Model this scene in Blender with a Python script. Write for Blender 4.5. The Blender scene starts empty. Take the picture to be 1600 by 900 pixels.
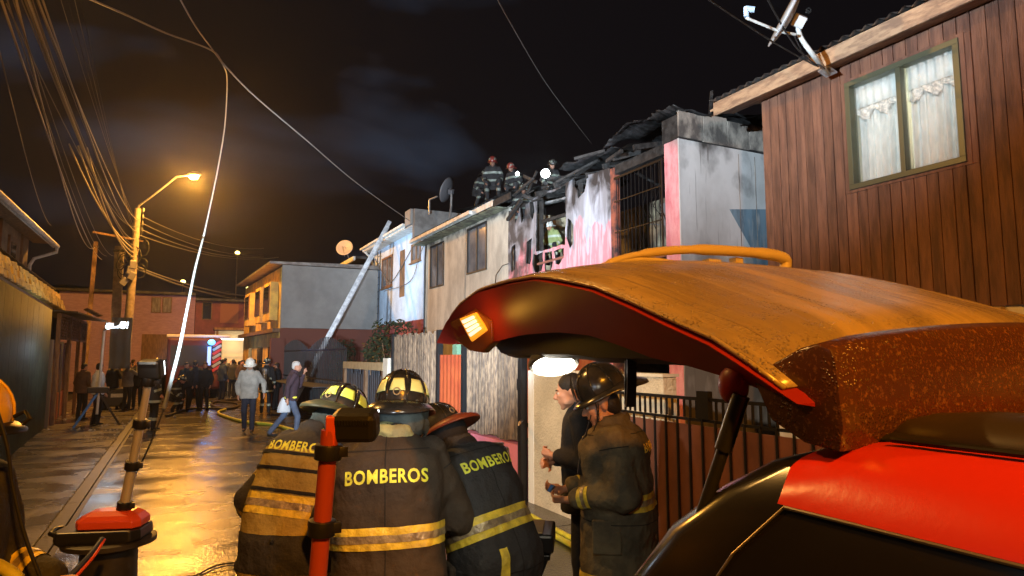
import bpy, bmesh, math, random
from mathutils import Vector, Matrix, Euler, noise
from mathutils.bvhtree import BVHTree
from mathutils.geometry import delaunay_2d_cdt
R = math.radians
random.seed(7)
sc = bpy.context.scene
COL = sc.collection

# ------------------------------------------------------------------ camera
FOC, CH = 1030.0, 1.9
PITCH = math.atan(107 / FOC); YAW = math.atan(520 / math.hypot(FOC, 107))
FW = Vector((math.sin(YAW) * math.cos(PITCH), math.cos(YAW) * math.cos(PITCH), math.sin(PITCH)))
RT = Vector((math.cos(YAW), -math.sin(YAW), 0)); UPV = RT.cross(FW)
cam = bpy.data.cameras.new('camera'); camo = bpy.data.objects.new('camera', cam); COL.objects.link(camo)
cam.sensor_width = 36; cam.lens = FOC / 1600 * 36; cam.clip_start = .05; cam.clip_end = 800
camo.matrix_world = Matrix(((RT.x, UPV.x, -FW.x, 0), (RT.y, UPV.y, -FW.y, 0), (RT.z, UPV.z, -FW.z, CH), (0, 0, 0, 1)))
sc.camera = camo
def at(x, y, X=None, Y=None, Z=None, d=None):
    r = FW + RT * ((x - 800) / FOC) - UPV * ((y - 450) / FOC)
    if X is not None: t = X / r.x
    elif Y is not None: t = Y / r.y
    elif Z is not None: t = (Z - CH) / r.z
    else: t = d
    return Vector((0, 0, CH)) + r * t

# ------------------------------------------------------------------ view, world, lights
sc.view_settings.view_transform = 'Standard'; sc.view_settings.look = 'None'
sc.view_settings.exposure = 0.0; sc.view_settings.gamma = 1
w = bpy.data.worlds.new('World'); sc.world = w; w.use_nodes = True
nt = w.node_tree; N = nt.nodes; L = nt.links
bg = N['Background']
tc = N.new('ShaderNodeTexCoord'); mp = N.new('ShaderNodeMapping'); mp.inputs['Scale'].default_value = (1.0, 1.0, 2.6)
no = N.new('ShaderNodeTexNoise'); no.inputs['Scale'].default_value = 3.1; no.inputs['Detail'].default_value = 3.5; no.inputs['Distortion'].default_value = .35
mp.inputs['Location'].default_value = (.1, .42, .0)
cr = N.new('ShaderNodeValToRGB')
cr.color_ramp.elements[0].position = .56; cr.color_ramp.elements[0].color = (.0045, .0036, .0044, 1)
cr.color_ramp.elements[1].position = .92; cr.color_ramp.elements[1].color = (.034, .048, .078, 1)
L.new(tc.outputs['Generated'], mp.inputs[0]); L.new(mp.outputs[0], no.inputs['Vector'])
L.new(no.outputs['Fac'], cr.inputs[0]); L.new(cr.outputs[0], bg.inputs[0]); bg.inputs[1].default_value = 1.0

SODIUM = (1.0, .35, .02); COOL = (.70, .86, 1.0); WARMW = (1.0, .84, .56)
def lamp(name, kind, loc, power, col, size=.1, aim=None, spot=None, blend=.6, parent=None):
    l = bpy.data.lights.new(name, kind); l.energy = power; l.color = col
    if kind == 'AREA': l.shape = 'DISK'; l.size = size
    else: l.shadow_soft_size = size
    if kind == 'SPOT': l.spot_size = R(spot); l.spot_blend = blend
    o = bpy.data.objects.new(name, l); COL.objects.link(o); o.location = loc
    if aim is not None: o.rotation_euler = (Vector(aim) - Vector(loc)).to_track_quat('-Z', 'Y').to_euler()
    if parent is not None:
        o.parent = parent; o.location = Vector(loc) - OFF.get(parent.name, Vector())
    return o

# ------------------------------------------------------------------ materials
def M(name, col, rough=.8, metal=0, col2=None, nscale=3, nlo=.4, nhi=.6, stretch=(1, 1, 1), bump=0, bscale=40, bdet=3, spec=.5, emit=0, alpha=1, coat=0, trans=0, ior=1.45):
    m = bpy.data.materials.new(name); m.use_nodes = True
    n = m.node_tree.nodes; l = m.node_tree.links; b = n['Principled BSDF']
    b.inputs['Base Color'].default_value = (*col, 1); b.inputs['Roughness'].default_value = rough
    b.inputs['Metallic'].default_value = metal; b.inputs['Specular IOR Level'].default_value = spec
    b.inputs['Alpha'].default_value = alpha; b.inputs['Coat Weight'].default_value = coat
    b.inputs['Transmission Weight'].default_value = trans; b.inputs['IOR'].default_value = ior
    if emit:
        b.inputs['Emission Color'].default_value = (*col, 1); b.inputs['Emission Strength'].default_value = emit
    t = n.new('ShaderNodeTexCoord'); mp = n.new('ShaderNodeMapping'); mp.inputs['Scale'].default_value = stretch
    l.new(t.outputs['Object'], mp.inputs[0])
    if col2 is not None:
        x = n.new('ShaderNodeTexNoise'); x.inputs['Scale'].default_value = nscale; x.inputs['Detail'].default_value = 6; x.inputs['Roughness'].default_value = .6
        l.new(mp.outputs[0], x.inputs['Vector'])
        r = n.new('ShaderNodeMapRange'); r.inputs[1].default_value = nlo; r.inputs[2].default_value = nhi; l.new(x.outputs['Fac'], r.inputs[0])
        mx = n.new('ShaderNodeMix'); mx.data_type = 'RGBA'; mx.inputs[6].default_value = (*col, 1); mx.inputs[7].default_value = (*col2, 1)
        l.new(r.outputs[0], mx.inputs[0]); l.new(mx.outputs[2], b.inputs['Base Color'])
    if bump:
        x = n.new('ShaderNodeTexNoise'); x.inputs['Scale'].default_value = bscale; x.inputs['Detail'].default_value = bdet
        l.new(mp.outputs[0], x.inputs['Vector'])
        bp = n.new('ShaderNodeBump'); bp.inputs['Strength'].default_value = bump; bp.inputs['Distance'].default_value = .02
        l.new(x.outputs['Fac'], bp.inputs['Height']); l.new(bp.outputs[0], b.inputs['Normal'])
    return m
def nodes_of(m): return m.node_tree.nodes, m.node_tree.links, m.node_tree.nodes['Principled BSDF']
def layer(m, col, scale, lo, hi, stretch=(1, 1, 1), ramp_axis=None, seed=0.0, detail=5, dist=0.0, fac=1.0):
    """another layer of paint, soot or dirt over the base colour; ramp_axis=(axis, a, b) strengthens it from a towards b"""
    n, l, b = nodes_of(m)
    t = n.new('ShaderNodeTexCoord'); mp = n.new('ShaderNodeMapping'); mp.inputs['Scale'].default_value = stretch; mp.inputs['Location'].default_value = (seed, seed * .7, seed * .3)
    l.new(t.outputs['Object'], mp.inputs[0])
    x = n.new('ShaderNodeTexNoise'); x.inputs['Scale'].default_value = scale; x.inputs['Detail'].default_value = detail; x.inputs['Distortion'].default_value = dist
    l.new(mp.outputs[0], x.inputs['Vector'])
    val = x.outputs['Fac']
    if ramp_axis:
        s = n.new('ShaderNodeSeparateXYZ'); l.new(t.outputs['Object'], s.inputs[0])
        r0 = n.new('ShaderNodeMapRange'); r0.clamp = True
        r0.inputs[1].default_value = ramp_axis[1]; r0.inputs[2].default_value = ramp_axis[2]; r0.inputs[3].default_value = -.25; r0.inputs[4].default_value = .25
        l.new(s.outputs['XYZ'.index(ramp_axis[0])], r0.inputs[0])
        ad = n.new('ShaderNodeMath'); ad.operation = 'ADD'; l.new(val, ad.inputs[0]); l.new(r0.outputs[0], ad.inputs[1]); val = ad.outputs[0]
    r = n.new('ShaderNodeMapRange'); r.inputs[1].default_value = lo; r.inputs[2].default_value = hi; r.inputs[4].default_value = fac; l.new(val, r.inputs[0])
    mx = n.new('ShaderNodeMix'); mx.data_type = 'RGBA'; mx.inputs[7].default_value = (*col, 1)
    if b.inputs['Base Color'].is_linked: l.new(b.inputs['Base Color'].links[0].from_socket, mx.inputs[6])
    else: mx.inputs[6].default_value = b.inputs['Base Color'].default_value
    l.new(r.outputs[0], mx.inputs[0]); l.new(mx.outputs[2], b.inputs['Base Color'])
    return m

# ------------------------------------------------------------------ mesh helpers
OFF = {}
def tag(o, label=None, cat=None, group=None, kind=None):
    if label: o['label'] = label
    if cat: o['category'] = cat
    if group: o['group'] = group
    if kind: o['kind'] = kind
    return o
def thing(name, label, cat, loc=(0, 0, 0), group=None):
    o = bpy.data.objects.new(name, None); COL.objects.link(o); o.location = loc; o.empty_display_size = .1
    OFF[o.name] = Vector(loc); return tag(o, label, cat, group)
def link(name, me, parent=None, loc=None, rot=None, scale=None):
    o = bpy.data.objects.new(name, me); COL.objects.link(o)
    if parent is not None: o.parent = parent
    if loc is not None: o.location = loc
    if rot is not None: o.rotation_euler = rot
    if scale is not None: o.scale = scale
    return o
def copy_tree(o, parent=None, mats=None):
    c = o.copy(); COL.objects.link(c); c.parent = parent
    for ch in list(o.children):
        if ch.name in bpy.data.objects: copy_tree(ch, c)
    return c
class MB:
    def __init__(s): s.v = []; s.f = []; s.m = []
    def add(s, vs, fs, mi=0):
        k = len(s.v); s.v += [Vector(v) for v in vs]; s.f += [tuple(i + k for i in f) for f in fs]; s.m += [mi] * len(fs); return s
    def box(s, c, size, rot=None, mi=0):
        c = Vector(c); h = Vector(size) / 2
        vs = [Vector((x * h.x, y * h.y, z * h.z)) for x in (-1, 1) for y in (-1, 1) for z in (-1, 1)]
        if rot is not None:
            q = rot if isinstance(rot, Matrix) else Euler(rot).to_matrix()
            vs = [q @ v for v in vs]
        return s.add([c + v for v in vs], [(0, 1, 3, 2), (4, 6, 7, 5), (0, 4, 5, 1), (2, 3, 7, 6), (0, 2, 6, 4), (1, 5, 7, 3)], mi)
    def bb(s, a, b, mi=0):
        a = Vector(a); b = Vector(b); return s.box((a + b) / 2, [abs(b[i] - a[i]) for i in range(3)], None, mi)
    def beam(s, p0, p1, w, h, up=(0, 0, 1), mi=0):
        p0 = Vector(p0); p1 = Vector(p1); z = (p1 - p0); ln = z.length; z = z.normalized(); u = Vector(up)
        x = u.cross(z)
        if x.length < 1e-4: x = Vector((1, 0, 0)).cross(z)
        x.normalize(); y = z.cross(x)
        return s.box((p0 + p1) / 2, (w, h, ln), Matrix((x, y, z)).transposed(), mi)
    def rings(s, rs, cap=True, closed=True, mi=0):
        k = len(s.v); n = len(rs[0])
        for r in rs: s.v += [Vector(p) for p in r]
        for i in range(len(rs) - 1):
            for j in range(n if closed else n - 1):
                a = k + i * n + j; b = k + i * n + (j + 1) % n
                s.f.append((a, b, b + n, a + n)); s.m.append(mi)
        if cap and closed:
            s.f.append(tuple(range(k + n - 1, k - 1, -1))); s.m.append(mi)
            e = k + (len(rs) - 1) * n; s.f.append(tuple(range(e, e + n))); s.m.append(mi)
        return s
    def tube(s, pts, r, n=8, mi=0, cap=True, sq=1.0):
        pts = [Vector(p) for p in pts]; rs = []; rad = r if isinstance(r, (list, tuple)) else [r] * len(pts)
        t = (pts[1] - pts[0]).normalized(); u = t.orthogonal().normalized()
        for i, p in enumerate(pts):
            t = (pts[min(i + 1, len(pts) - 1)] - pts[max(i - 1, 0)]).normalized()
            u = (u - t * u.dot(t)).normalized(); v = t.cross(u)
            rs.append([p + (u * math.cos(2 * math.pi * j / n) + v * math.sin(2 * math.pi * j / n) * sq) * rad[i] for j in range(n)])
        return s.rings(rs, cap, True, mi)
    def cap(s, p0, p1, r0, r1, n=10, mi=0, flat=1.0, ax=None):
        """closed capsule with round ends; flat squeezes it along axis ax"""
        p0 = Vector(p0); p1 = Vector(p1); t = p1 - p0
        if t.length < 1e-6: t = Vector((0, 0, 1e-5))
        t.normalize(); v = (Vector(ax) if ax is not None else t.orthogonal()); v = (v - t * v.dot(t)).normalized(); u = t.cross(v)
        rs = []
        for a in (-80, -50, -20): rs.append((p0 + t * r0 * math.sin(R(a)), r0 * math.cos(R(a))))
        for a in (20, 50, 80): rs.append((p1 + t * r1 * math.sin(R(a)), r1 * math.cos(R(a))))
        return s.rings([[c + (u * math.cos(2 * math.pi * j / n) + v * math.sin(2 * math.pi * j / n) * flat) * q for j in range(n)] for c, q in rs], True, True, mi)
    def ell(s, c, r, rot=None, n=14, k=9, mi=0):
        c = Vector(c); q = rot if rot is not None else Matrix.Identity(3); rs = []
        for i in range(k):
            a = math.pi * (i + .35) / (k - .3) - math.pi / 2
            rs.append([c + q @ Vector((r[0] * math.cos(a) * math.cos(2 * math.pi * j / n), r[1] * math.cos(a) * math.sin(2 * math.pi * j / n), r[2] * math.sin(a))) for j in range(n)])
        return s.rings(rs, True, True, mi)
    def lathe(s, prof, c=(0, 0, 0), n=20, sx=1, sy=1, mi=0, cap=True, q=None):
        c = Vector(c); q = q or Matrix.Identity(3)
        return s.rings([[c + q @ Vector((r * math.cos(2 * math.pi * j / n) * sx, r * math.sin(2 * math.pi * j / n) * sy, z)) for j in range(n)] for r, z in prof], cap, True, mi)
    def grid(s, fn, nu, nv, mi=0):
        k = len(s.v)
        for i in range(nu + 1):
            for j in range(nv + 1): s.v.append(Vector(fn(i / nu, j / nv)))
        for i in range(nu):
            for j in range(nv):
                a = k + i * (nv + 1) + j; s.f.append((a, a + nv + 1, a + nv + 2, a + 1)); s.m.append(mi)
        return s
    def xf(s, mat):
        s.v = [mat @ v for v in s.v]; return s
    def mesh(s, name, mats, smooth=False, off=None):
        me = bpy.data.meshes.new(name); o = off or Vector()
        me.from_pydata([tuple(v - o) for v in s.v], [], s.f)
        mats = mats if isinstance(mats, (list, tuple)) else [mats]
        for m in mats: me.materials.append(m)
        me.polygons.foreach_set('material_index', s.m)
        bm = bmesh.new(); bm.from_mesh(me); bmesh.ops.recalc_face_normals(bm, faces=bm.faces); bm.to_mesh(me); bm.free()
        if smooth: me.polygons.foreach_set('use_smooth', [True] * len(me.polygons))
        me.update(); return me
    def build(s, name, mats, parent=None, smooth=False, bevel=0, solid=0, sub=0, auto=False):
        off = Vector(); p = parent
        if p is not None: off = OFF.get(p.name, Vector())
        me = s.mesh(name, mats, smooth, off)
        if bevel or solid or sub:
            t = bpy.data.objects.new('tmp', me); COL.objects.link(t)
            if solid: md = t.modifiers.new('s', 'SOLIDIFY'); md.thickness = solid; md.offset = 0
            if bevel: md = t.modifiers.new('b', 'BEVEL'); md.width = bevel; md.segments = 2; md.limit_method = 'ANGLE'; md.angle_limit = R(35)
            if sub: md = t.modifiers.new('u', 'SUBSURF'); md.levels = sub
            me2 = bake(t); bpy.data.objects.remove(t); bpy.data.meshes.remove(me); me = me2; me.name = name
            if smooth or bevel: me.polygons.foreach_set('use_smooth', [bool(smooth)] * len(me.polygons))
        o = link(name, me, parent)
        OFF[o.name] = off
        if smooth == 'auto': autosmooth(me)
        return o
def autosmooth(me, ang=40):
    me.polygons.foreach_set('use_smooth', [True] * len(me.polygons))
    me.set_sharp_from_angle(angle=R(ang))
def bake(o):
    dg = bpy.context.evaluated_depsgraph_get(); dg.update()
    return bpy.data.meshes.new_from_object(o.evaluated_get(dg), depsgraph=dg)
def wall_holes(mb, axis, c, t, u0, u1, z0, z1, holes, mi=0):
    """wall slab on plane axis=c ('X' or 'Y'), thickness t behind it, holes=(u0,u1,z0,z1)"""
    us = sorted({u0, u1, *[h[0] for h in holes], *[h[1] for h in holes]}); zs = sorted({z0, z1, *[h[2] for h in holes], *[h[3] for h in holes]})
    P = (lambda u, z, k: (c + k * t, u, z)) if axis == 'X' else (lambda u, z, k: (u, c + k * t, z))
    solid = {}
    for i in range(len(us) - 1):
        for j in range(len(zs) - 1):
            cu = (us[i] + us[i + 1]) / 2; cz = (zs[j] + zs[j + 1]) / 2
            solid[i, j] = not any(h[0] < cu < h[1] and h[2] < cz < h[3] for h in holes)
    for (i, j), ok in solid.items():
        if not ok: continue
        a, b, e, f = us[i], us[i + 1], zs[j], zs[j + 1]
        mb.add([P(a, e, 0), P(b, e, 0), P(b, f, 0), P(a, f, 0)], [(0, 1, 2, 3)], mi); mb.add([P(a, e, 1), P(b, e, 1), P(b, f, 1), P(a, f, 1)], [(0, 3, 2, 1)], mi)
        for (di, dj, p, q) in ((-1, 0, (a, e), (a, f)), (1, 0, (b, e), (b, f)), (0, -1, (a, e), (b, e)), (0, 1, (a, f), (b, f))):
            if not solid.get((i + di, j + dj), False):
                mb.add([P(*p, 0), P(*q, 0), P(*q, 1), P(*p, 1)], [(0, 1, 2, 3)], mi)
    return mb
def ragged_wall(outer, holes, P, thick, name, mats, parent, step=.12, jit=.012):
    """polygon wall with ragged holes; outer/holes are lists of (u,z); P(u,z,k) gives the point, k in metres behind the face"""
    vs = []; es = []
    def ring(poly, amp):
        out = []
        for i, a in enumerate(poly):
            b = poly[(i + 1) % len(poly)]; a = Vector(a); b = Vector(b); n = max(1, int((b - a).length / step))
            for k in range(n):
                p = a.lerp(b, k / n); out.append(p + (Vector((random.uniform(-1, 1), random.uniform(-1, 1))) * amp if k or amp > jit else Vector((0, 0))))
        k0 = len(vs); vs.extend(out)
        es.extend([(k0 + i, k0 + (i + 1) % len(out)) for i in range(len(out))]); return out
    ring(outer, 0); hs = [ring(h, jit * 1.6) for h in holes]
    def inside(p, poly):
        c = False; j = len(poly) - 1
        for i in range(len(poly)):
            if (poly[i][1] > p[1]) != (poly[j][1] > p[1]) and p[0] < (poly[j][0] - poly[i][0]) * (p[1] - poly[i][1]) / (poly[j][1] - poly[i][1] + 1e-12) + poly[i][0]: c = not c
            j = i
        return c
    u0 = min(p[0] for p in outer); u1 = max(p[0] for p in outer); z0 = min(p[1] for p in outer); z1 = max(p[1] for p in outer)
    k = .22; i = u0 + k
    while i < u1:
        j = z0 + k
        while j < z1:
            q = Vector((i + random.uniform(-.05, .05), j + random.uniform(-.05, .05)))
            if inside(q, outer) and not any(inside(q, h) for h in hs): vs.append(q)
            j += k
        i += k
    ov, oe, of, *_ = delaunay_2d_cdt(vs, es, [], 0, 1e-5)
    tr = [f for f in of if (lambda c: inside(c, outer) and not any(inside(c, h) for h in hs))(sum((ov[q] for q in f), Vector((0, 0))) / len(f))]
    n = len(ov); mb = MB(); cnt = {}
    mb.v = [Vector(P(p[0], p[1], 0)) for p in ov] + [Vector(P(p[0], p[1], thick)) for p in ov]
    for f in tr:
        mb.f.append(tuple(f)); mb.f.append(tuple(q + n for q in reversed(f))); mb.m += [0, 0]
        for a, b in zip(f, f[1:] + f[:1]): cnt.setdefault((min(a, b), max(a, b)), []).append((a, b))
    for e, l in cnt.items():
        if len(l) == 1:
            a, b = l[0]; mb.f.append((a, b, b + n, a + n)); mb.m.append(1 if len(mats) > 1 else 0)
    return mb.build(name, mats, parent)
# ------------------------------------------------------------------ palette
def vary(m, amt=.25):
    """each piece of one kind a little lighter or darker"""
    n, l, b = nodes_of(m); oi = n.new('ShaderNodeObjectInfo'); r = n.new('ShaderNodeMapRange'); r.inputs[3].default_value = 1 - amt; r.inputs[4].default_value = 1 + amt
    l.new(oi.outputs['Random'], r.inputs[0])
    mx = n.new('ShaderNodeVectorMath'); mx.operation = 'SCALE'
    if b.inputs['Base Color'].is_linked: l.new(b.inputs['Base Color'].links[0].from_socket, mx.inputs[0])
    else: mx.inputs[0].default_value = b.inputs['Base Color'].default_value[:3]
    l.new(r.outputs[0], mx.inputs['Scale']); l.new(mx.outputs[0], b.inputs['Base Color']); return m
mSoil = M('soil', (.05, .04, .035), .9, col2=(.08, .07, .06), bump=.5, bscale=12)
mJoint = M('joint', (.025, .022, .02), .5)
mWet = M('wet_concrete', (.060, .052, .042), .3, col2=(.030, .027, .023), nscale=1.3, nlo=.4, nhi=.62)
def wet(m, sx=.8, sy=2.6, rlo=.13, rhi=.5, bs=.5, rs=1.3):
    n, l, b = nodes_of(m); t = n.new('ShaderNodeTexCoord'); mp = n.new('ShaderNodeMapping'); mp.inputs['Scale'].default_value = (sx, sy, 1); l.new(t.outputs['Object'], mp.inputs[0])
    x = n.new('ShaderNodeTexNoise'); x.inputs['Scale'].default_value = rs; x.inputs['Detail'].default_value = 5; x.inputs['Distortion'].default_value = .15; l.new(mp.outputs[0], x.inputs[0])
    r = n.new('ShaderNodeMapRange'); r.inputs[1].default_value = .25; r.inputs[2].default_value = .75; r.inputs[3].default_value = rlo; r.inputs[4].default_value = rhi; l.new(x.outputs['Fac'], r.inputs[0]); l.new(r.outputs[0], b.inputs['Roughness'])
    y = n.new('ShaderNodeTexNoise'); y.inputs['Scale'].default_value = 30; y.inputs['Detail'].default_value = 5; l.new(t.outputs['Object'], y.inputs[0])
    z = n.new('ShaderNodeTexNoise'); z.inputs['Scale'].default_value = 5; z.inputs['Detail'].default_value = 2; l.new(mp.outputs[0], z.inputs[0])
    sb = n.new('ShaderNodeMath'); sb.operation = 'SUBTRACT'; l.new(y.outputs['Fac'], sb.inputs[0]); sb.inputs[1].default_value = .5
    ml = n.new('ShaderNodeMath'); ml.operation = 'MULTIPLY'; l.new(sb.outputs[0], ml.inputs[0])
    r2 = n.new('ShaderNodeMapRange'); r2.inputs[1].default_value = .40; r2.inputs[2].default_value = .62; r2.inputs[3].default_value = .55; r2.inputs[4].default_value = 1.25; l.new(x.outputs['Fac'], r2.inputs[0]); l.new(r2.outputs[0], ml.inputs[1])
    ad = n.new('ShaderNodeMath'); ad.operation = 'MULTIPLY_ADD'; l.new(z.outputs['Fac'], ad.inputs[0]); ad.inputs[1].default_value = .018; l.new(ml.outputs[0], ad.inputs[2])
    bp = n.new('ShaderNodeBump'); bp.inputs['Strength'].default_value = bs; bp.inputs['Distance'].default_value = .010; l.new(ad.outputs[0], bp.inputs['Height']); l.new(bp.outputs[0], b.inputs['Normal'])
    b.inputs['Specular IOR Level'].default_value = .9
    return m
wet(mWet, sx=1.0, sy=1.5, rlo=.14, rhi=.34, bs=.7, rs=1.1)
mWalk = wet(M('wet_sidewalk', (.08, .070, .057), .4, col2=(.07, .062, .052), nscale=.9), sx=1, sy=1.3, rlo=.14, rhi=.42, bs=.8, rs=1.2)
mKerb = M('kerb_concrete', (.05, .045, .04), .5, bump=.3, bscale=30)
mBoard = vary(M('stained_board', (.18, .085, .052), .6, col2=(.10, .048, .032), nscale=2.2, stretch=(5, 5, .7), bump=.5, bscale=14, spec=.35), .22)
layer(mBoard, (.16, .075, .05), 2.5, .52, .75, stretch=(4, 4, .6), seed=3)
mBack = M('sheathing', (.03, .012, .01), .9)
mCream = M('cream_render', (.62, .55, .42), .85, col2=(.5, .44, .33), nscale=2, bump=.9, bscale=34, bdet=2)
mCream2 = M('cream_wall_paint', (.66, .62, .52), .8, col2=(.5, .46, .38), nscale=1.5, bump=.1)
mFascia = M('fascia_wood', (.38, .24, .14), .7, col2=(.2, .12, .075), nscale=5, stretch=(2, .8, 3), bump=.3)
mZinc = M('zinc_sheet', (.28, .27, .26), .45, metal=.7, col2=(.16, .14, .13), nscale=3, bump=.15)
mZincOld = M('sooty_zinc', (.06, .06, .062), .55, metal=.5, col2=(.02, .02, .02), nscale=4, bump=.5, bscale=9)
mWinFrame = M('olive_window_frame', (.09, .095, .06), .4, metal=.3)
mAlu = M('aluminium_frame', (.20, .19, .18), .4, metal=.6)
mDarkFrame = M('dark_frame', (.03, .028, .026), .5)
mGlass = M('window_glass', (.9, .95, 1), .03, trans=1, alpha=.22, ior=1.45)
mGlassDark = M('dark_window_glass', (.012, .014, .018), .08, spec=.8)
mRoomLit = M('lit_room_wall', (.6, .6, .5), .9)
mCurtain = M('curtain_voile', (.72, .74, .68), .9, col2=(.55, .6, .56), nscale=20, stretch=(1, 1, .3))
mLace = M('lace_valance', (.85, .82, .72), .9, col2=(.45, .46, .42), nscale=34, nlo=.45, nhi=.55, bump=.8, bscale=40)
mPinkWall = M('pink_peeling_paint', (.76, .25, .29), .75, col2=(.76, .42, .46), nscale=2.6, nlo=.5, nhi=.56, stretch=(1, 4.2, .42), bump=.35, bscale=10)
layer(mPinkWall, (.44, .44, .50), 1.1, .50, .515, ramp_axis=('Z', 3.5, 5.4), seed=5, dist=.3, stretch=(1, 2.6, .7), detail=9)
layer(mPinkWall, (.26, .25, .27), 2.2, .52, .66, ramp_axis=('Z', 2.6, 5.9), seed=9, dist=.6, stretch=(1, 1.8, .5))
layer(mPinkWall, (.035, .03, .03), 1.7, .56, .70, ramp_axis=('Z', 3.6, 6.2), seed=15, dist=.3, stretch=(1, 1.5, .7), detail=8)
layer(mPinkWall, (.05, .045, .045), 1.9, .56, .72, ramp_axis=('Y', -.6, 4.6), seed=23, detail=8, fac=.9, dist=.4)
mPinkPier = M('pink_paint', (.78, .36, .38), .75, col2=(.66, .20, .23), nscale=3.2, nlo=.42, nhi=.62, stretch=(1, 2, .8), bump=.2, bscale=8)
layer(mPinkPier, (.3, .22, .22), 2, .62, .9, ramp_axis=('Z', 4.2, 5.7), seed=2)
mChar = M('charred_wood', (.014, .012, .011), .85, col2=(.04, .036, .034), nscale=7, bump=.8, bscale=20)
mSide = M('stained_white_render', (.60, .585, .57), .85, col2=(.44, .42, .40), nscale=1.3, nlo=.38, nhi=.66, stretch=(1, 1, .6), bump=.12, bscale=14)
layer(mSide, (.20, .18, .165), 1.9, .47, .74, ramp_axis=('Z', 4.4, 3.0), seed=4, stretch=(1.6, 1, .5))
layer(mSide, (.05, .045, .04), 1.6, .60, .80, ramp_axis=('Z', 3.6, 6.0), seed=31, stretch=(1, 1, .7))
layer(mSide, (.13, .11, .10), 3.5, .60, .74, stretch=(4, 1, .22), seed=11)
mBlueFade = M('faded_blue_paint', (.19, .27, .33), .8, col2=(.13, .18, .22), nscale=3, stretch=(3, 1, .4))
layer(mBlueFade, (.36, .36, .355), 3.5, .54, .68, stretch=(3, 1, .6), seed=3)
mFasciaBurnt = M('stained_concrete_beam', (.36, .31, .26), .9, col2=(.10, .085, .075), nscale=3.4, stretch=(1.2, 1, .7), bump=.5, bscale=12)
mBeige = M('beige_board_wall', (.68, .63, .53), .8, col2=(.47, .43, .36), nscale=1.6, stretch=(1, 1, .5), bump=.08)
layer(mBeige, (.12, .11, .10), 2.2, .66, .84, ramp_axis=('Z', 4.9, 5.7), seed=6)
mBlueWhite = M('white_blue_render', (.48, .62, .80), .8, col2=(.38, .50, .66), nscale=1.4, bump=.15, bscale=8)
layer(mBlueWhite, (.24, .28, .34), 3, .6, .78, seed=8, stretch=(1, 2.5, .4), dist=1.5)
mRedBand = M('dark_red_paint', (.30, .055, .045), .75, col2=(.2, .04, .035), nscale=3)
mBlue = M('purple_blue_paint', (.10, .10, .30), .8, col2=(.07, .07, .22), nscale=2)
mGreenPaint = M('green_paint', (.10, .19, .12), .7)
mYellowH = M('yellow_render', (.80, .54, .12), .8, col2=(.52, .33, .1), nscale=2)
mGrayH = M('grey_sheet_wall', (.28, .28, .27), .75, col2=(.22, .22, .215), nscale=1.2, bump=.1)
mBrownLow = M('brown_red_wall', (.15, .05, .035), .8)
mPurpleH = M('mauve_boards', (.42, .27, .42), .8, col2=(.34, .21, .34), nscale=3, stretch=(1, 1, 4))
mBrickH = M('brick_red_render', (.24, .08, .08), .8, col2=(.18, .06, .06), nscale=3)
mReed = vary(M('reed', (.19, .125, .075), .75, col2=(.07, .045, .03), nscale=6, stretch=(5, 5, 1.2), bump=.2), .3)
mIron = M('black_iron', (.012, .012, .013), .42, metal=.3)
mRedDoor = M('orange_red_sheet', (.36, .075, .025), .45, metal=.1, col2=(.28, .05, .02), nscale=3)
mPinkLow = M('pink_low_wall', (.62, .19, .24), .8, col2=(.5, .15, .2), nscale=4, bump=.3, bscale=14)
mBrownPanel = vary(M('brown_metal_panel', (.16, .065, .042), .5, metal=.0, col2=(.11, .045, .03), nscale=2, bump=.05), .1)
mGreenWall = M('green_corrugated_sheet', (.075, .105, .075), .6, metal=.15, col2=(.055, .075, .055), nscale=1.6, bump=.1)
mBrownGate = vary(M('brown_gate_sheet', (.14, .065, .04), .6, col2=(.10, .045, .03), nscale=3), .2)
mTile = vary(M('ochre_tile', (.72, .52, .12), .7, col2=(.45, .3, .1), nscale=6, bump=.4, bscale=14), .25)
mWood = M('weathered_wood', (.22, .13, .07), .8, col2=(.12, .07, .04), nscale=5, stretch=(3, 3, .6), bump=.3)
mPole = M('concrete_pole', (.30, .25, .19), .85, col2=(.2, .16, .12), nscale=5, bump=.2)
mSteel = M('galvanised_steel', (.42, .42, .42), .4, metal=.6, col2=(.3, .3, .3), nscale=8)
mDish = M('dish_grey', (.42, .43, .44), .45, col2=(.33, .34, .35), nscale=4)
mPlasticBlack = M('black_plastic', (.011, .011, .012), .38)
mRubber = M('black_cable_rubber', (.012, .012, .012), .5)
mWhiteTrim = M('white_gutter', (.62, .64, .62), .5, col2=(.42, .44, .42), nscale=5)
mLeaf = M('shrub_leaf', (.018, .034, .016), .7, col2=(.03, .045, .02), nscale=6)

# ------------------------------------------------------------------ ground, road, sidewalk
MB().bb((-250, -250, -.4), (250, 300, -.13)).build('ground', mSoil)['kind'] = 'structure'
road = MB().bb((-1.05, -8, -.128), (4.3, 60, -.012)).build('road', mJoint); road['kind'] = 'structure'
ys = [-6 + 3.15 * i for i in range(19)]
for i in range(len(ys) - 1):
    for (a, b) in ((-1.0, 2.05), (2.05, 4.28)):
        o = MB().bb((a + .008, ys[i] + .01, -.011), (b - .008, ys[i + 1] - .01, random.uniform(-.001, .002))).build('road_slab', mWet, road)
walk = MB().bb((-4.2, -8, -.126), (-1.2, 60, -.010)).build('sidewalk', mJoint); walk['kind'] = 'structure'
for i in range(len(ys) - 1):
    MB().bb((-4.1, ys[i] + .9, -.009), (-1.22, ys[i + 1] + .885, .012 + random.uniform(0, .012))).build('paving_slab', mWalk, walk)
kerb = MB().bb((-1.19, -8, -.12), (-1.06, 60, -.01)).build('kerb', mJoint); kerb['kind'] = 'structure'
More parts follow.
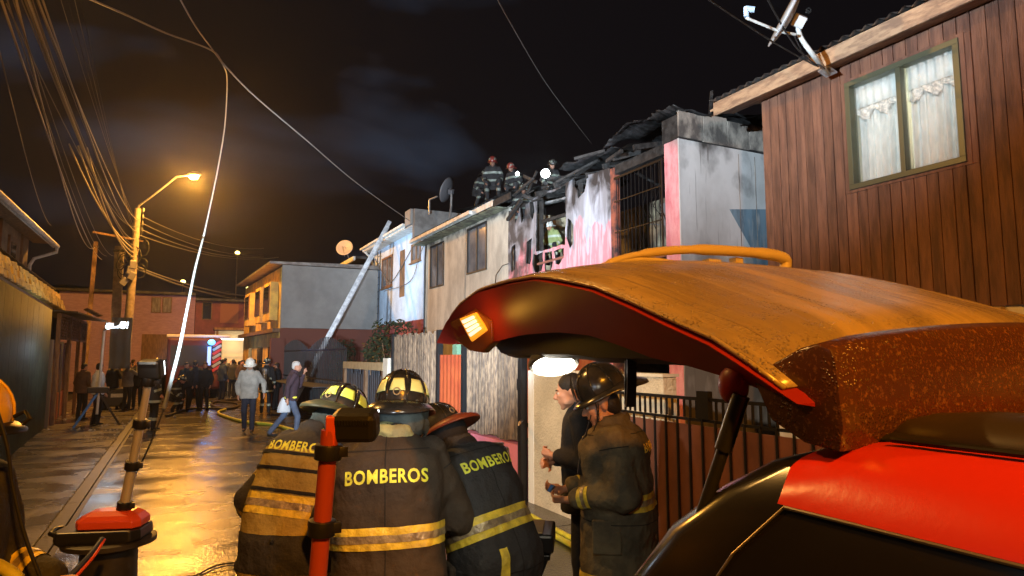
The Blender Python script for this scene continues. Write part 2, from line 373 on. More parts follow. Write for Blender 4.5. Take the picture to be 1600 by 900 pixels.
for i in range(20):
    MB().bb((-1.195, -4 + i * 1.8, -.1), (-1.055, -4 + i * 1.8 + 1.785, .016)).build('kerb_stone', mKerb, kerb)
yard = MB().bb((4.31, -8, -.125), (7.5, 34, -.005)).build('front_yard_paving', M('yard_concrete', (.14, .12, .10), .6, col2=(.09, .08, .07), nscale=1.4, bump=.3)); yard['kind'] = 'structure'
far_ground = MB().bb((-60, 60.1, -.127), (60, 90, -.02)).build('cross_street', mSoil); far_ground['kind'] = 'structure'

# ------------------------------------------------------------------ generic house bits
def window(root, X, y0, y1, z0, z1, mf, depth=.06, proud=.03, mull=(.5,), glass=None, sill=None, fw=.05, blind=None):
    """window set in a wall whose outer face is the plane X; street side is -X"""
    f = MB(); a = X - proud; b = X + depth
    f.bb((a, y0, z0), (b, y1, z0 + fw)).bb((a, y0, z1 - fw), (b, y1, z1)).bb((a + .001, y0, z0 + fw), (b, y0 + fw, z1 - fw)).bb((a + .001, y1 - fw, z0 + fw), (b, y1, z1 - fw))
    for q in mull:
        c = y0 + (y1 - y0) * q; f.bb((a + .012, c - fw * .45, z0 + fw), (b - .01, c + fw * .45, z1 - fw))
    fo = f.build('window', mf, root, bevel=.004)
    qs = [0, *mull, 1]
    for i in range(len(qs) - 1):
        p = y0 + (y1 - y0) * qs[i] + fw * .5; q = y0 + (y1 - y0) * qs[i + 1] - fw * .5
        MB().bb((X + .02, p, z0 + fw * .8), (X + .026, q, z1 - fw * .8)).build('pane', glass or mGlassDark, fo)
    if sill: MB().bb((X - .09, y0 - .05, z0 - .05), (X, y1 + .05, z0 - .002)).build('sill', sill, fo)
    return fo
def corrugated(mb, P, u0, u1, v0, v1, pitch, amp, mi=0, sag=0, per=8):
    """P(u,v,h): u across the waves, v along them, h lift"""
    n = int((u1 - u0) / pitch * per)
    def fn(a, b):
        u = u0 + (u1 - u0) * a; v = v0 + (v1 - v0) * b
        return P(u, v, amp * math.sin(2 * math.pi * u / pitch) - sag * math.sin(math.pi * a) * b)
    k = len(mb.v); mb.grid(fn, n, 3, mi); top = len(mb.v) - k
    def fn2(a, b):
        u = u0 + (u1 - u0) * a; v = v0 + (v1 - v0) * b
        return P(u, v, amp * math.sin(2 * math.pi * u / pitch) - .006)
    mb.grid(fn2, n, 3, mi)
    return mb

# ------------------------------------------------------------------ brown board house, right
HX = 7.4
bh = thing('board_house', 'brown red timber clad two storey house with lace curtains in its upstairs window', 'house', (HX, 2, 0))
WY0, WY1, WZ0, WZ1 = 3.93, 5.30, 3.96, 5.34
mb = MB(); wall_holes(mb, 'X', HX + .025, .14, -3, 6.62, 2.46, 5.62, [(WY0, WY1, WZ0, WZ1)]); mb.build('wall', mBack, bh)
MB().bb((HX + .04, -3, 0), (HX + .2, 6.60, 2.42)).build('ground_floor_wall', mCream2, bh)
MB().bb((HX + .17, 6.45, 0), (HX + 5, 6.59, 5.6)).build('side_wall', mBack, bh)
pil = MB().bb((HX - .05, 3.7, 0), (HX + .03, 3.95, 2.40)).bb((HX - .05, 5.6, 0), (HX + .03, 5.75, 2.40)).build('pilaster', M('tan_paint', (.42, .30, .18), .8), bh)
y = 6.65; k = 0
while y > -1.2:
    wd = .142 + .012 * math.sin(k * 2.3); y0 = y - wd + .009
    segs = [(2.40, 5.60)]
    if y0 < WY1 and y > WY0: segs = [(2.40, WZ0 - .03), (WZ1 + .03, 5.60)]
    for (e0, e1) in ((y0, min(y, WY0 - .051)), (max(y0, WY1 + .051), y)):
        if len(segs) == 2 and e1 - e0 > .004: MB().bb((HX, e0, WZ0 - .029), (HX + .022, e1, WZ1 + .029)).build('board', mBoard, bh)
    for (a, b) in segs:
        j = .004 * math.sin(k * 5.1)
        MB().bb((HX + j, y0, a + .01 * math.sin(k)), (HX + .022, y, b)).build('board', mBoard, bh, bevel=.004)
    y -= wd; k += 1
fo = window(bh, HX, WY0, WY1, WZ0, WZ1, mWinFrame, .10, .035, mull=(.5,), glass=mGlass, fw=.065)
MB().bb((HX - .012, WY0 - .05, WZ0 - .035), (HX + .02, WY1 + .05, WZ0 - .001)).bb((HX - .012, WY0 - .05, WZ1 + .001), (HX + .02, WY1 + .05, WZ1 + .04)).bb((HX - .012, WY0 - .05, WZ0), (HX + .02, WY0 - .001, WZ1)).bb((HX - .012, WY1 + .001, WZ0), (HX + .02, WY1 + .05, WZ1)).build('casing', mBoard, fo)
def curtain(y0, y1, z0, z1, X, amp=.035, folds=9, ph=0):
    return MB().grid(lambda a, b: (X + amp * (1 - .35 * b) * math.sin(folds * 2 * math.pi * a + ph + .8 * math.sin(5 * a + ph)) + .01 * math.sin(31 * a), y0 + (y1 - y0) * a, z0 + (z1 - z0) * b), 90, 8)
for (a, b, ph) in ((WY0 + .04, 4.58, 0), (4.62, WY1 - .03, 1.7)):
    c = curtain(a, b, WZ0 + .03, WZ1 - .03, HX + .17, ph=ph, folds=7).build('curtain', mCurtain, bh, smooth=True, solid=.002)
    def val(u, v, a=a, b=b, ph=ph):
        low = .46 + .05 * math.sin(u * 6 * math.pi + ph) + .012 * math.sin(u * 60)
        return (HX + .115 + .022 * math.sin(u * 34 + ph) * (1 - v * .5) - .012 * math.sin(v * 9), a + (b - a) * u, WZ1 - .05 - low * (1 - v) - .28 * 0)
    MB().grid(lambda u, v: (lambda p: (p[0], p[1], WZ1 - .34 - (.12 + .05 * math.sin(u * 5 * math.pi + ph) + .01 * math.sin(u * 70)) * (1 - v) + .0 * v))(val(u, v)), 70, 5).build('lace_edge', mLace, c, smooth=True, solid=.004)
    MB().grid(lambda u, v: (HX + .105 + .014 * math.sin(u * 40 + ph), a + (b - a) * u, WZ1 - .34 + .30 * v), 70, 2).build('valance', mCurtain, c, smooth=True, solid=.002)
MB().bb((HX + 1.6, 2.5, 3.2), (HX + 1.65, 6.4, 5.6)).build('room_wall', mRoomLit, bh)
MB().bb((HX + .165, 2.5, 5.56), (HX + 1.6, 6.4, 5.6)).build('room_ceiling', mRoomLit, bh)
lamp('room_lamp', 'POINT', (HX + .9, 4.6, 5.2), 130, (1.0, .95, .72), .12, parent=bh)
rf = thing('x', None, None, (0, 0, 0)); bpy.data.objects.remove(rf)
EX = 7.02; slope = .30
def RP(u, v, h): return (EX + v, u, 5.74 + v * slope + h)
corrugated(MB(), RP, -3, 7.25, -.06, 5.2, .15, .022).build('roof', mZinc, bh, smooth=True)
MB().bb((EX, -3, 5.50), (EX + .03, 7.22, 5.70)).build('fascia', mFascia, bh)
MB().add([(EX + .03, -3, 5.53), (HX + .02, -3, 5.60), (HX + .02, 7.2, 5.60), (EX + .03, 7.2, 5.53), (EX + .03, -3, 5.545), (HX + .02, -3, 5.615), (HX + .02, 7.2, 5.615), (EX + .03, 7.2, 5.545)], [(0, 1, 2, 3), (4, 7, 6, 5), (0, 4, 5, 1), (2, 6, 7, 3), (0, 3, 7, 4), (1, 5, 6, 2)]).build('soffit', mFascia, bh)
MB().beam((EX + .02, 7.205, 5.61), (EX + 5, 7.205, 5.61 + 5 * slope), .03, .2, up=(0, 1, 0)).build('verge_board', mFascia, bh)

# ------------------------------------------------------------------ burnt house
bu = thing('burnt_house', 'fire gutted two storey house with peeling pink and white front and torn black roof', 'house', (HX, 11, 0))
def q2(pts): return [(lambda p: (p.y, p.z))(at(x, y, X=HX)) for x, y in pts]
BY0, BY1 = 8.44, 14.95
top = [(14.95, 5.62), (13.9, 5.60), (13.3, 5.70), (12.6, 5.66), (11.9, 5.72), (11.0, 5.62), (10.48, 5.60)]
outer = [(10.40, 2.9), (14.95, 2.9)] + top[0:1] + top[1:] + [(10.40, 5.55)]
holes = [q2(h) for h in (
    [(843, 309), (852, 303), (866, 299), (884, 290), (884, 340), (883, 382), (860, 388), (837, 393), (837, 350), (839, 315)],
    [(834, 398), (847, 395), (848, 412), (845, 424), (836, 427), (832, 412)],
    [(850, 394), (862, 392), (864, 410), (860, 425), (852, 427), (850, 410)],
    [(866, 391), (881, 388), (881, 402), (874, 414), (868, 412)],
    [(895.6, 277), (917, 265), (916, 285), (913, 301), (904, 310), (901, 298), (896, 291)],
    [(887, 341), (892, 344), (895.6, 352), (894, 379), (890, 388), (885.8, 373)],
    [(823, 378), (830.6, 373), (831, 395), (829, 414), (822, 412)],
    [(799, 386), (804.6, 382), (806, 400), (804.6, 422), (799, 425)],
    [(813, 317), (822, 310), (820, 330), (819, 338), (815, 348), (812, 330)],
    [(827, 317), (833, 311), (835, 330), (831, 347), (827, 335)])]
ragged_wall(outer, holes, lambda u, z, k: (HX + k + .018 * noise.noise(Vector((u * 1.7, z * 1.3, 2))), u, z), .035, 'front_cladding', [mPinkWall, mChar], bu)
MB().bb((HX, 10.42, 0), (HX + .15, BY1, 2.895)).build('ground_floor_wall', mPinkPier, bu)
MB().bb((HX + .001, BY0, 0), (HX + .16, 8.82, 5.60)).build('pier', mPinkPier, bu)
MB().bb((HX - .02, 10.28, 0), (HX + .12, 10.41, 5.55)).build('post', M('scorched_red_post', (.33, .09, .05), .8, col2=(.05, .03, .03), nscale=4), bu)
# side wall towards us
MB().bb((HX + .161, BY0 - .004, 0), (HX + 5.2, BY0 + .15, 5.58)).bb((HX + .0125, BY0 - .006, 0), (HX + .1605, BY0 - .001, 5.578)).build('side_wall', mSide, bu)
MB().bb((HX - .012, BY0 - .012, 0), (HX + .012, BY0 + .012, 5.62)).build('corner_trim', mSide, bu)
a = at(1139, 327, Y=BY0); b = at(1192, 322, Y=BY0); c = at(1192, 392, Y=BY0); d = at(1172, 386, Y=BY0)
MB().add([(a.x, BY0 - .007, a.z), (b.x + .6, BY0 - .007, b.z), (b.x + .6, BY0 - .007, c.z - .7), (d.x + .1, BY0 - .007, d.z - .5), (d.x, BY0 - .007, d.z)], [(0, 1, 2, 3, 4)]).build('paint_patch', mBlueFade, bu)
for (xx, zz, ll) in ((8.75, 5.5, 2.5), (9.15, 5.5, 1.9)):
    MB().bb((xx, BY0 - .010, zz - ll), (xx + .012, BY0 - .005, zz)).build('panel_joint', mFasciaBurnt, bu)
x = HX - .05; k = 0
while x < 12.4:
    w_ = .55 + .2 * math.sin(k * 3.1)
    z1 = 6.05 + .03 * math.sin(k * 2) + (x - HX) * .02
    MB().bb((x + .01, BY0 - .06, 5.60 + .015 * math.sin(k * 5)), (x + w_, BY0 - .02, z1)).build('edge_board', mFasciaBurnt, bu, bevel=.008)
    x += w_; k += 1
MB().bb((HX - .02, BY0 - .018, 5.585), (12.4, BY0 + .4, 6.0)).build('wall_beam', mChar, bu)
# barred window opening and what is under it
MB().bb((HX + .0, 8.822, 5.42), (HX + .12, 10.279, 5.60)).build('lintel', mChar, bu)
gr = MB().bb((HX - .05, 8.84, 3.72), (HX - .02, 10.26, 3.76)).bb((HX - .05, 8.84, 5.30), (HX - .02, 10.26, 5.34)).bb((HX - .05, 8.84, 3.78), (HX - .03, 8.87, 5.30)).build('window_grille', mIron, bu)
for i in range(12):
    yy = 8.92 + i * .115
    MB().tube([(HX - .036 + .01 * math.sin(i * 3), yy, 3.74), (HX - .036, yy + .008 * math.sin(i * 2), 4.5), (HX - .036, yy, 5.33)], .009, 6).build('bar', mIron, gr)
for z_ in (4.25, 4.85): MB().bb((HX - .046, 8.85, z_), (HX - .024, 10.26, z_ + .018)).build('rail', mIron, gr)
MB().bb((HX - .03, 8.83, 3.60), (HX + .1, 10.27, 3.70)).build('sill', M('scorched_sill', (.22, .10, .06), .8, col2=(.05, .03, .025), nscale=4), bu)
mPlankRaw = vary(M('raw_plank', (.45, .24, .09), .75, col2=(.28, .14, .06), nscale=4, stretch=(3, 3, .6)), .2)  # brown plank wood, tone differs per plank
for i in range(6):
    yy = 9.46 + i * .135
    MB().bb((HX + .02, yy, 2.6), (HX + .045, yy + .125, 3.595)).build('plank', mPlankRaw, bu)
MB().beam((HX - .02, 9.62, 2.5), (HX - .02, 9.15, 3.62), .03, .10, up=(1, 0, 0)).build('loose_plank', mPlankRaw, bu)
# inside: floor, back wall, partitions, charred studs and rafters
MB().bb((HX + .05, BY0 + .15, 2.78), (HX + 5, BY1, 2.88)).build('upper_floor', mChar, bu)
mTan = M('scorched_tan_wall', (.46, .38, .25), .85, col2=(.17, .13, .09), nscale=1.8, bump=.2)
layer(mTan, (.02, .018, .016), 1.5, .55, .75, ramp_axis=('Z', 4.6, 6.2), seed=3)
MB().bb((HX + 2.6, 11.4, 2.88), (HX + 2.7, BY1, 5.6)).build('room_wall', mTan, bu)
MB().bb((HX + .3, BY1 - .16, 0), (HX + 5, BY1 - .06, 5.6)).build('party_wall', mTan, bu)
MB().bb((HX + 3.2, BY0 + .2, 2.88), (HX + 3.3, 11.3, 5.3)).build('inner_wall', M('sooty_inner_wall', (.055, .055, .06), .9, col2=(.12, .12, .125), nscale=1.2), bu)
for i, (yy, lean) in enumerate(((14.6, .05), (14.0, -.08), (13.38, .04), (12.18, .0), (11.6, .1), (10.95, -.06))):
    MB().beam((HX + .09, yy, 2.9), (HX + .12, yy + lean, 5.6), .09, .07, up=(1, 0, 0)).build('stud', mChar, bu)
MB().beam((HX + .1, 12.2, 5.02), (HX + .1, 13.4, 5.06), .07, .06, up=(1, 0, 0)).build('nogging', mChar, bu)
MB().beam((HX + .02, 12.22, 4.06), (HX + .02, 13.42, 4.05), .05, .05, up=(1, 0, 0)).build('window_rail', M('red_brown_rail', (.25, .10, .07), .8), bu)
random.seed(11)
for i in range(11):
    y_ = BY0 + .4 + i * .6
    ln_ = random.choice((1.1, 1.9, 2.8)); MB().beam((HX + random.uniform(-.25, .1), y_, 5.66 + random.uniform(-.05, .04)), (HX + ln_, y_ + random.uniform(-.25, .25), 5.75 + ln_ * .26 + random.uniform(-.2, .08)), .05, .10, up=(0, 0, 1)).build('rafter', mChar, bu)
def burnt_sheet(y0, y1, x0, x1, z, sl, tilt, seed):
    random.seed(seed); nz = lambda a, b: noise.noise(Vector((a * 2.2, b * 2.2, seed)))
    def fn(a, b):
        x = x0 + (x1 - x0) * a + .05 * nz(b * 6, seed) * (1 if a in (0, 1) else 0); yy = y0 + (y1 - y0) * b
        return (x, yy + .06 * nz(a * 5, 3 + seed), z + (x - x0) * sl + tilt * (b - .5) + .16 * nz(x, yy) + .012 * math.sin(yy * 60) - .12 * max(0, nz(x * 1.7 + 3, yy * 1.3)))
    return MB().grid(fn, 16, 26).build('roof_sheet', mZincOld, bu, smooth=True, solid=.006)
for k, (y0, y1, x0, x1, z, sl, ti) in enumerate(((8.3, 9.2, 7.15, 9.6, 6.05, .12, .1), (9.0, 10.0, 6.95, 9.4, 5.98, .16, -.12), (9.8, 10.9, 7.1, 9.0, 5.84, .25, .15), (10.7, 11.7, 7.0, 9.2, 5.84, .22, -.06),
        (11.5, 12.5, 7.2, 9.6, 5.74, .26, .12), (12.3, 13.2, 7.35, 9.4, 5.72, .24, .0), (13.0, 14.1, 7.5, 9.8, 5.78, .22, .1), (9.3, 10.6, 8.2, 10.6, 6.45, .1, .3), (8.35, 9.6, 8.6, 11.8, 6.2, .05, -.1))):
    burnt_sheet(y0, y1, x0, x1, z, sl, ti, k + 3)
random.seed(5)
for i in range(30):
    a = Vector((HX + random.uniform(-.35, 1.2), random.uniform(BY0 + .1, 14.2), random.uniform(5.6, 6.0)))
    dr = Vector((random.uniform(-.35, .5), random.uniform(-1, 1), random.uniform(-.3, .35))).normalized() * random.uniform(.35, 1.2)
    MB().beam(a, a + dr, .03 + random.random() * .05, .02 + random.random() * .07).build('debris', mChar, bu)
MB().beam((HX + .25, 11.9, 5.4), (HX + .35, 14.1, 5.62), .05, .12, up=(1, 0, 0)).build('head_plate', M('ash_grey_timber', (.34, .33, .33), .8, col2=(.05, .05, .05), nscale=3), bu)
for i in range(7):                                                       # wires and rags hanging from the eave and in the window
    y_ = 9.0 + i * .17 if i < 4 else 12.5 + i * .2
    MB().tube([(HX + .15, y_, 5.4), (HX + .2, y_ + .05, 5.0 - .1 * (i % 3)), (HX + .15, y_ + .15, 4.6), (HX + .22, y_ + .02, 4.2 + .2 * (i % 2))], .008, 5).build('hanging_wire', mIron, bu)
MB().beam((HX + .6, 8.9, 4.2), (HX + .9, 10.2, 4.5), .2, .02).beam((HX + .8, 9.2, 3.0), (HX + .7, 9.6, 4.8), .06, .3).beam((HX + .7, 8.9, 4.9), (HX + 1.1, 10.1, 4.7), .3, .02).build('debris', M('grey_ash_debris', (.16, .16, .17), .8), bu)

# ------------------------------------------------------------------ beige house
be = thing('beige_house', 'soot streaked beige two storey house with two dark upstairs windows next to the burnt house', 'house', (HX, 18, 0))
def rect(x0, y0, x1, y1, x2, y2, x3, y3, X=HX):
    p = [at(a, b, X=X) for a, b in ((x0, y0), (x1, y1), (x2, y2), (x3, y3))]
    ys_ = sorted(v.y for v in p); zs_ = sorted(v.z for v in p)
    return ((ys_[0] + ys_[1]) / 2, (ys_[2] + ys_[3]) / 2, (zs_[0] + zs_[1]) / 2, (zs_[2] + zs_[3]) / 2)
r1 = rect(672, 385, 695, 376, 692, 447, 672, 451); r2 = rect(729.5, 357, 761, 346, 760, 421, 729.5, 430)
GY0, GY1 = 14.96, 21.35
mb = MB(); wall_holes(mb, 'X', HX + .01, .16, GY0, GY1, 0, 5.75, [r1, r2]); mb.build('wall', mBeige, be)
for z0_, col_ in ((0, 0),):
    yj = at(727, 400, X=HX).y
    MB().bb((HX - .004, yj, 2.7), (HX + .012, yj + .02, 5.74)).build('panel_joint', mAlu, be)
    MB().bb((HX - .02, GY1 - .05, 0), (HX + .02, GY1 + .02, 5.74)).build('corner_trim', mBeige, be)
mCurt2 = M('dim_curtain', (.30, .30, .30), .9, col2=(.16, .17, .19), nscale=3, stretch=(1, 6, .3))
mWinG = M('reflecting_pane', (.10, .11, .13), .12, col2=(.2, .21, .23), nscale=1.2, spec=.8)
for r in (r1, r2):
    window(be, HX + .01, *r, mDarkFrame, glass=mWinG, fw=.05)
    MB().bb((HX + .2, r[0] - .1, r[2] - .1), (HX + .22, r[1] + .1, r[3] + .1)).build('blind', mCurt2, be)
EY = 6.98
def RP2(u, v, h): return (EY + v, u, 5.92 + v * .28 + h)
corrugated(MB(), RP2, 14.3, GY1 + .25, -.05, 4.5, .18, .02, per=6).build('roof', mZincOld, be, smooth=True)
MB().bb((EY, 15.0, 5.74), (EY + .03, GY1 + .2, 5.89)).bb((EY - .11, 16.3, 5.76), (EY - .01, GY1 + .25, 5.86)).build('gutter', mWhiteTrim, be)
MB().bb((EY, 14.0, 5.70), (EY + .03, 14.99, 5.86)).build('charred_fascia', mChar, be)
MB().bb((EY + .03, 14.96, 5.70), (HX + .02, GY1 + .2, 5.72)).build('soffit', M('peeling_green_soffit', (.26, .29, .2), .8, col2=(.1, .1, .08), nscale=5), be)
MB().tube([(HX - .02, GY1 - .1, 5.7), (HX - .05, GY1 - .1, 5.2), (HX - .05, GY1 - .1, 2.6)], .03, 8).build('downpipe', mIron, be)
MB().tube([at(773, 455, X=HX - .02), at(775, 430, X=HX - .02), at(785, 415, X=HX - .02), at(794, 412, X=HX - .02)], .01, 6).build('dangling_wire', mIron, be)
# parapet between the two roofs
pf = MB().bb((HX - .42, GY1 + .0, 5.93), (HX + 3.4, GY1 + .20, 6.95)).build('fire_wall', M('grey_block_wall', (.24, .235, .23), .9, col2=(.15, .145, .14), nscale=2.5, bump=.5, bscale=10), be)

# ------------------------------------------------------------------ white house
wh = thing('white_house', 'bluish white two storey house above a dark red ground floor', 'house', (HX, 25, 0))
w1 = rect(597, 403, 614, 399, 613, 448, 597, 451); w2 = rect(643, 382, 658, 377, 658, 407, 643, 411); w3 = rect(624, 392, 633, 390, 632, 463, 624, 465)
VY0, VY1 = 21.56, 28.15
mb = MB(); wall_holes(mb, 'X', HX, .16, VY0, VY1, 3.18, 6.42, [w1, w2, w3]); mb.build('wall', mBlueWhite, wh)
mb = MB(); wall_holes(mb, 'X', HX - .05, .2, VY0, VY1, 0, 3.17, [rect(606, 522, 624, 520, 624, 560, 606, 560)]); mb.build('ground_floor_wall', mRedBand, wh)
for r, m_ in ((w1, M('copper_brown_frame', (.16, .085, .05), .5)), (w2, mWood)): window(wh, HX, *r, m_, glass=mWinG, fw=.09, sill=mWood)
MB().bb((HX + .01, w3[0], w3[2]), (HX + .05, w3[1], w3[3])).build('shutter', mWood, wh)
for yy in (VY0 + .9, VY0 + 2.5, VY0 + 4.6): MB().bb((HX - .12, yy, 0), (HX - .051, yy + .18, 3.165)).build('pilaster', mRedBand, wh)
def RP3(u, v, h): return (6.95 + v, u, 6.62 + v * .3 + h)
corrugated(MB(), RP3, VY0, VY1 + .2, -.05, 4.5, .2, .02, per=6).build('roof', mZincOld, wh, smooth=True)
MB().bb((6.93, VY0 + .8, 6.42), (6.97, VY1 + .2, 6.60)).bb((6.83, VY0 + .7, 6.50), (6.925, VY1 + .25, 6.58)).build('gutter', mWhiteTrim, wh)
MB().bb((6.97, VY0, 6.40), (HX + .02, VY1 + .2, 6.42)).build('soffit', mWhiteTrim, wh)
MB().tube([(6.9, VY1, 6.5), (7.2, VY1 - .05, 6.2), (7.33, VY1 - .08, 5.9), (7.33, VY1 - .08, 3.2)], .05, 8).build('downpipe', mWhiteTrim, wh)
MB().bb((6.9, VY0 - .0, 6.45), (7.5, VY0 + .6, 6.98)).build('roof_end_box', mGrayH, wh)
lad = MB()
for s in (0, .42): lad.tube([(HX - .08, 27.0 + s, 2.9), (HX - .06, 26.9 + s, 6.3)], .02, 6)
lo = thing('wall_ladder', 'narrow dark steel ladder fixed flat against the white house front', 'ladder', (HX - .08, 27.2, 2.9))
lad.build('rail', mIron, lo)
for i in range(11): MB().tube([(HX - .078 + i * .002, 27.0 - i * .009, 3.1 + i * .3), (HX - .078 + i * .002, 27.42 - i * .009, 3.1 + i * .3)], .013, 6).build('rung', mIron, lo)

# ------------------------------------------------------------------ blue house behind
bl = thing('blue_house', 'purple blue house with green posts at the far end of the row', 'house', (HX, 31, 0))
MB().bb((HX + .02, 28.2, 3.1), (HX + .2, 36, 6.1)).build('wall', mBlue, bl)
MB().bb((HX, 28.2, 0), (HX + .18, 36, 3.09)).build('ground_floor_wall', mRedBand, bl)
for yy in (28.55, 31.2): MB().tube([(HX - .25, yy, 0), (HX - .25, yy, 5.9)], .11, 10).build('post', mGreenPaint, bl)
MB().bb((HX - .8, 28.18, 6.11), (HX + 4, 36, 6.22)).build('roof', mZincOld, bl)
MB().bb((HX - .9, 28.18, 6.02), (HX - .81, 36, 6.2)).build('gutter', mWhiteTrim, bl)

# ------------------------------------------------------------------ yellow house
ye = thing('yellow_house', 'yellow fronted house with a windowless grey side wall facing down the street', 'house', (3.5, 27.4, 0))
def yq(u, z, k=0):                       # front runs from (3.48,27.4) to (2.95,37)
    t = (u - 27.4) / 9.6; return Vector((3.48 - .53 * t + k, u, z))
def ybox(u0, u1, z0, z1, k0, k1):
    vs = [yq(u, z, k) for k in (k0, k1) for u in (u0, u1) for z in (z0, z1)]
    return vs, [(0, 1, 3, 2), (4, 6, 7, 5), (0, 4, 5, 1), (2, 3, 7, 6), (0, 2, 6, 4), (1, 5, 7, 3)]
MB().bb((3.50, 27.25, 3.02), (7.35, 27.4, 5.52)).build('side_wall', mGrayH, ye)
MB().bb((3.50, 27.27, 0), (7.35, 27.42, 3.01)).build('side_wall_base', mBrownLow, ye)
MB().add(*ybox(27.42, 37, 0, 5.45, 0, .15)).build('front_wall', mYellowH, ye)
MB().add(*ybox(27.25, 37, 2.85, 3.0, -.28, -.002)).build('string_course', mWood, ye)
for (u0, u1) in ((27.9, 29.4), (30.2, 31.6), (33.2, 34.8)):
    MB().add(*ybox(u0, u1, 3.35, 4.9, -.3, -.003)).build('bay', mYellowH, ye)
    MB().add(*ybox(u0 + .15, u1 - .15, 3.7, 4.75, -.33, -.301)).build('window', mGlassDark, ye)
    for (e0, e1) in ((u0 + .12, u0 + .15), (u1 - .15, u1 - .12)): MB().add(*ybox(e0, e1, 3.66, 4.79, -.345, -.302)).build('window_jamb', mWood, ye)
for (u0, u1) in ((28.2, 29.6), (31.0, 32.4), (34, 35)):
    MB().add(*ybox(u0, u1, 1.1, 2.3, -.02, -.003)).build('ground_floor_window', mGlassDark, ye)
MB().add([(3.0, 27.1, 5.62), (7.6, 27.1, 5.72), (7.6, 37, 5.9), (2.5, 37, 5.62), (3.0, 27.1, 5.53), (7.6, 27.1, 5.54), (7.6, 37, 5.8), (2.5, 37, 5.53)], [(0, 1, 2, 3), (4, 7, 6, 5), (0, 4, 5, 1), (2, 6, 7, 3), (0, 3, 7, 4), (1, 5, 6, 2)]).build('roof', mZinc, ye)

# ------------------------------------------------------------------ houses closing the street
fp = thing('mauve_house', 'mauve boarded house closing the far end of the street on the left', 'house', (-1, 43, 0))
xa = at(304, 500, Y=43).x
MB().bb((-6, 43, 0), (xa, 43.3, 5.45)).build('wall', mPurpleH, fp)
for i in range(24): MB().bb((-6, 42.975, .2 + i * .218), (xa - .01, 42.998, .385 + i * .218)).build('board', mPurpleH, fp)
for (u0, u1) in ((237, 251), (254, 268)):
    a = at(u0, 464, Y=42.95); b = at(u1, 489, Y=42.95)
    f = MB().bb((a.x, 42.93, b.z), (b.x, 42.97, a.z)).build('window', mWood, fp)
    MB().bb((a.x + .05, 42.92, b.z + .05), (b.x - .05, 42.929, a.z - .05)).build('pane', M('curtained_pane', (.22, .2, .22), .5, col2=(.1, .09, .1), nscale=2, stretch=(5, 1, 1)), f)
MB().bb((-6.2, 42.6, 5.46), (xa, 48, 5.6)).build('roof', mZincOld, fp)
a = at(222, 522, Y=42.96); MB().bb((a.x, 42.94, 0), (a.x + 1.7, 42.973, a.z)).build('door', mWood, fp)
fb = thing('brick_red_house', 'brick red house closing the far end of the street behind the crowd', 'house', (2.5, 43, 0))
MB().bb((xa + .02, 42.8, 0), (7, 43.1, 5.15)).build('wall', mBrickH, fb)
a = at(316, 471, Y=42.7); b = at(331, 500, Y=42.7)
f = MB().bb((a.x, 42.74, b.z), (b.x, 42.79, a.z)).build('window', mWood, fb); MB().bb((a.x + .06, 42.72, b.z + .06), (b.x - .06, 42.738, a.z - .06)).build('pane', mGlassDark, f)
a = at(345, 474, Y=42.7); b = at(372, 505, Y=42.7)
MB().bb((a.x, 42.76, b.z), (b.x, 42.79, a.z)).build('panel', M('rust_panel', (.3, .13, .08), .8), fb)
MB().bb((xa, 42.4, 5.16), (7.2, 47, 5.3)).build('roof', mZincOld, fb)
cp = thing('lit_carport', 'pale lit carport with a long white tube light below its roof edge', 'carport', (2.6, 38, 0))
a = at(337, 512, Y=39); b = at(394, 512, Y=39)
MB().bb((a.x, 39.5, 0), (b.x, 39.6, 3.4)).build('back_wall', M('carport_cream', (.66, .52, .34), .8), cp)
MB().bb((a.x - .1, 37.9, 3.3), (b.x + .1, 39.6, 3.42)).build('roof', mWood, cp)
MB().bb((b.x - .1, 38, 0), (b.x, 39.5, 3.29)).bb((a.x, 38, 0), (a.x + .1, 38.1, 3.29)).build('post', mWood, cp)
p = at(345, 528, Y=38.3); q = at(386, 533, Y=38.3)
MB().bb((p.x, 38.28, p.z - .1), (q.x, 38.34, p.z - .02)).build('tube_light', M('tube_glow', (1, .97, .88), .5, emit=4), cp)
lamp('carport_lamp', 'AREA', ((p.x + q.x) / 2, 38.5, p.z - .2), 22, (1, .80, .46), .8, aim=((p.x + q.x) / 2, 40.5, 1.2), parent=cp)
# ------------------------------------------------------------------ left side of the street
LX = -3.25
lh = thing('left_house', 'dark two storey house with white gutter at the left edge of the photo', 'house', (-3.8, 18, 0))
mLH = M('brown_render', (.24, .16, .09), .85, col2=(.16, .10, .06), nscale=2)
MB().bb((-8, 10, 0), (-3.85, 22.0, 5.1)).build('wall', mLH, lh)
for (y0, y1, m_) in ((15.7, 17.2, mWhiteTrim), (19.6, 20.4, mWood)):
    f = MB().bb((-3.85, y0, 3.6), (-3.80, y1, 4.85)).build('window', m_, lh); MB().bb((-3.80, y0 + .15, 3.75), (-3.79, y1 - .15, 4.7)).build('pane', mGlassDark, f)
for y_ in (17.5, 18.7, 21.0): MB().bb((-3.85, y_, 3.3), (-3.79, y_ + .12, 5.08)).build('pilaster', mWood, lh)
def RPL(u, v, h): return (-3.35 - v, u, 5.16 + v * .35 + h)
corrugated(MB(), RPL, 10, 22.6, 0, 4.5, .2, .02, per=6).build('roof', mZinc, lh, smooth=True)
MB().bb((-3.36, 10, 4.98), (-3.33, 22.5, 5.12)).build('fascia', mWhiteTrim, lh)
MB().tube([(-3.26, 10, 5.05), (-3.26, 22.5, 5.03)], .06, 8).build('gutter', mWhiteTrim, lh)
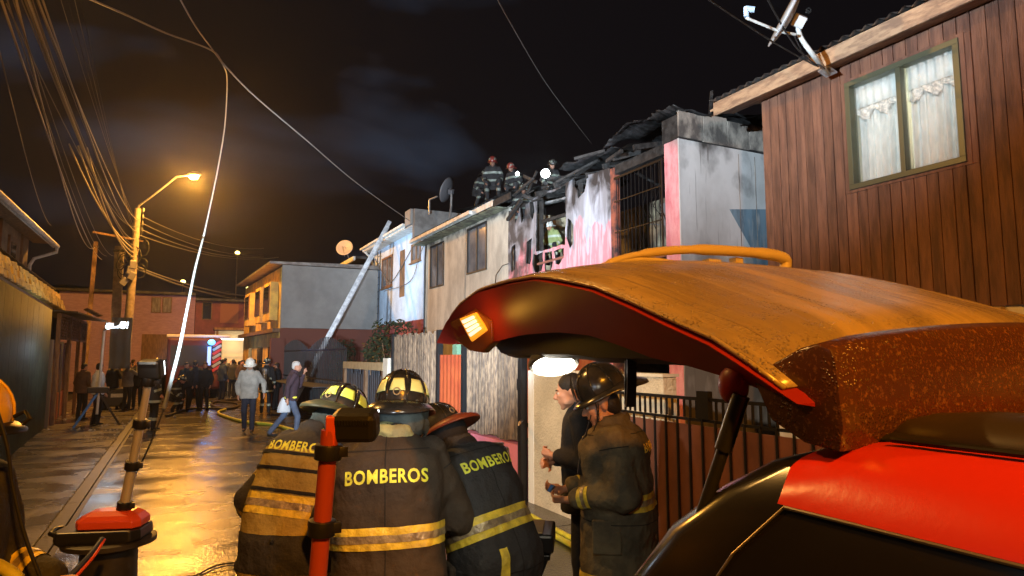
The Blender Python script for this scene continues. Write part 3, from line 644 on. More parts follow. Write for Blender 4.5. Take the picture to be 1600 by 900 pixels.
MB().tube([(-3.26, 22.4, 5.0), (-3.26, 22.4, 4.85), (-3.72, 22.1, 4.6), (-3.80, 22.05, 4.4), (-3.80, 22.05, 3.2)], .045, 8).build('downpipe', mWhiteTrim, lh)
MB().bb((-3.84, 10, 5.09), (-3.36, 22.5, 5.105)).build('soffit', mWood, lh)
# green sheet wall, made of corrugated sheets
gw = thing('green_sheet_wall', 'tall dark green corrugated metal wall at the left kerb', 'fence', (-2.75, 16, 0))
gl0 = Vector((-2.42, 9.0)); gl1 = Vector((-3.1, 21.3)); nsh = 13
for i in range(nsh):
    a = gl0.lerp(gl1, i / nsh); b = gl0.lerp(gl1, (i + .985) / nsh); d = (b - a); nn = Vector((d.y, -d.x)).normalized()
    ln = d.length
    def fn(u, v, a=a, d=d, nn=nn, ln=ln):
        p = a + d * u; k = .012 * math.sin(u * ln * 2 * math.pi / .118)
        return (p.x + nn.x * k, p.y + nn.y * k, .02 + 3.12 * v + .0)
    MB().grid(fn, 64, 1).build('sheet', mGreenWall, gw, smooth=True, solid=.004)
MB().beam((-2.46, 9, 3.17), (-3.14, 21.3, 3.17), .1, .05).build('top_rail', mIron, gw)
# awning with ochre tiles
aw = thing('tile_awning', 'sloping awning edged with stepped ochre yellow tiles above the green wall', 'awning', (-3.3, 19, 3.4))
A0 = Vector((-3.02, 13.0, 3.42)); A1 = Vector((-3.5, 25.0, 3.42))
nt_ = 30
for i in range(nt_):
    p = A0.lerp(A1, (i + .5) / nt_)
    for r_ in range(3):
        MB().box((p.x + .10 - r_ * .085, p.y + .13 * (r_ % 2), p.z - .02 + r_ * .185), (.16 + .05 * (i % 2), .36, .155), (random.uniform(-.05, .05), -.18, random.uniform(-.10, .10))).build('tile', mTile, aw, bevel=.015)
MB().beam(A0 + Vector((-.6, 0, -.02)), A1 + Vector((-.6, 0, -.02)), .9, .04).build('deck', mWood, aw)
def RPA(u, v, h): return (-3.12 - (u - 13) * .04 - v, u, 4.02 + v * .33 + h)
corrugated(MB(), RPA, 13, 25.2, 0, .8, .16, .02, per=6).build('upper_sheet', mZinc, aw, smooth=True)
# brown gate with red base panels
gt = thing('brown_gate', 'brown sheet gate with dull red base panels beyond the green wall', 'gate', (-3.3, 24, 0))
g0 = Vector((-3.1, 21.45)); g1 = Vector((-3.45, 27.5)); n_ = 16
for i in range(n_):
    a = g0.lerp(g1, i / n_); b = g0.lerp(g1, (i + .93) / n_); c = (a + b) / 2; an = math.atan2(b.y - a.y, b.x - a.x)
    MB().box((c.x, c.y, 1.55 if True else 0), ((b - a).length, .03, 1.45), (0, 0, an)).build('gate_board', mBrownGate, gt)
for i in range(4):
    a = g0.lerp(g1, i / 4); b = g0.lerp(g1, (i + .96) / 4); c = (a + b) / 2; an = math.atan2(b.y - a.y, b.x - a.x)
    MB().box((c.x + .02, c.y, .42), ((b - a).length, .04, .78), (0, 0, an)).build('base_panel', M('dull_red_panel', (.22, .06, .04), .6), gt)
for i in range(5):
    a = g0.lerp(g1, i / 4); MB().bb((a.x - .02, a.y - .04, 0), (a.x + .07, a.y + .04, 2.35)).build('post', mWood if i % 2 else mAlu, gt)
# lattice pergola
pg = thing('lattice_pergola', 'dark pergola with crossed lattice panel over the brown gate', 'pergola', (-3.2, 25, 0))
p0 = at(68, 487, Y=23.0); p1 = at(150, 487, Y=27.5)
LA = Vector((-3.05, 22.2)); LB = Vector((-3.0, 27.6)); 
def LP(u, z): q = LA.lerp(LB, u); return Vector((q.x, q.y, z))
nl = 15
for i in range(-3, nl + 1):
    for s in (1, -1):
        a0 = i / nl; a1 = (i + 3.2) / nl; z0, z1 = (2.45, 3.05) if s > 0 else (3.05, 2.45)
        ta, tb = max(0, a0), min(1, a1)
        if tb - ta < .02: continue
        za = z0 + (z1 - z0) * (ta - a0) / (a1 - a0); zb = z0 + (z1 - z0) * (tb - a0) / (a1 - a0)
        MB().beam(LP(ta, za) + Vector((.012 * s, 0, 0)), LP(tb, zb) + Vector((.012 * s, 0, 0)), .018, .035, up=(1, 0, 0)).build('lattice_slat', mWood, pg)
MB().beam(LP(0, 3.08), LP(1, 3.08), .06, .08).beam(LP(0, 2.42), LP(1, 2.42), .06, .06).build('frame', mWood, pg)
for u in (0, .36, .72, 1.0):
    q = LP(u, 0); MB().bb((q.x - .05, q.y - .05, 0), (q.x + .05, q.y + .05, 3.1)).build('post', mWood, pg)
MB().add([(-4.4, 22, 3.22), (-2.6, 22, 3.12), (-2.4, 28.2, 3.15), (-4.3, 28.2, 3.3), (-4.4, 22, 3.26), (-2.6, 22, 3.16), (-2.4, 28.2, 3.19), (-4.3, 28.2, 3.34)], [(0, 1, 2, 3), (4, 7, 6, 5), (0, 4, 5, 1), (2, 6, 7, 3), (0, 3, 7, 4), (1, 5, 6, 2)]).build('roof', mZincOld, pg)
MB().box((-2.75, 27.0, 3.42), (.5, .7, .04), (0, .5, .3)).build('loose_sheet', mFascia, pg)
# two broken-looking wood posts beyond
d0 = 31
for (x0, y0, x1, y1, r, nm, lb) in ((150, 378, 141, 480, .14, 'wooden_post', 'bare weathered wooden post with iron clamps rising behind the pergola'), (187, 386, 178, 560, .3, 'wooden_mast', 'thick square wooden mast beside the utility pole')):
    a = at(x0, y0, d=d0 - 1.5); b = at(x1, y1, d=d0 - 2.5); dr = (b - a).normalized(); b = a + dr * ((a.z) / -dr.z)
    t = thing(nm, lb, 'post', (b.x, b.y, 0))
    MB().beam(b, a, r * 1.2, r * 1.2, up=(1, 0, 0)).build('shaft', mPole if nm == 'wooden_mast' else mWood, t, bevel=.02)
    MB().box(a + Vector((0, 0, -.2)), (r * 1.5, r * 1.5, .1)).build('clamp', mIron, t)

# ------------------------------------------------------------------ utility pole with street lamp
def bulb_mat(nm, col, s): return M(nm, col, .5, emit=s)
P0 = at(216, 326, d=29); P1 = at(203, 478, d=28.6); dr = (P1 - P0).normalized(); PB = P0 + dr * (P0.z / -dr.z)
up_ = thing('utility_pole', 'leaning concrete utility pole with tangled cable boxes at mid height', 'utility pole', (PB.x, PB.y, 0))
def along(t): return PB.lerp(P0, t)
MB().tube([PB, along(.5), P0], [.21, .17, .13], 12).build('pole', mPole, up_, smooth='auto')
for i in range(4):
    z = .985 - i * .035; MB().tube([along(z) + Vector((.2, -.05, 0)), along(z) + Vector((.2, -.05, .16))], .06, 8).build('insulator', mPlasticBlack, up_)
MB().beam(along(.86) + Vector((.2, -.05, 0)), along(.99) + Vector((.2, -.05, 0)), .04, .04).build('bracket', mIron, up_)
MB().beam(along(.83) + Vector((-1.6, 0, .25)), along(.83) + Vector((.3, 0, 0)), .08, .08).build('crossarm', mWood, up_)
random.seed(21)
for i in range(9):
    c = along(.66 + .015 * i) + Vector((random.uniform(-.5, .45), random.uniform(-.25, .1), random.uniform(-.1, .1)))
    r_ = random.uniform(.14, .34); tl = random.uniform(-.5, .5)
    MB().tube([c + Vector((r_ * math.cos(a * .6), .1 * math.sin(a * .3), r_ * 1.3 * math.sin(a * .6) + tl * .1)) for a in range(12)], .022, 5).build('cable_coil', mRubber, up_)
for i in range(4):
    c = along(.70 - .03 * i) + Vector((random.uniform(-.35, .1), -.22, 0)); MB().box(c, (.26, .16, .34), (0, .2 * i, .3)).build('junction_box', mAlu, up_, bevel=.01)
sl = thing('street_lamp', 'lit sodium street lamp on a curved arm from the utility pole', 'street lamp', (P0.x, P0.y, P0.z))
E1 = at(276, 276, d=28.6); E2 = at(296, 274, d=28.2)
MB().tube([P0 + Vector((0, 0, -.3)), P0 + Vector((.02, -.05, .12)), P0.lerp(E1, .35) + Vector((0, 0, .04)), P0.lerp(E1, .75), E1, E2], .04, 8).build('arm', mSteel, sl, smooth=True)
hd = MB()
hc = at(303, 275, d=28)
ax = (E2 - E1).normalized(); Q = Matrix((ax, Vector((0, 0, 1)).cross(ax).normalized(), Vector((0, 0, 1)))).transposed()
hd.ell(hc + Vector((0, 0, .06)), (.42, .17, .12), Q, 16, 8)
hd.build('head', mSteel, sl, smooth=True)
MB().ell(hc + Vector((0, 0, -.03)), (.27, .15, .12), Q, 14, 8).build('lens', M('sodium_lens', (1, .62, .16), .4, emit=45), sl, smooth=True)
lamp('street_lamp_light', 'POINT', hc + Vector((0, 0, -.3)), 6000, (1, .42, .06), .35, parent=sl)
s3 = thing('street_lamp', 'sodium street lamp over the green sheet wall above the top of the photo', 'street lamp', (-3.6, 7.2, 0))
MB().tube([(-3.6, 7.2, 0), (-3.6, 7.2, 7.5)], [.14, .09], 10).build('pole', mPole, s3)
MB().tube([(-3.6, 7.2, 7.4), (-3.3, 7.5, 7.9), (-2.7, 7.9, 8.02)], .04, 8).build('arm', mSteel, s3)
MB().ell((-2.5, 8.0, 8.05), (.4, .2, .1)).build('head', mSteel, s3, smooth=True)
MB().ell((-2.5, 8.0, 7.95), (.26, .14, .08)).build('lens', M('sodium_lens_side', (1, .62, .16), .4, emit=30), s3, smooth=True)
lamp('street_lamp_light', 'POINT', (-2.5, 8.0, 7.75), 1700, (1, .50, .12), .12, parent=s3)
# the lamp behind the photographer that lights the car and the near road
sl2p = Vector((.2, -2.4, 5.0))
s2 = thing('street_lamp', 'sodium street lamp behind the parked red car', 'street lamp', (-1.3, -2.9, 0))
MB().tube([(-1.3, -2.9, 0), (-1.3, -2.9, 4.7)], [.14, .09], 10).build('pole', mPole, s2)
MB().tube([(-1.3, -2.9, 4.6), (-1.1, -2.8, 4.95), sl2p + Vector((0, 0, .12))], .04, 8).build('arm', mSteel, s2)
MB().ell(sl2p + Vector((0, 0, .1)), (.2, .4, .1)).build('head', mSteel, s2, smooth=True)
MB().ell(sl2p, (.14, .26, .08)).build('lens', M('sodium_lens_near', (1, .62, .16), .4, emit=30), s2, smooth=True)
lamp('street_lamp_light', 'POINT', sl2p + Vector((0, 0, -.2)), 1500, SODIUM, .12, parent=s2)
# small far lamps
for (x, y, nm) in ((371, 395, 'farthest upper'), (286, 440, 'lower left'), (388, 451, 'lower right')):
    p = at(x, y, d=70); t = thing('distant_lamp', 'tiny %s yellow lamp glowing on the dark hill' % nm, 'lamp', (p.x, p.y, p.z - 4))
    MB().tube([p + Vector((0, 0, -7)), p + Vector((0, 0, .1))], .06, 6).build('pole', mPole, t)
    MB().ell(p, (.25, .2, .2)).build('lens', M('far_lens', (1, .85, .25), .4, emit=6), t)
# dark hill behind the far houses
hm = MB().grid(lambda a, b: (-90 + 170 * a, 75 + 90 * b, -.1 + (14 + 6 * noise.noise(Vector((a * 6, b * 3, 1)))) * math.sin(b * 1.5) + 2 * noise.noise(Vector((a * 20, b * 8, 4)))), 60, 16).build('hill', M('dark_hill', (.02, .018, .016), .95), None, smooth=True); hm['kind'] = 'structure'

# ------------------------------------------------------------------ cables
def sag(a, b, s, n=16):
    return [a.lerp(b, i / n) + Vector((0, 0, -4 * s * (i / n) * (1 - i / n))) for i in range(n + 1)]
mCabG = M('grey_cable', (.13, .125, .12), .6); mCabW = M('pale_cable', (.30, .29, .27), .5)
random.seed(3)
hub = along(.80)
tops = [(2, -4, 20), (12, -3, 22), (22, 0, 24), (28, 0, 20), (34, 0, 26), (40, 0, 19), (45, 0, 22), (52, 0, 24), (58, 0, 20), (68, 0, 22), (16, 20, 24), (48, 0, 28), (60, 0, 30)]
ORD = 'first second third fourth fifth sixth seventh eighth ninth tenth eleventh twelfth thirteenth fourteenth fifteenth sixteenth seventeenth eighteenth nineteenth twentieth twenty-first twenty-second twenty-third'.split()
words = ['leftmost', 'second from left', 'third from left', 'fourth from left', 'fifth from left', 'sixth from left', 'seventh from left', 'eighth from left', 'ninth from left', 'tenth from left', 'lowest', 'thickest', 'rightmost']
names_ = sorted(range(13), key=lambda i: tops[i][0])
for i, (x, y, d) in enumerate(tops):
    A = at(x * 1.0 - 6, y - 14, d=4.2 + i * .13); B = along(.72 + .018 * i) + Vector((random.uniform(-1.5, -.2) if i < 4 else 0, 0, random.uniform(-.1, .1)))
    o = MB().tube(sag(A, B, .35 + .10 * (i % 4), 22), .0055 + .004 * (i % 3 == 0) + .004 * (i == 5), 6).build('overhead_cable', mCabG if i % 3 else mCabW, None, smooth=True)
    tag(o, '%s overhead cable, %s from the left at the top of the dense bundle' % ('grey' if i % 3 else 'pale', ORD[names_.index(i)]), 'cable', 'bundled overhead cables')
for i in range(3):                                                        # cable leftovers glinting orange near the pole
    A = at(108 + i * 14, 225 + i * 3, d=22); B = along(.78 - .02 * i)
    o = MB().tube(sag(A, B, .5 + .1 * i, 14), .028, 6).build('overhead_cable', mCabW, None, smooth=True); tag(o, 'pale loosely hanging cable, %s from the left of three near the pole top' % ORD[i], 'cable', 'loose cable ends at the pole')
for i, (xt, yt, xb, yb) in enumerate(((95, 0, 160, 226), (107, 0, 166, 212), (118, 0, 170, 190), (128, 0, 172, 160))):
    A = at(xt - 6, yt - 20, d=7); B = at(xb, yb, d=20)
    C_ = B + (B - A) * .6
    o = MB().tube(sag(A, along(.93 - i * .03), .25, 18), .0045, 5).build('thin_cable', mRubber if i % 2 else mCabG, None, smooth=True); tag(o, 'thin faint cable, %s from the left right of the dense overhead bundle' % ORD[i], 'cable', 'thin faint overhead cables')
A = at(-8, 50, d=5); B = at(80, 352, d=24)
o = MB().tube(sag(A, B, .3, 14), .006, 6).build('overhead_cable', mCabG, None, smooth=True); tag(o, 'lone grey cable far left running down to the left house', 'cable')
for i, (x, y) in enumerate(((372, 388), (372, 398), (372, 400), (395, 402), (400, 462), (400, 470))):
    A = along(.97 - i * .035 if i < 4 else .74 - .01 * i); B = at(x + 40, y, d=44)
    o = MB().tube(sag(A, B, .5, 14), .022 if i < 4 else .04, 5).build('street_cable', mCabG, None, smooth=True); tag(o, 'sagging cable from the utility pole over the far street, %s from the top' % ORD[i], 'cable', 'cables beyond the utility pole')
# the two pale wires of the upper left, and the one that hangs down to the road
J = at(331, 79, d=8.5); K = at(352, 103, d=9)
pA = [at(130, -6, d=5.5), at(190, 20, d=6.4), at(260, 52, d=7.4), J, K, at(400, 152, d=10.5), at(480, 220, d=13), at(560, 288, d=17), at(640, 345, d=22)]
def smooth_pts(p, n=6):
    out = []
    for i in range(len(p) - 1):
        a = p[max(i - 1, 0)]; b = p[i]; c = p[i + 1]; d = p[min(i + 2, len(p) - 1)]
        for k in range(n):
            t = k / n; out.append(.5 * ((2 * b) + (c - a) * t + (2 * a - 5 * b + 4 * c - d) * t * t + (3 * b - a - 3 * c + d) * t ** 3))
    return out + [p[-1]]
o = MB().tube(smooth_pts(pA), .011, 6).build('pale_wire', mCabW, None, smooth=True); tag(o, 'long pale service wire sagging across the sky to the white house roof', 'wire')
pB = [at(278, -8, d=6.2), at(305, 40, d=7.2), J + Vector((.01, 0, .01)), K + Vector((-.02, 0, -.01)), at(355, 125, d=8.8), at(352, 190, d=8.2), at(343, 250, d=7.6), at(330, 315, d=7.0), at(318, 370, d=6.4)]
o = MB().tube(smooth_pts(pB), .0085, 6).build('pale_wire', mCabW, None, smooth=True); tag(o, 'pale wire dropping straight down out of the sky above the hanging cable', 'wire')
mHang = M('white_hanging_cable', (.15, .16, .15), .6)
pC = [at(318, 370, d=6.4), at(305, 420, d=6.0), at(293, 480, d=5.5), at(280, 545, d=5.1), at(266, 600, d=4.8), at(256, 640, d=4.65)]
o = MB().tube(smooth_pts(pC), [.009 + .006 * min(1, i / 26) for i in range(len(smooth_pts(pC)))], 8).build('hanging_cable', mHang, None, smooth=True); tag(o, 'thick bright white cable hanging slantwise in front of the crowd', 'cable')
pD = [at(256, 640, d=4.65), at(246, 665, d=4.6), at(232, 700, d=4.5), at(215, 735, d=4.4), at(207, 755, d=4.4)]
o = MB().tube(smooth_pts(pD), .006, 6).build('dark_wire', mRubber, None, smooth=True); tag(o, 'thin dark wire below the white hanging cable beside the left mast', 'wire')
for (pts, lb) in (([at(775, -6, d=9), at(800, 40, d=11), at(850, 125, d=16), at(890, 180, d=19), at(925, 225, d=22)], 'thin dark grey wire running down the sky to the burnt roof'), ([at(1100, -6, d=6), at(1150, 28, d=6.6), at(1215, 70, d=7.4), at(1275, 103, d=7.9)], 'black wire passing behind the dish arm to the board house eave'), ([at(1197, -6, d=7.0), at(1215, 28, d=7.3), at(1245, 75, d=7.6), at(1278, 104, d=7.9)], 'thin black wire dropping steeply behind the dish to the eave')):
    o = MB().tube(smooth_pts(pts), .010, 6).build('house_wire', mCabG if 'grey' in lb else mRubber, None, smooth=True); tag(o, lb, 'wire')
for (pts, r_, lb) in (([Vector((HX - .03, 27.9, 6.1)), Vector((HX - .03, 26, 5.0)), Vector((HX - .03, 25, 4.9)), Vector((HX - .03, 22.8, 5.8))], .015, 'loose grey wire drooping over the white house front'), ([at(600, 455, X=HX - .05), at(640, 440, X=HX - .05), at(655, 400, X=HX - .05), at(664, 380, X=HX - .05)], .012, 'thin wire looping down the white wall beside the beige house')):
    o = MB().tube(smooth_pts(pts), r_, 6).build('wall_wire', mCabG, None, smooth=True); tag(o, lb, 'wire')

# ------------------------------------------------------------------ dishes
def dish(name, label, c, aim, r, foot, mat, lnb=None):
    t = thing(name, label, 'satellite dish', foot); c = Vector(c); z = (Vector(aim)).normalized(); x = z.orthogonal().normalized(); y = z.cross(x); Qd = Matrix((x, y, z)).transposed()
    MB().lathe([(r * k / 6, .22 * r * (k / 6) ** 2) for k in range(1, 7)], c, 28, q=Qd, cap=False).add([c + Qd @ Vector((r / 6 * math.cos(a * math.pi / 14), r / 6 * math.sin(a * math.pi / 14), .22 * r / 36)) for a in range(28)], [tuple(range(28))]).build('dish', mat, t, smooth=True, solid=.012)
    MB().box(c - z * .09, (r * .35, r * .35, .14), Qd).build('mount', mat, t, bevel=.01)
    return t, Qd, z
# big one on the board house eave
c = at(1237, 28, d=7.6); foot = at(1293, 112, X=7.12)
vd = (c - Vector((0, 0, CH))).normalized(); vl = -vd.cross(Vector((0, 0, 1))).normalized(); vu = vl.cross(vd) * -1
vu = vu if vu.z > 0 else -vu
t, Qd, z = dish('satellite_dish', 'white satellite dish seen edge on above the board house eave', c, vl * .84 + vu * .54 - vd * .06, .37, foot, mDish)
el = at(1247, 42, d=7.65)
MB().tube(smooth_pts([foot + Vector((0, 0, -.02)), at(1272, 88, d=7.75), at(1252, 60, d=7.7), el, c - z * .1]), .028, 10).build('mast', mWhiteTrim, t, smooth=True)
MB().box(foot, (.16, .16, .02), (0, .3, 0)).build('foot_plate', mSteel, t)
lnb = at(1166, 18, d=7.3)
MB().tube(smooth_pts([c - z * .05 + Vector((0, 0, -.18)), at(1222, 50, d=7.5), at(1200, 42, d=7.42), at(1166, 28, d=7.3)]), .016, 8).build('feed_arm', mWhiteTrim, t, smooth=True)
MB().tube([lnb + Vector((0, 0, -.06)), lnb + Vector((0, 0, .05))], .03, 10).tube([lnb + Vector((0, 0, .03)), at(1178, 15, d=7.3) + Vector((0, 0, .0))], .035, 10).build('receiver', M('pale_blue_plastic', (.35, .48, .65), .4), t, smooth='auto')
MB().tube([c - z * .12 + Vector((.02 * math.cos(a), .05 * math.cos(a) - .1, .09 + .04 * math.sin(a * 1.3))) for a in range(9)], .008, 5).tube(smooth_pts([at(1240, 55, d=7.6), at(1262, 95, d=7.75), at(1282, 102, d=7.85), foot]), .007, 5).build('coax_cable', mRubber, t)
# far one on the blue house
c = at(539, 388, X=HX - .2); t, Qd, z = dish('satellite_dish', 'round grey satellite dish on the roof beside the long ladder', c, (-.55, -1, .35), .42, (c.x + .2, c.y, 6.2), M('far_dish_grey', (.55, .53, .55), .5))
MB().tube([c - z * .1, c + Vector((.25, 0, -.6)), (c.x + .35, c.y, 6.22)], .035, 8).build('mast', mSteel, t)
MB().tube([c - Vector((0, 0, .42)), c + z * .45 + Vector((0, 0, -.1))], .015, 6).build('feed_arm', mSteel, t)
c = at(701, 298, X=HX - .2); t, Qd, z = dish('satellite_dish', 'dark satellite dish turned sideways on the grey parapet', c, (-1.0, .95, .55), .40, (c.x, c.y, c.z - .8), M('dark_dish', (.10, .10, .11), .5))
MB().tube([c - z * .1, c + Vector((.05, -.1, -.5)), at(702, 350, X=HX - .3)], .035, 8).build('mast', mSteel, t)
c = at(671, 312, X=HX - .1); t = thing('roof_antenna', 'small grey antenna bracket on the end of the parapet', 'antenna', c - Vector((0, 0, .3)))
MB().tube([c + Vector((0, 0, -.5)), c, c + Vector((.1, -.45, .02))], .035, 6).build('bracket', mSteel, t)

# ------------------------------------------------------------------ long ladder
la = at(601, 362, X=7.0); lb_ = at(448, 648, Z=0); 
t = thing('extension_ladder', 'long aluminium extension ladder leaning on the white house eave', 'ladder', lb_)
dv = (la - lb_).normalized(); sd = dv.cross(Vector((1, -.3, 0))).normalized(); sd = Vector((.25, .97, 0)).normalized(); sd = (sd - dv * sd.dot(dv)).normalized()
mLad = M('ladder_aluminium', (.62, .63, .65), .5, metal=.0, col2=(.36, .37, .4), nscale=5)
for s in (-.22, .22): MB().beam(lb_ + sd * s, la + sd * s + dv * .4, .05, .15, up=dv.cross(sd)).build('rail', mLad, t)
n_ = int((la - lb_).length / .3)
for i in range(1, n_): MB().tube([lb_ + dv * i * .3 - sd * .2, lb_ + dv * i * .3 + sd * .2], .02, 6).build('rung', mLad, t)
for f_ in (.33, .97): MB().beam(lb_.lerp(la, f_) - sd * .22 + dv.cross(sd) * .002, lb_.lerp(la, f_ + .06) - sd * .22, .045, .10, up=dv.cross(sd)).build('blue_band', M('blue_tape', (.03, .16, .55), .4), t)

# ------------------------------------------------------------------ front fences, right side, going away from us
FX = 4.2
cw = thing('cream_wall', 'cream rough cast garden wall with a bright white end post', 'wall', (FX + .1, 6.5, 0))
MB().bb((FX, 5.1, 0), (FX + .16, 7.72, 1.70)).build('wall', mCream, cw)
MB().bb((FX - .012, 7.721, 0), (FX + .165, 7.86, 1.715)).build('end_post', M('white_end_post', (.78, .78, .74), .7), cw)
MB().bb((FX - .02, 5.08, 1.701), (FX + .18, 7.72, 1.73)).build('coping', mCream2, cw)
sg = thing('sliding_gate', 'dark brown sheet metal gate topped with a row of black pickets', 'gate', (FX - .1, 4, 0))
GX = 4.08
yy = 5.72; k = 0
while yy > .2:
    MB().bb((GX, yy - .155, .08), (GX + .012, yy - .004, 1.30)).build('panel', mBrownPanel, sg, bevel=.002)
    MB().bb((GX - .018, yy - .008, .07), (GX - .001, yy + .008, 1.36)).build('rib', mIron, sg)
    yy -= .16; k += 1
yy = 5.72
while yy > .2:
    MB().bb((GX - .004, yy - .008, 1.362), (GX + .014, yy + .008, 1.515)).build('picket', mIron, sg)
    yy -= .08
MB().bb((GX - .006, .2, 1.516), (GX + .02, 5.75, 1.545)).bb((GX - .006, .2, 1.335), (GX - .0005 + .0, 5.73, 1.36)).bb((GX - .01, .2, .03), (GX + .02, 5.75, .075)).build('rail', mIron, sg)
MB().bb((GX - .02, 5.74, 0), (GX + .04, 5.79, 1.60)).build('stile', mIron, sg)
for y_ in (3.3, 4.35): MB().bb((GX - .022, y_, 1.36), (GX + .03, y_ + .14, 1.60)).build('lock_box', mIron, sg)
ft = thing('foot_rail', 'black iron post of the gate standing beside the cream wall end', 'post', (FX - .04, 7.95, 0))
MB().bb((FX - .10, 7.90, 0), (FX + .0, 8.0, 1.98)).build('post', mIron, ft, bevel=.005)
MB().bb((FX - .11, 7.88, 1.60), (FX - .101, 8.0, 1.45)).build('hinge_plate', mIron, ft)
MB().tube([(FX - .11, 7.85, 1.06), (FX - .22, 7.70, 1.05)], .02, 8).build('latch', mIron, ft)
MB().tube([(FX - .22, 7.70, 1.05), (FX - .30, 7.58, 1.03)], [.02, .008], 8).build('latch_tip', M('tan_wood_tip', (.5, .32, .15), .6), ft)
# reed fence panels
def reed_panel(y0, y1, z0, z1, label, X=FX):
    t = thing('reed_fence', label, 'fence', (X, (y0 + y1) / 2, z0), 'reed fence panels')
    y_ = y0; k = 0
    while y_ < y1 - .05:
        r_ = .040 + .008 * math.sin(k * 3.7)
        MB().tube([(X + .01 * math.sin(k * 2.1), y_ + r_, z0 + .02 * math.sin(k)), (X, y_ + r_ + .012 * math.sin(k), z1 + .03 * math.sin(k * 1.9))], r_, 8).build('reed', mReed, t, smooth='auto')
        y_ += r_ * 2 + .034; k += 1
    MB().bb((X + .07, y0, z0 + .2), (X + .10, y1, z0 + .26)).bb((X + .07, y0, z1 - .3), (X + .10, y1, z1 - .24)).bb((X + .065, y0 + .02, z0 + .02), (X + .069, y1 - .02, z1 - .06)).build('back_rail_and_dark_sheet', mIron, t)  # rails, plus a black sheet added so gaps between reeds look dark
    return t
reed_panel(8.05, 10.02, .74, 2.32, 'near panel of upright grey brown reeds above the pink base')
reed_panel(11.35, 14.05, .70, 2.34, 'far panel of upright grey brown reeds left of the red sheet')
pl = MB().bb((FX - .04, 8.03, 0), (FX + .14, 14.1, .70)).build('pink_low_wall', mPinkLow); tag(pl, 'low pink wall under the reed panels', 'wall')
for i, y_ in enumerate((10.05, 11.24, 14.1)):
    o = MB().bb((FX - .05, y_, .701 if i < 3 else 0), (FX + .05, y_ + .09, 2.38)).build('fence_post', mIron); tag(o, ['black fence post between the red sheet and the near reeds', 'black fence post left of the red sheet', 'black fence post at the far end of the reeds'][i], 'post')
rd = thing('red_sheet_gate', 'orange red ribbed steel sheet standing between the two reed panels', 'gate', (FX, 10.7, .7))
MB().grid(lambda a, b: (FX - .02 + (.012 if int(a * 24) % 4 < 2 else -.008), 10.16 + 1.06 * a, .71 + 1.22 * b), 24, 1).build('sheet', mRedDoor, rd, solid=.004)
MB().bb((FX + .02, 10.5, .71), (FX + .1, 10.7, 2.3)).build('post', mGreenPaint, rd)
# yellow-topped wall and dark gates beyond
yw = thing('lintel_fence', 'dark slatted fence under a long ochre concrete lintel', 'fence', (FX - .1, 16, 0))
MB().bb((FX - .12, 14.6, 1.58), (FX + .12, 18.6, 1.76)).build('lintel', M('ochre_concrete', (.42, .32, .18), .8, col2=(.33, .25, .14), nscale=4), yw)
for i in range(22):
    y_ = 14.7 + i * .18; MB().bb((FX - .03, y_, .1), (FX, y_ + .13, 1.57 - (.12 if i % 5 == 2 else 0))).build('slat', vary(M('dark_blue_slat', (.035, .04, .05), .6), .3) if i == 0 else bpy.data.materials['dark_blue_slat'], yw)
for y_ in (14.6, 16.2, 18.5): MB().bb((FX - .1, y_, 0), (FX + .1, y_ + .16, 1.579)).build('post', mWood, yw)
tag(MB().bb((FX - .12, 13.25 + .95, 0), (FX + .15, 14.55, 1.86)).build('white_pillar', mCream2), 'short pale square gate pillar left of the reed fence', 'pillar')
dg = thing('arched_gate', 'tall dark iron gate with an arched top near the long ladder', 'gate', (4.0, 21.5, 0))
DA = Vector((FX, 18.8)); DB = Vector((3.55, 27.0)); n_ = 46
for i in range(n_ + 1):
    q = DA.lerp(DB, i / n_); h = 2.15 + .35 * math.sin(math.pi * ((i / n_ * 2) % 1))
    MB().bb((q.x - .015, q.y - .015, .05), (q.x + .015, q.y + .015, h)).build('bar', mIron, dg)
for z_ in (.3, 1.2, 2.1): MB().beam((DA.x, DA.y, z_), (DB.x, DB.y, z_), .04, .04).build('rail', mIron, dg)
MB().beam((DA.x + .05, DA.y, 1.05), (DB.x + .05, DB.y, 1.05), .02, 1.9, up=(1, 0, 0)).build('sheet', M('dark_blue_sheet', (.02, .024, .032), .55), dg)
q = DA.lerp(DB, .95); tag(MB().bb((q.x - .5, 26.5, 0), (q.x + .0, 26.9, 2.6)).build('brown_gate_pillar', mBrownLow), 'tall brown red pillar at the corner of the yellow house', 'pillar')

# shrubs in the yards: small leaves on stems
def shrub(x, y, z, r, h, n, seed, label):
    t = thing('shrub', label, 'shrub', (x, y, z)); random.seed(seed); st = MB(); lf = MB()
    for i in range(7):
        a = random.random() * 6.28; e = Vector((x + r * .7 * math.cos(a), y + r * .7 * math.sin(a), z + h * random.uniform(.6, .95))); st.tube([(x, y, z), Vector((x, y, z)).lerp(e, .5) + Vector((0, 0, .1)), e], [.03, .02, .008], 5)
    for i in range(n):
        a = random.random() * 6.28; rr = r * random.random() ** .5; zz = z + h * (.25 + .75 * random.random()); k = 1 - abs((zz - z) / h - .6) * .9
        c = Vector((x + rr * k * math.cos(a), y + rr * k * math.sin(a), zz)) + Vector((noise.noise(Vector((a * 2, zz * 2, seed))),) * 3) * .2
        u = Vector((random.uniform(-1, 1), random.uniform(-1, 1), random.uniform(-.6, 1))).normalized() * .09; v = u.orthogonal().normalized() * .035
        lf.add([c - u, c - v, c + u, c + v], [(0, 1, 2, 3)])
    st.build('stem', mWood, t); lf.build('foliage', mLeaf, t)
shrub(5.7, 20.6, 0, .7, 2.5, 900, 1, 'dark leafy shrub behind the iron gate below the white house')
shrub(5.5, 18.4, 0, .9, 2.9, 1100, 2, 'lower dark shrub in front of the red ground floor')
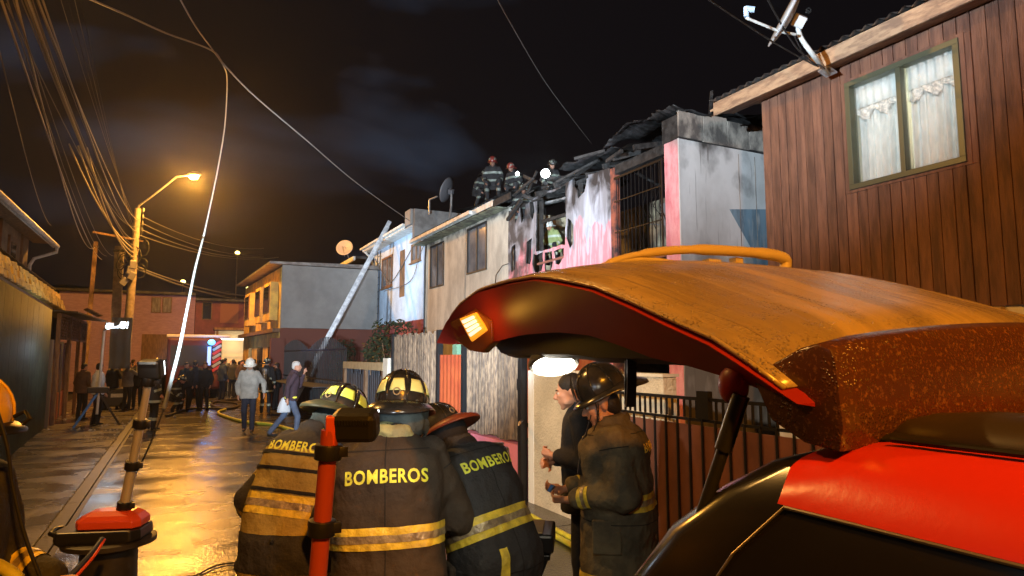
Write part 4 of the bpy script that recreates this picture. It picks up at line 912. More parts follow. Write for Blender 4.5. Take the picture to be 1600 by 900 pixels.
shrub(5.6, 25.4, 0, .6, 2.5, 600, 3, 'dark shrub beside the brown red pillar')
# ------------------------------------------------------------------ red car with open tailgate
mRed = M('red_car_paint', (.46, .022, .006), .28, coat=.0, spec=.5, bump=.02, bscale=60)
mRedIn = M('red_inner_paint', (.20, .012, .008), .42, spec=.22)
mGloss = M('black_gloss', (.009, .008, .008), .2, spec=.7)
mTrimIn = M('tailgate_lining', (.045, .032, .026), .55, bump=.05, bscale=120)
mRoofRail = M('black_roof_plastic', (.03, .022, .016), .42)
mTyre = M('tyre_rubber', (.012, .012, .012), .8)
def droplets(m, sc_=150, stren=.9, streak=True):
    n, l, b = nodes_of(m); t = n.new('ShaderNodeTexCoord')
    v = n.new('ShaderNodeTexVoronoi'); v.inputs['Scale'].default_value = sc_; l.new(t.outputs['Object'], v.inputs['Vector'])
    r = n.new('ShaderNodeMapRange'); r.inputs[1].default_value = .0; r.inputs[2].default_value = .42; r.inputs[3].default_value = 1; r.inputs[4].default_value = 0; l.new(v.outputs['Distance'], r.inputs[0])
    s = n.new('ShaderNodeTexNoise'); s.inputs['Scale'].default_value = 20; s.inputs['Detail'].default_value = 2; l.new(t.outputs['Object'], s.inputs['Vector'])
    r2 = n.new('ShaderNodeMapRange'); r2.inputs[1].default_value = .42; r2.inputs[2].default_value = .6; l.new(s.outputs['Fac'], r2.inputs[0])
    m1 = n.new('ShaderNodeMath'); m1.operation = 'MULTIPLY'; l.new(r.outputs[0], m1.inputs[0]); l.new(r2.outputs[0], m1.inputs[1]); out = m1.outputs[0]
    if streak:
        mp = n.new('ShaderNodeMapping'); mp.inputs['Scale'].default_value = (26, 1.2, 1.2); l.new(t.outputs['Object'], mp.inputs[0])
        q = n.new('ShaderNodeTexNoise'); q.inputs['Scale'].default_value = 1; q.inputs['Detail'].default_value = 4; l.new(mp.outputs[0], q.inputs['Vector'])
        m2 = n.new('ShaderNodeMath'); m2.operation = 'MULTIPLY_ADD'; l.new(q.outputs['Fac'], m2.inputs[0]); m2.inputs[1].default_value = 1.1; l.new(out, m2.inputs[2]); out = m2.outputs[0]
    bp = n.new('ShaderNodeBump'); bp.inputs['Strength'].default_value = stren; bp.inputs['Distance'].default_value = .005; l.new(out, bp.inputs['Height']); l.new(bp.outputs[0], b.inputs['Normal']); return m
mWetGlass = droplets(M('wet_orange_lit_glass', (.36, .27, .15), .27, col2=(.22, .165, .10), nscale=1.7, stretch=(6, .9, 1), spec=.7), 150, 1.0)  # sodium lamp orange partly tinted into the colour of neutral wet glass
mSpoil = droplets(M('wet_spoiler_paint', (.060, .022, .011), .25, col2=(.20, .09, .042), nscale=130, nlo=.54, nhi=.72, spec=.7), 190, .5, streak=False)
mWiper = M('wet_wiper', (.50, .42, .32), .4)
car = thing('red_car', 'red car with its wet tailgate raised and lamps lit, parked at the right', 'car', (1.5, -.9, 0))
def lerp_curve(c, y):
    for (a, b) in zip(c, c[1:]):
        if a[0] <= y <= b[0]: t = (y - a[0]) / (b[0] - a[0] + 1e-9); return a[1] + (b[1] - a[1]) * t
    return c[0][1] if y < c[0][0] else c[-1][1]
XL, XR = .80, 2.20
# body: stacked plan outlines
lev = [(.22, .70, 1.22, -2.95, .1), (.35, .655, 1.28, -3.0, .14), (.62, .64, 1.31, -3.05, .15), (.66, .645, 1.24, -3.02, .15), (.92, .655, 1.19, -2.9, .15), (1.02, .67, 1.165, -1.95, .15), (1.2, .695, 1.20, -1.75, .12), (1.35, .72, 1.15, -1.58, .11), (1.5, .75, 1.065, -1.4, .10), (1.6, .77, .98, -1.28, .09), (1.685, .795, .87, -1.18, .08), (1.735, .825, .785, -1.12, .07), (1.765, .865, .70, -1.07, .07), (1.78, .905, .625, -1.03, .06)]
def plan(x0, y1, y0, r, z, n=7):
    x1 = 3.0 - x0; pts = []
    for (cx, cy, a0) in ((x0 + r, y1 - r, 180), (x1 - r, y1 - r, 90), (x1 - r, y0 + r, 0), (x0 + r, y0 + r, -90)):
        for k in range(n): a = R(a0 - 90 * k / (n - 1)); pts.append((cx + r * math.cos(a), cy + r * math.sin(a)))
    out = []
    for i, p in enumerate(pts):
        q = pts[(i + 1) % len(pts)]; d = math.hypot(q[0] - p[0], q[1] - p[1]); m_ = max(1, int(d / .12)) if False else (18 if i % n == n - 1 else 1)
        for k in range(m_): out.append((p[0] + (q[0] - p[0]) * k / m_, p[1] + (q[1] - p[1]) * k / m_, z))
    return out
rs = [plan(x0, y1, y0, r, z) for (z, x0, y1, y0, r) in [(a[0], a[1], a[2], a[3], a[4]) for a in lev]]
body = MB(); body.rings(rs, cap=True)
nn_ = len(rs[0]); mi = []
for fi, f in enumerate(body.f):
    c = sum((body.v[i] for i in f), Vector()) / len(f)
    if c.z > 1.775: mi.append(0)
    elif c.z > 1.69: mi.append(0 if (c.y < .66 and c.y > -1.0) else 1)
    elif c.z > 1.02: mi.append(1)
    else: mi.append(0)
bo = body.build('body', [mRed, mGloss], car)
bm = bmesh.new(); bm.from_mesh(bo.data); oy = OFF[bo.name].y; oz = OFF[bo.name].z
for co_, no_ in (((0, .715 - oy, 0), (0, 1, 0)), ((0, -1.0 - oy, 0), (0, 1, 0))): bmesh.ops.bisect_plane(bm, geom=bm.verts[:] + bm.edges[:] + bm.faces[:], plane_co=co_, plane_no=no_)
for f in bm.faces:
    c = f.calc_center_median() + OFF[bo.name]
    f.material_index = 0 if c.z < 1.02 or (c.z > 1.683 and -1.0 < c.y < .715) else 1
bm.to_mesh(bo.data); bm.free(); autosmooth(bo.data)
MB().grid(lambda a, b: (.93 + 1.14 * a, -1.0 + 1.6 * b, 1.781 + .012 * math.sin(math.pi * a)), 14, 10).build('roof_skin', mRed, car, smooth=True, solid=.003)
MB().bb((.72, -2.9, .2), (2.28, 1.0, .9)).build('floor_pan', mPlasticBlack, car)
MB().tube([(.895, .60, 1.784), (.895, -1.0, 1.784)], .004, 6).build('roof_seam', mPlasticBlack, car)
# window trim and door gap on the side
sx = lambda z: lerp_curve([(a[0], a[1]) for a in lev], z) - .003
MB().tube([(sx(1.683), .70, 1.683), (sx(1.683), -1.0, 1.683)], .0028, 6).tube([(sx(1.683), .70, 1.683), (sx(1.6), .78, 1.6), (sx(1.5), .845, 1.5), (sx(1.35), .90, 1.35), (sx(1.2), .93, 1.2)], .002, 6).build('window_trim', M('dull_chrome', (.25, .22, .2), .3, metal=.7), car)
# roof rail
MB().rings([[(1.005 + w_ * math.cos(a * math.pi / 8), y_, 1.775 + h_ * max(-.2, math.sin(a * math.pi / 8))) for a in range(16)] for (y_, w_, h_) in ((.665, .03, .012), (.65, .055, .028), (.60, .07, .042), (.52, .078, .05), (.3, .08, .052), (-.9, .08, .052), (-1.0, .05, .02))]).build('roof_rail', mRoofRail, car, smooth=True)
MB().rings([[(1.005 + w_ * math.cos(a * math.pi / 8), y_, 1.775 + .018 * max(-.2, math.sin(a * math.pi / 8))) for a in range(16)] for (y_, w_) in ((.69, .03), (.67, .075), (.6, .095), (-.95, .095), (-1.0, .06))]).build('rail_base', mPlasticBlack, car, smooth=True)
for (y_, x_) in ((.72, .70), (.72, 2.30), (-2.15, .70), (-2.15, 2.30)):
    wl = MB().tube([(x_ - .10, y_, .33), (x_ + .10, y_, .33)], .33, 28).build('wheel', mTyre, car, smooth='auto', bevel=.02)
    MB().tube([(x_ - .108, y_, .33), (x_ + .108, y_, .33)], .2, 20).build('rim', mSteel, wl, smooth='auto')
for x_ in (.70, 2.30): MB().box((x_, 1.20, .98), (.08, .06, .22)).build('tail_lamp', M('tail_lens', (.4, .01, .01), .2), car, bevel=.01)
MB().bb((.72, 1.20, .36), (2.28, 1.36, .60)).build('rear_bumper', mPlasticBlack, car, bevel=.04)
MB().bb((.95, 1.10, .68), (2.05, 1.215, 1.1)).build('boot_lining', mTrimIn, car)
# tailgate
topc = [(p.y, p.z) for p in (at(x, y, X=XL) for x, y in ((1245, 631), (1162, 575), (1110, 541), (1035, 507), (982, 481), (922, 455), (870, 444), (836, 438), (790, 445), (745, 458), (715, 480), (697, 503), (682, 536)))]
topc = sorted(topc)
botc = [(p.y, p.z) for p in (at(x, y, X=XL + .05) for x, y in ((1245, 634), (1200, 612), (1129, 588), (1072, 571), (1020, 560), (971, 541), (922, 524), (870, 519), (817, 523), (769, 535), (715, 531), (682, 539)))]
botc = sorted(botc)
Y0, Y1 = topc[0][0], topc[-1][0]
def crown(v): return .085 * (math.sin(math.pi * v) ** .6 if 0 < v < 1 else 0)
st = [Y0 + (Y1 - Y0) * (i / 34) for i in range(35)]
rings_ = []
for y_ in st:
    zt = lerp_curve(topc, y_); zb = min(zt - .004, lerp_curve(botc, y_)); k = min(1, (y_ - Y0) / .12, (Y1 - y_) / .1 + .05); r_ = []
    for j in range(15): v = j / 14; r_.append((XL + (XR - XL) * v, y_, zt + crown(v) * max(k, .02)))
    for j in range(9): v = 1 - j / 8; r_.append((XL + .05 + (XR - XL - .10) * v, y_, zb + crown(v) * .8 * max(k, .02)))
    rings_.append(r_)
tg = MB().rings(rings_).build('tailgate', [mRedIn], car, smooth='auto')
def skin(u, v):
    y_ = Y0 + .03 + (Y1 - Y0 - .08) * u; vv = .008 + .984 * v; k = min(1, (y_ - Y0) / .12, (Y1 - y_) / .1 + .05)
    return (XL + (XR - XL) * vv, y_, lerp_curve(topc, y_) + crown(vv) * max(k, .02) + .003)
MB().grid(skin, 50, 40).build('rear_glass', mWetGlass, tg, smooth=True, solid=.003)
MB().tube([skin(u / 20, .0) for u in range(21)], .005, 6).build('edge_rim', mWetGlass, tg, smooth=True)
MB().tube([Vector(skin(u / 40, .050)) + Vector((0, 0, .0005)) for u in range(41)], .0022, 5).build('glass_seal', M('dusty_seal', (.12, .08, .04), .6), tg, smooth=True)
# spoiler at the hinge
sp = []
for j in range(21):
    v = j / 20; x_ = .838 + (XR - .038 - .838) * v; c = .045 * math.sin(math.pi * v) ** .7 if 0 < v < 1 else 0
    e = 0 if 0 < j < 20 else .0
    sp.append([(x_, .640, 1.765), (x_, .632, 1.80), (x_, .640, 1.895 + c), (x_, .648, 1.912 + c), (x_, .668, 1.919 + c), (x_, .70, 1.912 + c), (x_, .76, 1.885 + c), (x_, .80, 1.875 + c * .6), (x_, .76, 1.80), (x_, .70, 1.772)])
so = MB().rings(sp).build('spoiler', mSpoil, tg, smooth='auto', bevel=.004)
# inner lining and courtesy lamp
low = sorted((p.y, p.z) for p in (at(x, y, X=.93) for x, y in ((1100, 573), (1050, 571), (990, 568), (930, 567), (895, 561), (821, 560), (795, 560), (780, 556), (773, 545))))
rr = []
for i in range(22):
    y_ = low[0][0] + (low[-1][0] - low[0][0]) * i / 21; z_ = lerp_curve(low, y_); zt = max(z_ + .006, lerp_curve(topc, y_) - .03); 
    rr.append([(.93 + .0, y_, z_ + .012), (.96, y_, z_), (1.5, y_, z_ + .01), (2.04, y_, z_), (2.07, y_, z_ + .012), (2.07, y_, zt), (.93, y_, zt)])
MB().rings(rr).build('tailgate_lining', mTrimIn, tg, smooth='auto')
mCourt = M('courtesy_glow', (1, .93, .78), .4, emit=14)
lc = at(857, 563.5, X=1.0) + Vector((0, -.03, -.004)); e1 = at(820, 567, X=.99); e2 = at(893, 562, X=1.05)
xd = Vector((1, 0, 0)); nrm = Vector((-.15, -.44, -.88)).normalized(); yd = nrm.cross(xd).normalized(); xd = yd.cross(nrm)
Ql = Matrix((xd, yd, nrm)).transposed()
MB().lathe([(.068, -.02), (.077, .006), (.073, .012), (.066, .012)], lc, 28, q=Ql).build('lamp_bezel', mSteel, tg, smooth='auto')
MB().lathe([(.066, .005), (.063, .012), (.03, .014)], lc, 28, q=Ql).build('courtesy_lamp', mCourt, tg, smooth=True)
lamp('courtesy_light', 'SPOT', lc + nrm * .05, 40, (1, .90, .68), .07, aim=lc + nrm * .6 + Vector((.55, .75, 0)), spot=165, blend=.6, parent=car)
# amber lamp on the inner edge
def on_side(x, y, o_):
    X_ = XL
    for _ in range(6):
        p_ = at(x, y, X=X_); zt_ = lerp_curve(topc, p_.y); zb_ = lerp_curve(botc, p_.y); X_ = XL + .05 * max(0, min(1.1, (zt_ - p_.z) / max(.01, zt_ - zb_))) - o_
    return at(x, y, X=X_)
am = [on_side(x, y, .012) for x, y in ((717, 498), (742, 488), (759, 516), (736, 534))]
mAmb = M('amber_lens', (1, .36, .02), .25, emit=.9); mBars = M('lamp_bars', (1, .74, .60), .3, emit=1.2)
al = MB().add([*am, *[p + Vector((.02, 0, 0)) for p in am]], [(0, 1, 2, 3), (4, 7, 6, 5), (0, 4, 5, 1), (1, 5, 6, 2), (2, 6, 7, 3), (3, 7, 4, 0)]).build('tail_lamp', mAmb, tg, bevel=.004)
for k in range(4):
    a = am[0].lerp(am[3], .14 + k * .195); b = am[1].lerp(am[2], .14 + k * .195); c = am[1].lerp(am[2], .26 + k * .195); d = am[0].lerp(am[3], .26 + k * .195)
    a, b = a.lerp(b, .16), a.lerp(b, .86); d, c = d.lerp(c, .16), d.lerp(c, .86); o_ = Vector((-.006, 0, 0))
    MB().add([p + o_ for p in (a, b, c, d)] + [p + o_ * .2 for p in (a, b, c, d)], [(0, 1, 2, 3), (4, 7, 6, 5), (0, 4, 5, 1), (1, 5, 6, 2), (2, 6, 7, 3), (3, 7, 4, 0)]).build('light_bar', mBars, al)
mAmbShell = M('amber_shell', (.24, .05, .01), .25, spec=.7)
sh = [on_side(x, y, .004) for x, y in ((702, 503), (742, 482), (768, 500), (770, 534), (752, 551), (732, 548), (712, 532))]
MB().add([*sh, *[p + Vector((.03, 0, 0)) for p in sh]], [tuple(range(7)), tuple(range(13, 6, -1))] + [(i, (i + 1) % 7, (i + 1) % 7 + 7, i + 7) for i in range(7)]).build('lamp_housing', mAmbShell, tg, bevel=.006)
lamp('amber_light', 'POINT', at(736, 512, X=XL - .05), .5, (1, .5, .06), .02, parent=car)
# wiper
def wp(x, y, Y=1.55): return at(x, y, Y=Y)
MB().tube(smooth_pts([wp(1222, 430), wp(1226, 405), wp(1180, 395), wp(1080, 390), wp(1000, 397), wp(948, 411)]), [.024] * 6 + [.025] * 6 + [.021] * 6 + [.016] * 6 + [.011] * 6 + [.007], 8, sq=.8).build('wiper_arm', mWiper, tg, smooth=True)
wz = lambda p: p
MB().tube(smooth_pts([wp(924, 422), wp(960, 410), wp(1010, 406), wp(1070, 414), wp(1128, 427)]), .0085, 6).tube([wp(926, 425), wp(1128, 430)], .006, 6).build('wiper_blade', mWiper, tg, smooth=True)
MB().bb(wp(1108, 404) + Vector((0, 0, 0)), wp(1128, 434) + Vector((0, .03, 0))).bb(wp(1150, 402), wp(1162, 434) + Vector((0, .03, 0))).build('wiper_mount', mWiper, tg)
MB().ell(at(1295, 437, Y=1.62), (.06, .05, .018)).build('washer_cap', mWiper, tg, smooth=True)
# strut, mount, strap
g0_ = at(1158, 618, X=.835); g1_ = at(1096, 805, X=.80)
MB().tube([g0_, g0_.lerp(g1_, .45)], .0145, 12).tube([g0_.lerp(g1_, .45), g1_], .0105, 12).build('gas_strut', mPlasticBlack, car, smooth='auto')
MB().ell(at(1146, 602, X=.84), (.02, .03, .034)).build('strut_mount', mRedIn, tg, smooth=True)
s0 = at(984, 548, X=.95); s1 = at(983, 634, X=.95)
wv = (RT * .0115)
def strap(off, w_, m_, nm):
    d = FW.cross(RT)
    pts = []
    for i in range(9): t = i / 8; pts.append(s0.lerp(s1, t) + FW * .012 * math.sin(math.pi * t))
    for i in range(9): t = i / 8; pts.append(s1.lerp(s0, t) - FW * (.012 + .012 * math.sin(math.pi * t)))
    MB().grid(lambda a, b: pts[min(16, int(a * 17))] + RT * (w_ * (b - .5)) + RT * off, 17, 1).build(nm, m_, tg, solid=.0016)
strap(.002, .021, mPlasticBlack, 'strap'); strap(-.0095, .0016, mWhiteTrim, 'strap_piping')

# ------------------------------------------------------------------ portable light masts
mHead = M('lamp_head_black', (.010, .010, .011), .45, bump=.05)
mMastReflect = M('mast_red_reflection', (.50, .075, .03), .3, metal=.35, bump=.03)  # metal tube; the red car's reflection is put into its colour
mMastAlu = M('mast_aluminium', (.75, .72, .64), .32, metal=.6)
def light_mast(name, label, base, top, r0, r1, mt, collars, head_c, head_s, foot, face, power, spot=100, sections=3):
    t = thing(name, label, 'light mast', (foot[0], foot[1], foot[2]))
    base = Vector(base); top = Vector(top); n_ = sections
    for i in range(n_):
        a = base.lerp(top, i / n_); b = base.lerp(top, (i + 1) / n_); r = r0 + (r1 - r0) * i / max(1, n_ - 1)
        MB().tube([a, b], r, 14).build('mast_section', mt, t, smooth='auto')
    dv_ = (top - base).normalized()
    for f_ in collars:
        c = base.lerp(top, f_); MB().tube([c - dv_ * .022, c + dv_ * .022], r0 * 1.45, 14).box(c + RT * r0 * 1.5, (.03, .02, .03)).build('collar', mPlasticBlack, t, smooth='auto', bevel=.002)
    hc_ = Vector(head_c); fz = Vector(face).normalized(); hx = Vector((0, 0, 1)).cross(fz).normalized(); hy = fz.cross(hx); Qh = Matrix((hx, fz, hy)).transposed()
    h = MB().box(hc_, head_s, Qh).build('lamp_head', mHead, t, bevel=min(head_s) * .22)
    for k in range(12): MB().box(hc_ + Qh @ Vector((head_s[0] * (-.36 + k * .065), -head_s[1] * .5, head_s[2] * .25)), (head_s[0] * .03, .008, head_s[2] * .16), Qh).build('fin', mPlasticBlack, h)
    for s in (-.25, .25): MB().box(hc_ + Qh @ Vector((head_s[0] * s, head_s[1] * .505, 0)), (head_s[0] * .4, .006, head_s[2] * .7), Qh).build('led_panel', M('led_panel', (.85, .95, 1), .4, emit=12), h)
    lamp('flood_light', 'SPOT', hc_ + fz * (head_s[1] * .55 + .03), power, COOL, .06, aim=hc_ + fz * 5, spot=spot, blend=.7, parent=t)
    return t
# left one stands on a cable reel
mb0 = at(193, 798, d=3.4); mt0 = at(233, 592, d=3.4)
t = light_mast('light_mast', 'silver telescopic light mast with an orange red base case on a black cable reel', mb0, mt0, .025, .018, mMastAlu, (.04, .345, .66, .98), at(236, 577, d=3.4), (.115, .07, .10), (mb0.x, mb0.y, .78), (.46, 1, .26), 13000, spot=60)
cs = at(178, 806, d=3.4)
Qc = Matrix.Rotation(-YAW + .15, 3, 'Z')
mOr = M('orange_red_case', (.60, .07, .02), .35, bump=.03)
cb = MB().rings([[cs + Qc @ Vector((sx_ * a, sy_ * b, z_)) for (a, b) in ((-1, -.6), (-.8, -1), (.8, -1), (1, -.6), (1, .6), (.8, 1), (-.8, 1), (-1, .6))] for (sx_, sy_, z_) in ((.155, .10, -.045), (.155, .10, -.01), (.13, .08, .015), (.10, .06, .03), (.06, .045, .034))]).build('base_case', mOr, t, bevel=.006)
MB().rings([[cs + Qc @ Vector((-.04 + sx_ * a, sy_ * b, z_)) for (a, b) in ((-1, -.6), (-.85, -1), (.85, -1), (1, -.6), (1, .6), (.85, 1), (-.85, 1), (-1, .6))] for (sx_, sy_, z_) in ((.17, .12, -.125), (.205, .135, -.10), (.20, .13, -.048))]).build('lower_case', mPlasticBlack, t, bevel=.008)
hz_ = cs + Qc @ Vector((-.24, -.02, -.08))
MB().tube([hz_ + Qc @ Vector((.03, -.06, 0)), hz_ + Qc @ Vector((-.02, -.05, .02)), hz_ + Qc @ Vector((-.03, .0, .025)), hz_ + Qc @ Vector((-.02, .05, .02)), hz_ + Qc @ Vector((.03, .06, 0))], .014, 8).build('handle', mPlasticBlack, t, smooth=True)
rc = at(172, 838, d=3.4)
cr_ = thing('cable_reel', 'black cable reel under the orange red base case of the left mast', 'cable reel', (rc.x, rc.y, rc.z - .3))
mReel = M('reel_plastic', (.030, .026, .022), .5, col2=(.015, .013, .011), nscale=8)
MB().lathe([(.20, -.035), (.215, -.03), (.215, -.008), (.20, -.003)], rc, 36).build('flange', mReel, cr_, smooth='auto')
MB().lathe([(.135, -.26), (.13, -.035)], rc, 24).build('drum', mReel, cr_, smooth='auto')
MB().lathe([(.20, -.30), (.215, -.295), (.215, -.272), (.20, -.262)], rc, 36).build('flange', mReel, cr_, smooth='auto')
br = thing('steel_drum', 'dark drum carrying the cable reel at the bottom left', 'drum', (rc.x, rc.y, 0))
MB().lathe([(.24, 0), (.25, .02), (.25, rc.z - .33), (.24, rc.z - .302)], (rc.x, rc.y, 0), 30).build('shell', mReel, br, smooth='auto')
MB().lathe([(.252, .3), (.262, .31), (.252, .32)], (rc.x, rc.y, 0), 30).build('hoop', mIron, br, smooth='auto')
# centre mast
b1 = at(496, 905, d=1.95); t1 = at(516, 672, d=1.98); dd = (t1 - b1).normalized(); g_ = b1 + dd * (b1.z - .25) / -dd.z
t = light_mast('light_mast', 'light mast with painted red reflection, black ribbed lamp head in front of the firefighters', g_, t1, .028, .0265, mMastReflect, (.01, .80, .955), at(556, 664, d=2.0), (.135, .085, .092), (g_.x, g_.y, 0), (.55, 1, .30), 14, spot=120, sections=3)
MB().beam(at(516, 695, d=1.97), at(517, 650, d=1.97), .028, .03).beam(at(512, 660, d=1.97), at(530, 660, d=1.98), .03, .03).build('bracket', mOr, t, bevel=.004)
MB().tube([g_, (g_.x, g_.y, .03)], .02, 10).build('mast_foot', mPlasticBlack, t)
for k in range(3):
    a = k * 2.09 + .4; MB().beam((g_.x, g_.y, .5), (g_.x + .45 * math.cos(a), g_.y + .45 * math.sin(a), .02), .03, .015).build('leg', mPlasticBlack, t)
# small tripod light far left
tb = at(150, 668, Z=0); 
t = thing('tripod_light', 'silver tripod light with blue leg beside the person in the white shirt', 'tripod light', tb)
tp = Vector((tb.x + .05, tb.y, 2.62))
MB().tube([tb + Vector((0, 0, .35)), tp], .035, 8).build('mast_section', mMastAlu, t)
for k, m_ in ((0, M('blue_leg', (.05, .15, .40), .4)), (1, mPlasticBlack), (2, mPlasticBlack)):
    a = (3.6, .2, 1.9)[k]; MB().beam(tb + Vector((0, 0, .95)), tb + Vector((.55 * math.cos(a), .55 * math.sin(a), .03)), .05, .05).build('leg', m_, t)
MB().box(tb + Vector((0, 0, 1.0)), (.5, .25, .16)).build('control_box', mPlasticBlack, t, bevel=.02)
for k, (x_, y_) in enumerate(((171, 509), (194, 508))):
    p = at(x_, y_, d=16.6 + k * .2); h = MB().box(p, (.18, .12, .16), (0, 0, .3)).build('lamp_head', mSteel, t, bevel=.02)
    MB().ell(p + Vector((-.02, -.07, -.03)), (.06, .03, .06)).build('lens', M('cold_lens', (.8, .95, 1), .4, emit=5), h)
MB().tube([tp, at(171, 512, d=16.6), at(194, 510, d=16.8)], .03, 8).build('crossbar', mSteel, t)
lamp('tripod_flood', 'POINT', at(180, 512, d=16.2), 50, COOL, .15, parent=t)
lamp('tripod_beam', 'SPOT', at(172, 509, d=16.4), 6500, COOL, .1, aim=(7.4, 24.8, 5.2), spot=44, blend=.8, parent=t)
sh_ = at(188, 540, d=22); st_ = thing('tarp_screen', 'grey tarp hung beside the wooden mast in cold light', 'tarp', (sh_.x, sh_.y, 0))
MB().grid(lambda a, b: (sh_.x - .3 + .6 * a + .01 * math.sin(b * 9), sh_.y + .03 * math.sin(a * 14), 1.5 + 1.7 * b), 20, 12).build('sheet', M('grey_tarp', (.12, .13, .13), .8), st_, smooth=True, solid=.01)
gnp = at(178, 640, Z=0); gn = thing('generator', 'black generator box with pale label beside the tripod light', 'generator', gnp)
MB().bb(gnp + Vector((-.35, -.3, .12)), gnp + Vector((.35, .3, .75))).build('housing', mPlasticBlack, gn, bevel=.04)
MB().bb(gnp + Vector((-.1, -.312, .45)), gnp + Vector((.28, -.301, .58))).build('label_plate', mWhiteTrim, gn)
for s in (-.3, .3): MB().tube([gnp + Vector((s, -.3, .14)), gnp + Vector((s, .3, .14))], .13, 12).build('wheel', mTyre, gn)
# floodlight standing left of the street further down: the cold light on the fronts
FLT = Vector((.2, 12.2, 2.9))
# open equipment case on a folding stand
ep = at(828, 822, d=3.75)
ec = thing('equipment_case', 'open black case with tan lining on a folding stand beside the bent firefighter', 'case', (ep.x, ep.y, ep.z - .08))
Qe = Matrix.Rotation(-YAW - .1, 3, 'Z')
def eb(nm, c, s, m_, tilt=0, bv=.006):
    q = Qe @ Matrix.Rotation(tilt, 3, 'Y') if tilt else Qe
    return MB().box(ep + Qe @ Vector(c), s, q).build(nm, m_, ec, bevel=bv)
mLining = M('tan_lining', (.55, .36, .17), .7, bump=.1)
eb('tray', (0, 0, -.055), (.28, .34, .10), mPlasticBlack, bv=.015); eb('tray_lining', (-.02, 0, .0), (.20, .28, .012), mLining)
eb('lid', (-.135, .02, .20), (.05, .34, .44), mPlasticBlack, tilt=-.14, bv=.015); eb('lid_lining', (-.160, -.0, .19), (.012, .28, .36), mLining, tilt=-.14)
eb('lid_lining', (-.140, -.158, .20), (.075, .012, .36), mLining, tilt=-.14)
for i, (x_, z_) in enumerate(((-.10, .30), (-.09, .12), (-.12, .41))): eb('latch', (x_, -.17, z_), (.03, .03, .05), mPlasticBlack)
eb('top_bracket', (-.17, -.05, .445), (.05, .05, .05), mIron)
for sx_ in (-1, 1):
    for sy_ in (-1, 1):
        a = ep + Qe @ Vector((sx_ * .11, sy_ * .13, -.11)); b = ep + Qe @ Vector((-sx_ * .2, sy_ * .13, 0)); b.z = .01
        MB().beam(a, b, .02, .02).build('leg', mIron, ec)
eb('shelf', (0, 0, -.13), (.24, .30, .03), mIron)

# ------------------------------------------------------------------ hoses and cables on the ground
mHoseY = M('yellow_hose', (.62, .58, .04), .55, col2=(.45, .40, .05), nscale=10); mHoseD = M('dark_hose', (.03, .025, .02), .6)
def hose(pts, r, m_, name, label, cat='hose', group=None):
    o = MB().tube(smooth_pts([at(x, y, Z=0) + Vector((0, 0, r * .9 + .005)) if not isinstance(x, Vector) else x for x, y in pts]), r, 8).build(name, m_, None, smooth=True); tag(o, label, cat, group); return o
hose([(720, 770), (780, 792), (815, 803), (850, 822), (893, 846), (960, 880), (1040, 930)], .030, mHoseY, 'fire_hose', 'yellow fire hose on the ground by the cream wall, the one nearer the wall')
hose([(700, 775), (770, 799), (812, 812), (848, 831), (893, 857), (950, 890)], .030, mHoseY, 'fire_hose', 'yellow fire hose on the ground by the cream wall, the one nearer the camera')
hose([(600, 722), (540, 700), (500, 688), (430, 667), (385, 662), (350, 652), (341, 646), (352, 642)], .045, mHoseY, 'fire_hose', 'yellow fire hose crossing the wet road behind the man in the helmet')
hose([(352, 642), (330, 634), (345, 628), (400, 622), (440, 616)], .045, mHoseD, 'fire_hose', 'dark fire hose snaking over the road between the legs of the crowd')
hose([(260, 652), (300, 640), (360, 640), (370, 632), (330, 628)], .04, mHoseD, 'fire_hose', 'dark fire hose lying across the road below the dark clad group')
hose([(300, 905), (345, 884), (400, 880), (430, 872), (470, 880)], .008, mRubber, 'ground_cable', 'thin black cable on the wet road left of the leftmost firefighter', 'cable')
for k in range(3):
    c = Vector((rc.x - .45 + .05 * k, rc.y + .35, 0)); o = MB().tube([c + Vector(((.3 + .04 * k) * math.cos(a * .55 + k), (.3 + .03 * k) * math.sin(a * .55 + k), .012 + .008 * k)) for a in range(14)], .007, 6).build('ground_cable', mRubber, None, smooth=True)
    tag(o, '%s of three loops of thin black cable lying on the sidewalk beside the cable reel' % ('smallest', 'middle', 'largest')[k], 'cable', 'cable loops by the reel')
for (pts, r_, m_, lb) in (([at(-5, 640, d=2.1), at(12, 700, d=2.1), at(20, 760, d=2.1), at(40, 840, d=2.1), at(66, 910, d=2.1)], .006, mRubber, 'thin black cable hanging down at the far left beside the yellow helmeted firefighter'),
        ([at(160, 842, d=3.0), at(140, 868, d=2.9), at(105, 905, d=2.8)], .012, M('blue_black_cable', (.02, .03, .09), .5), 'dark blue cable slanting from the reel to the lower left corner'), ([at(163, 843, d=3.0), at(146, 870, d=2.9), at(114, 906, d=2.8)], .007, mOr, 'orange cable slanting from the reel beside the dark blue one'),
        ([at(-5, 882, d=2.1), at(15, 893, d=2.1), at(30, 906, d=2.1)], .02, mHoseY, 'yellow hose end in the bottom left corner')):
    tag(MB().tube(smooth_pts(pts), r_, 8).build('cable', m_, None, smooth=True), lb, 'hose' if 'hose' in lb else 'cable')
# stones and litter on the sidewalk
random.seed(8)
rub = MB()
for i in range(90):
    p = at(random.gauss(165, 34), random.gauss(672, 14), Z=0)
    if p.y < 0: continue
    s = random.uniform(.02, .07); rub.ell(p + Vector((0, 0, s * .4)), (s, s * random.uniform(.5, 1), s * .6), Euler((random.random(), random.random(), random.random() * 3)).to_matrix(), 6, 4)
tag(rub.build('rubble', M('pale_rubble', (.35, .30, .22), .8)), 'scattered pale rubble and ash on the wet sidewalk', None, None, 'stuff')
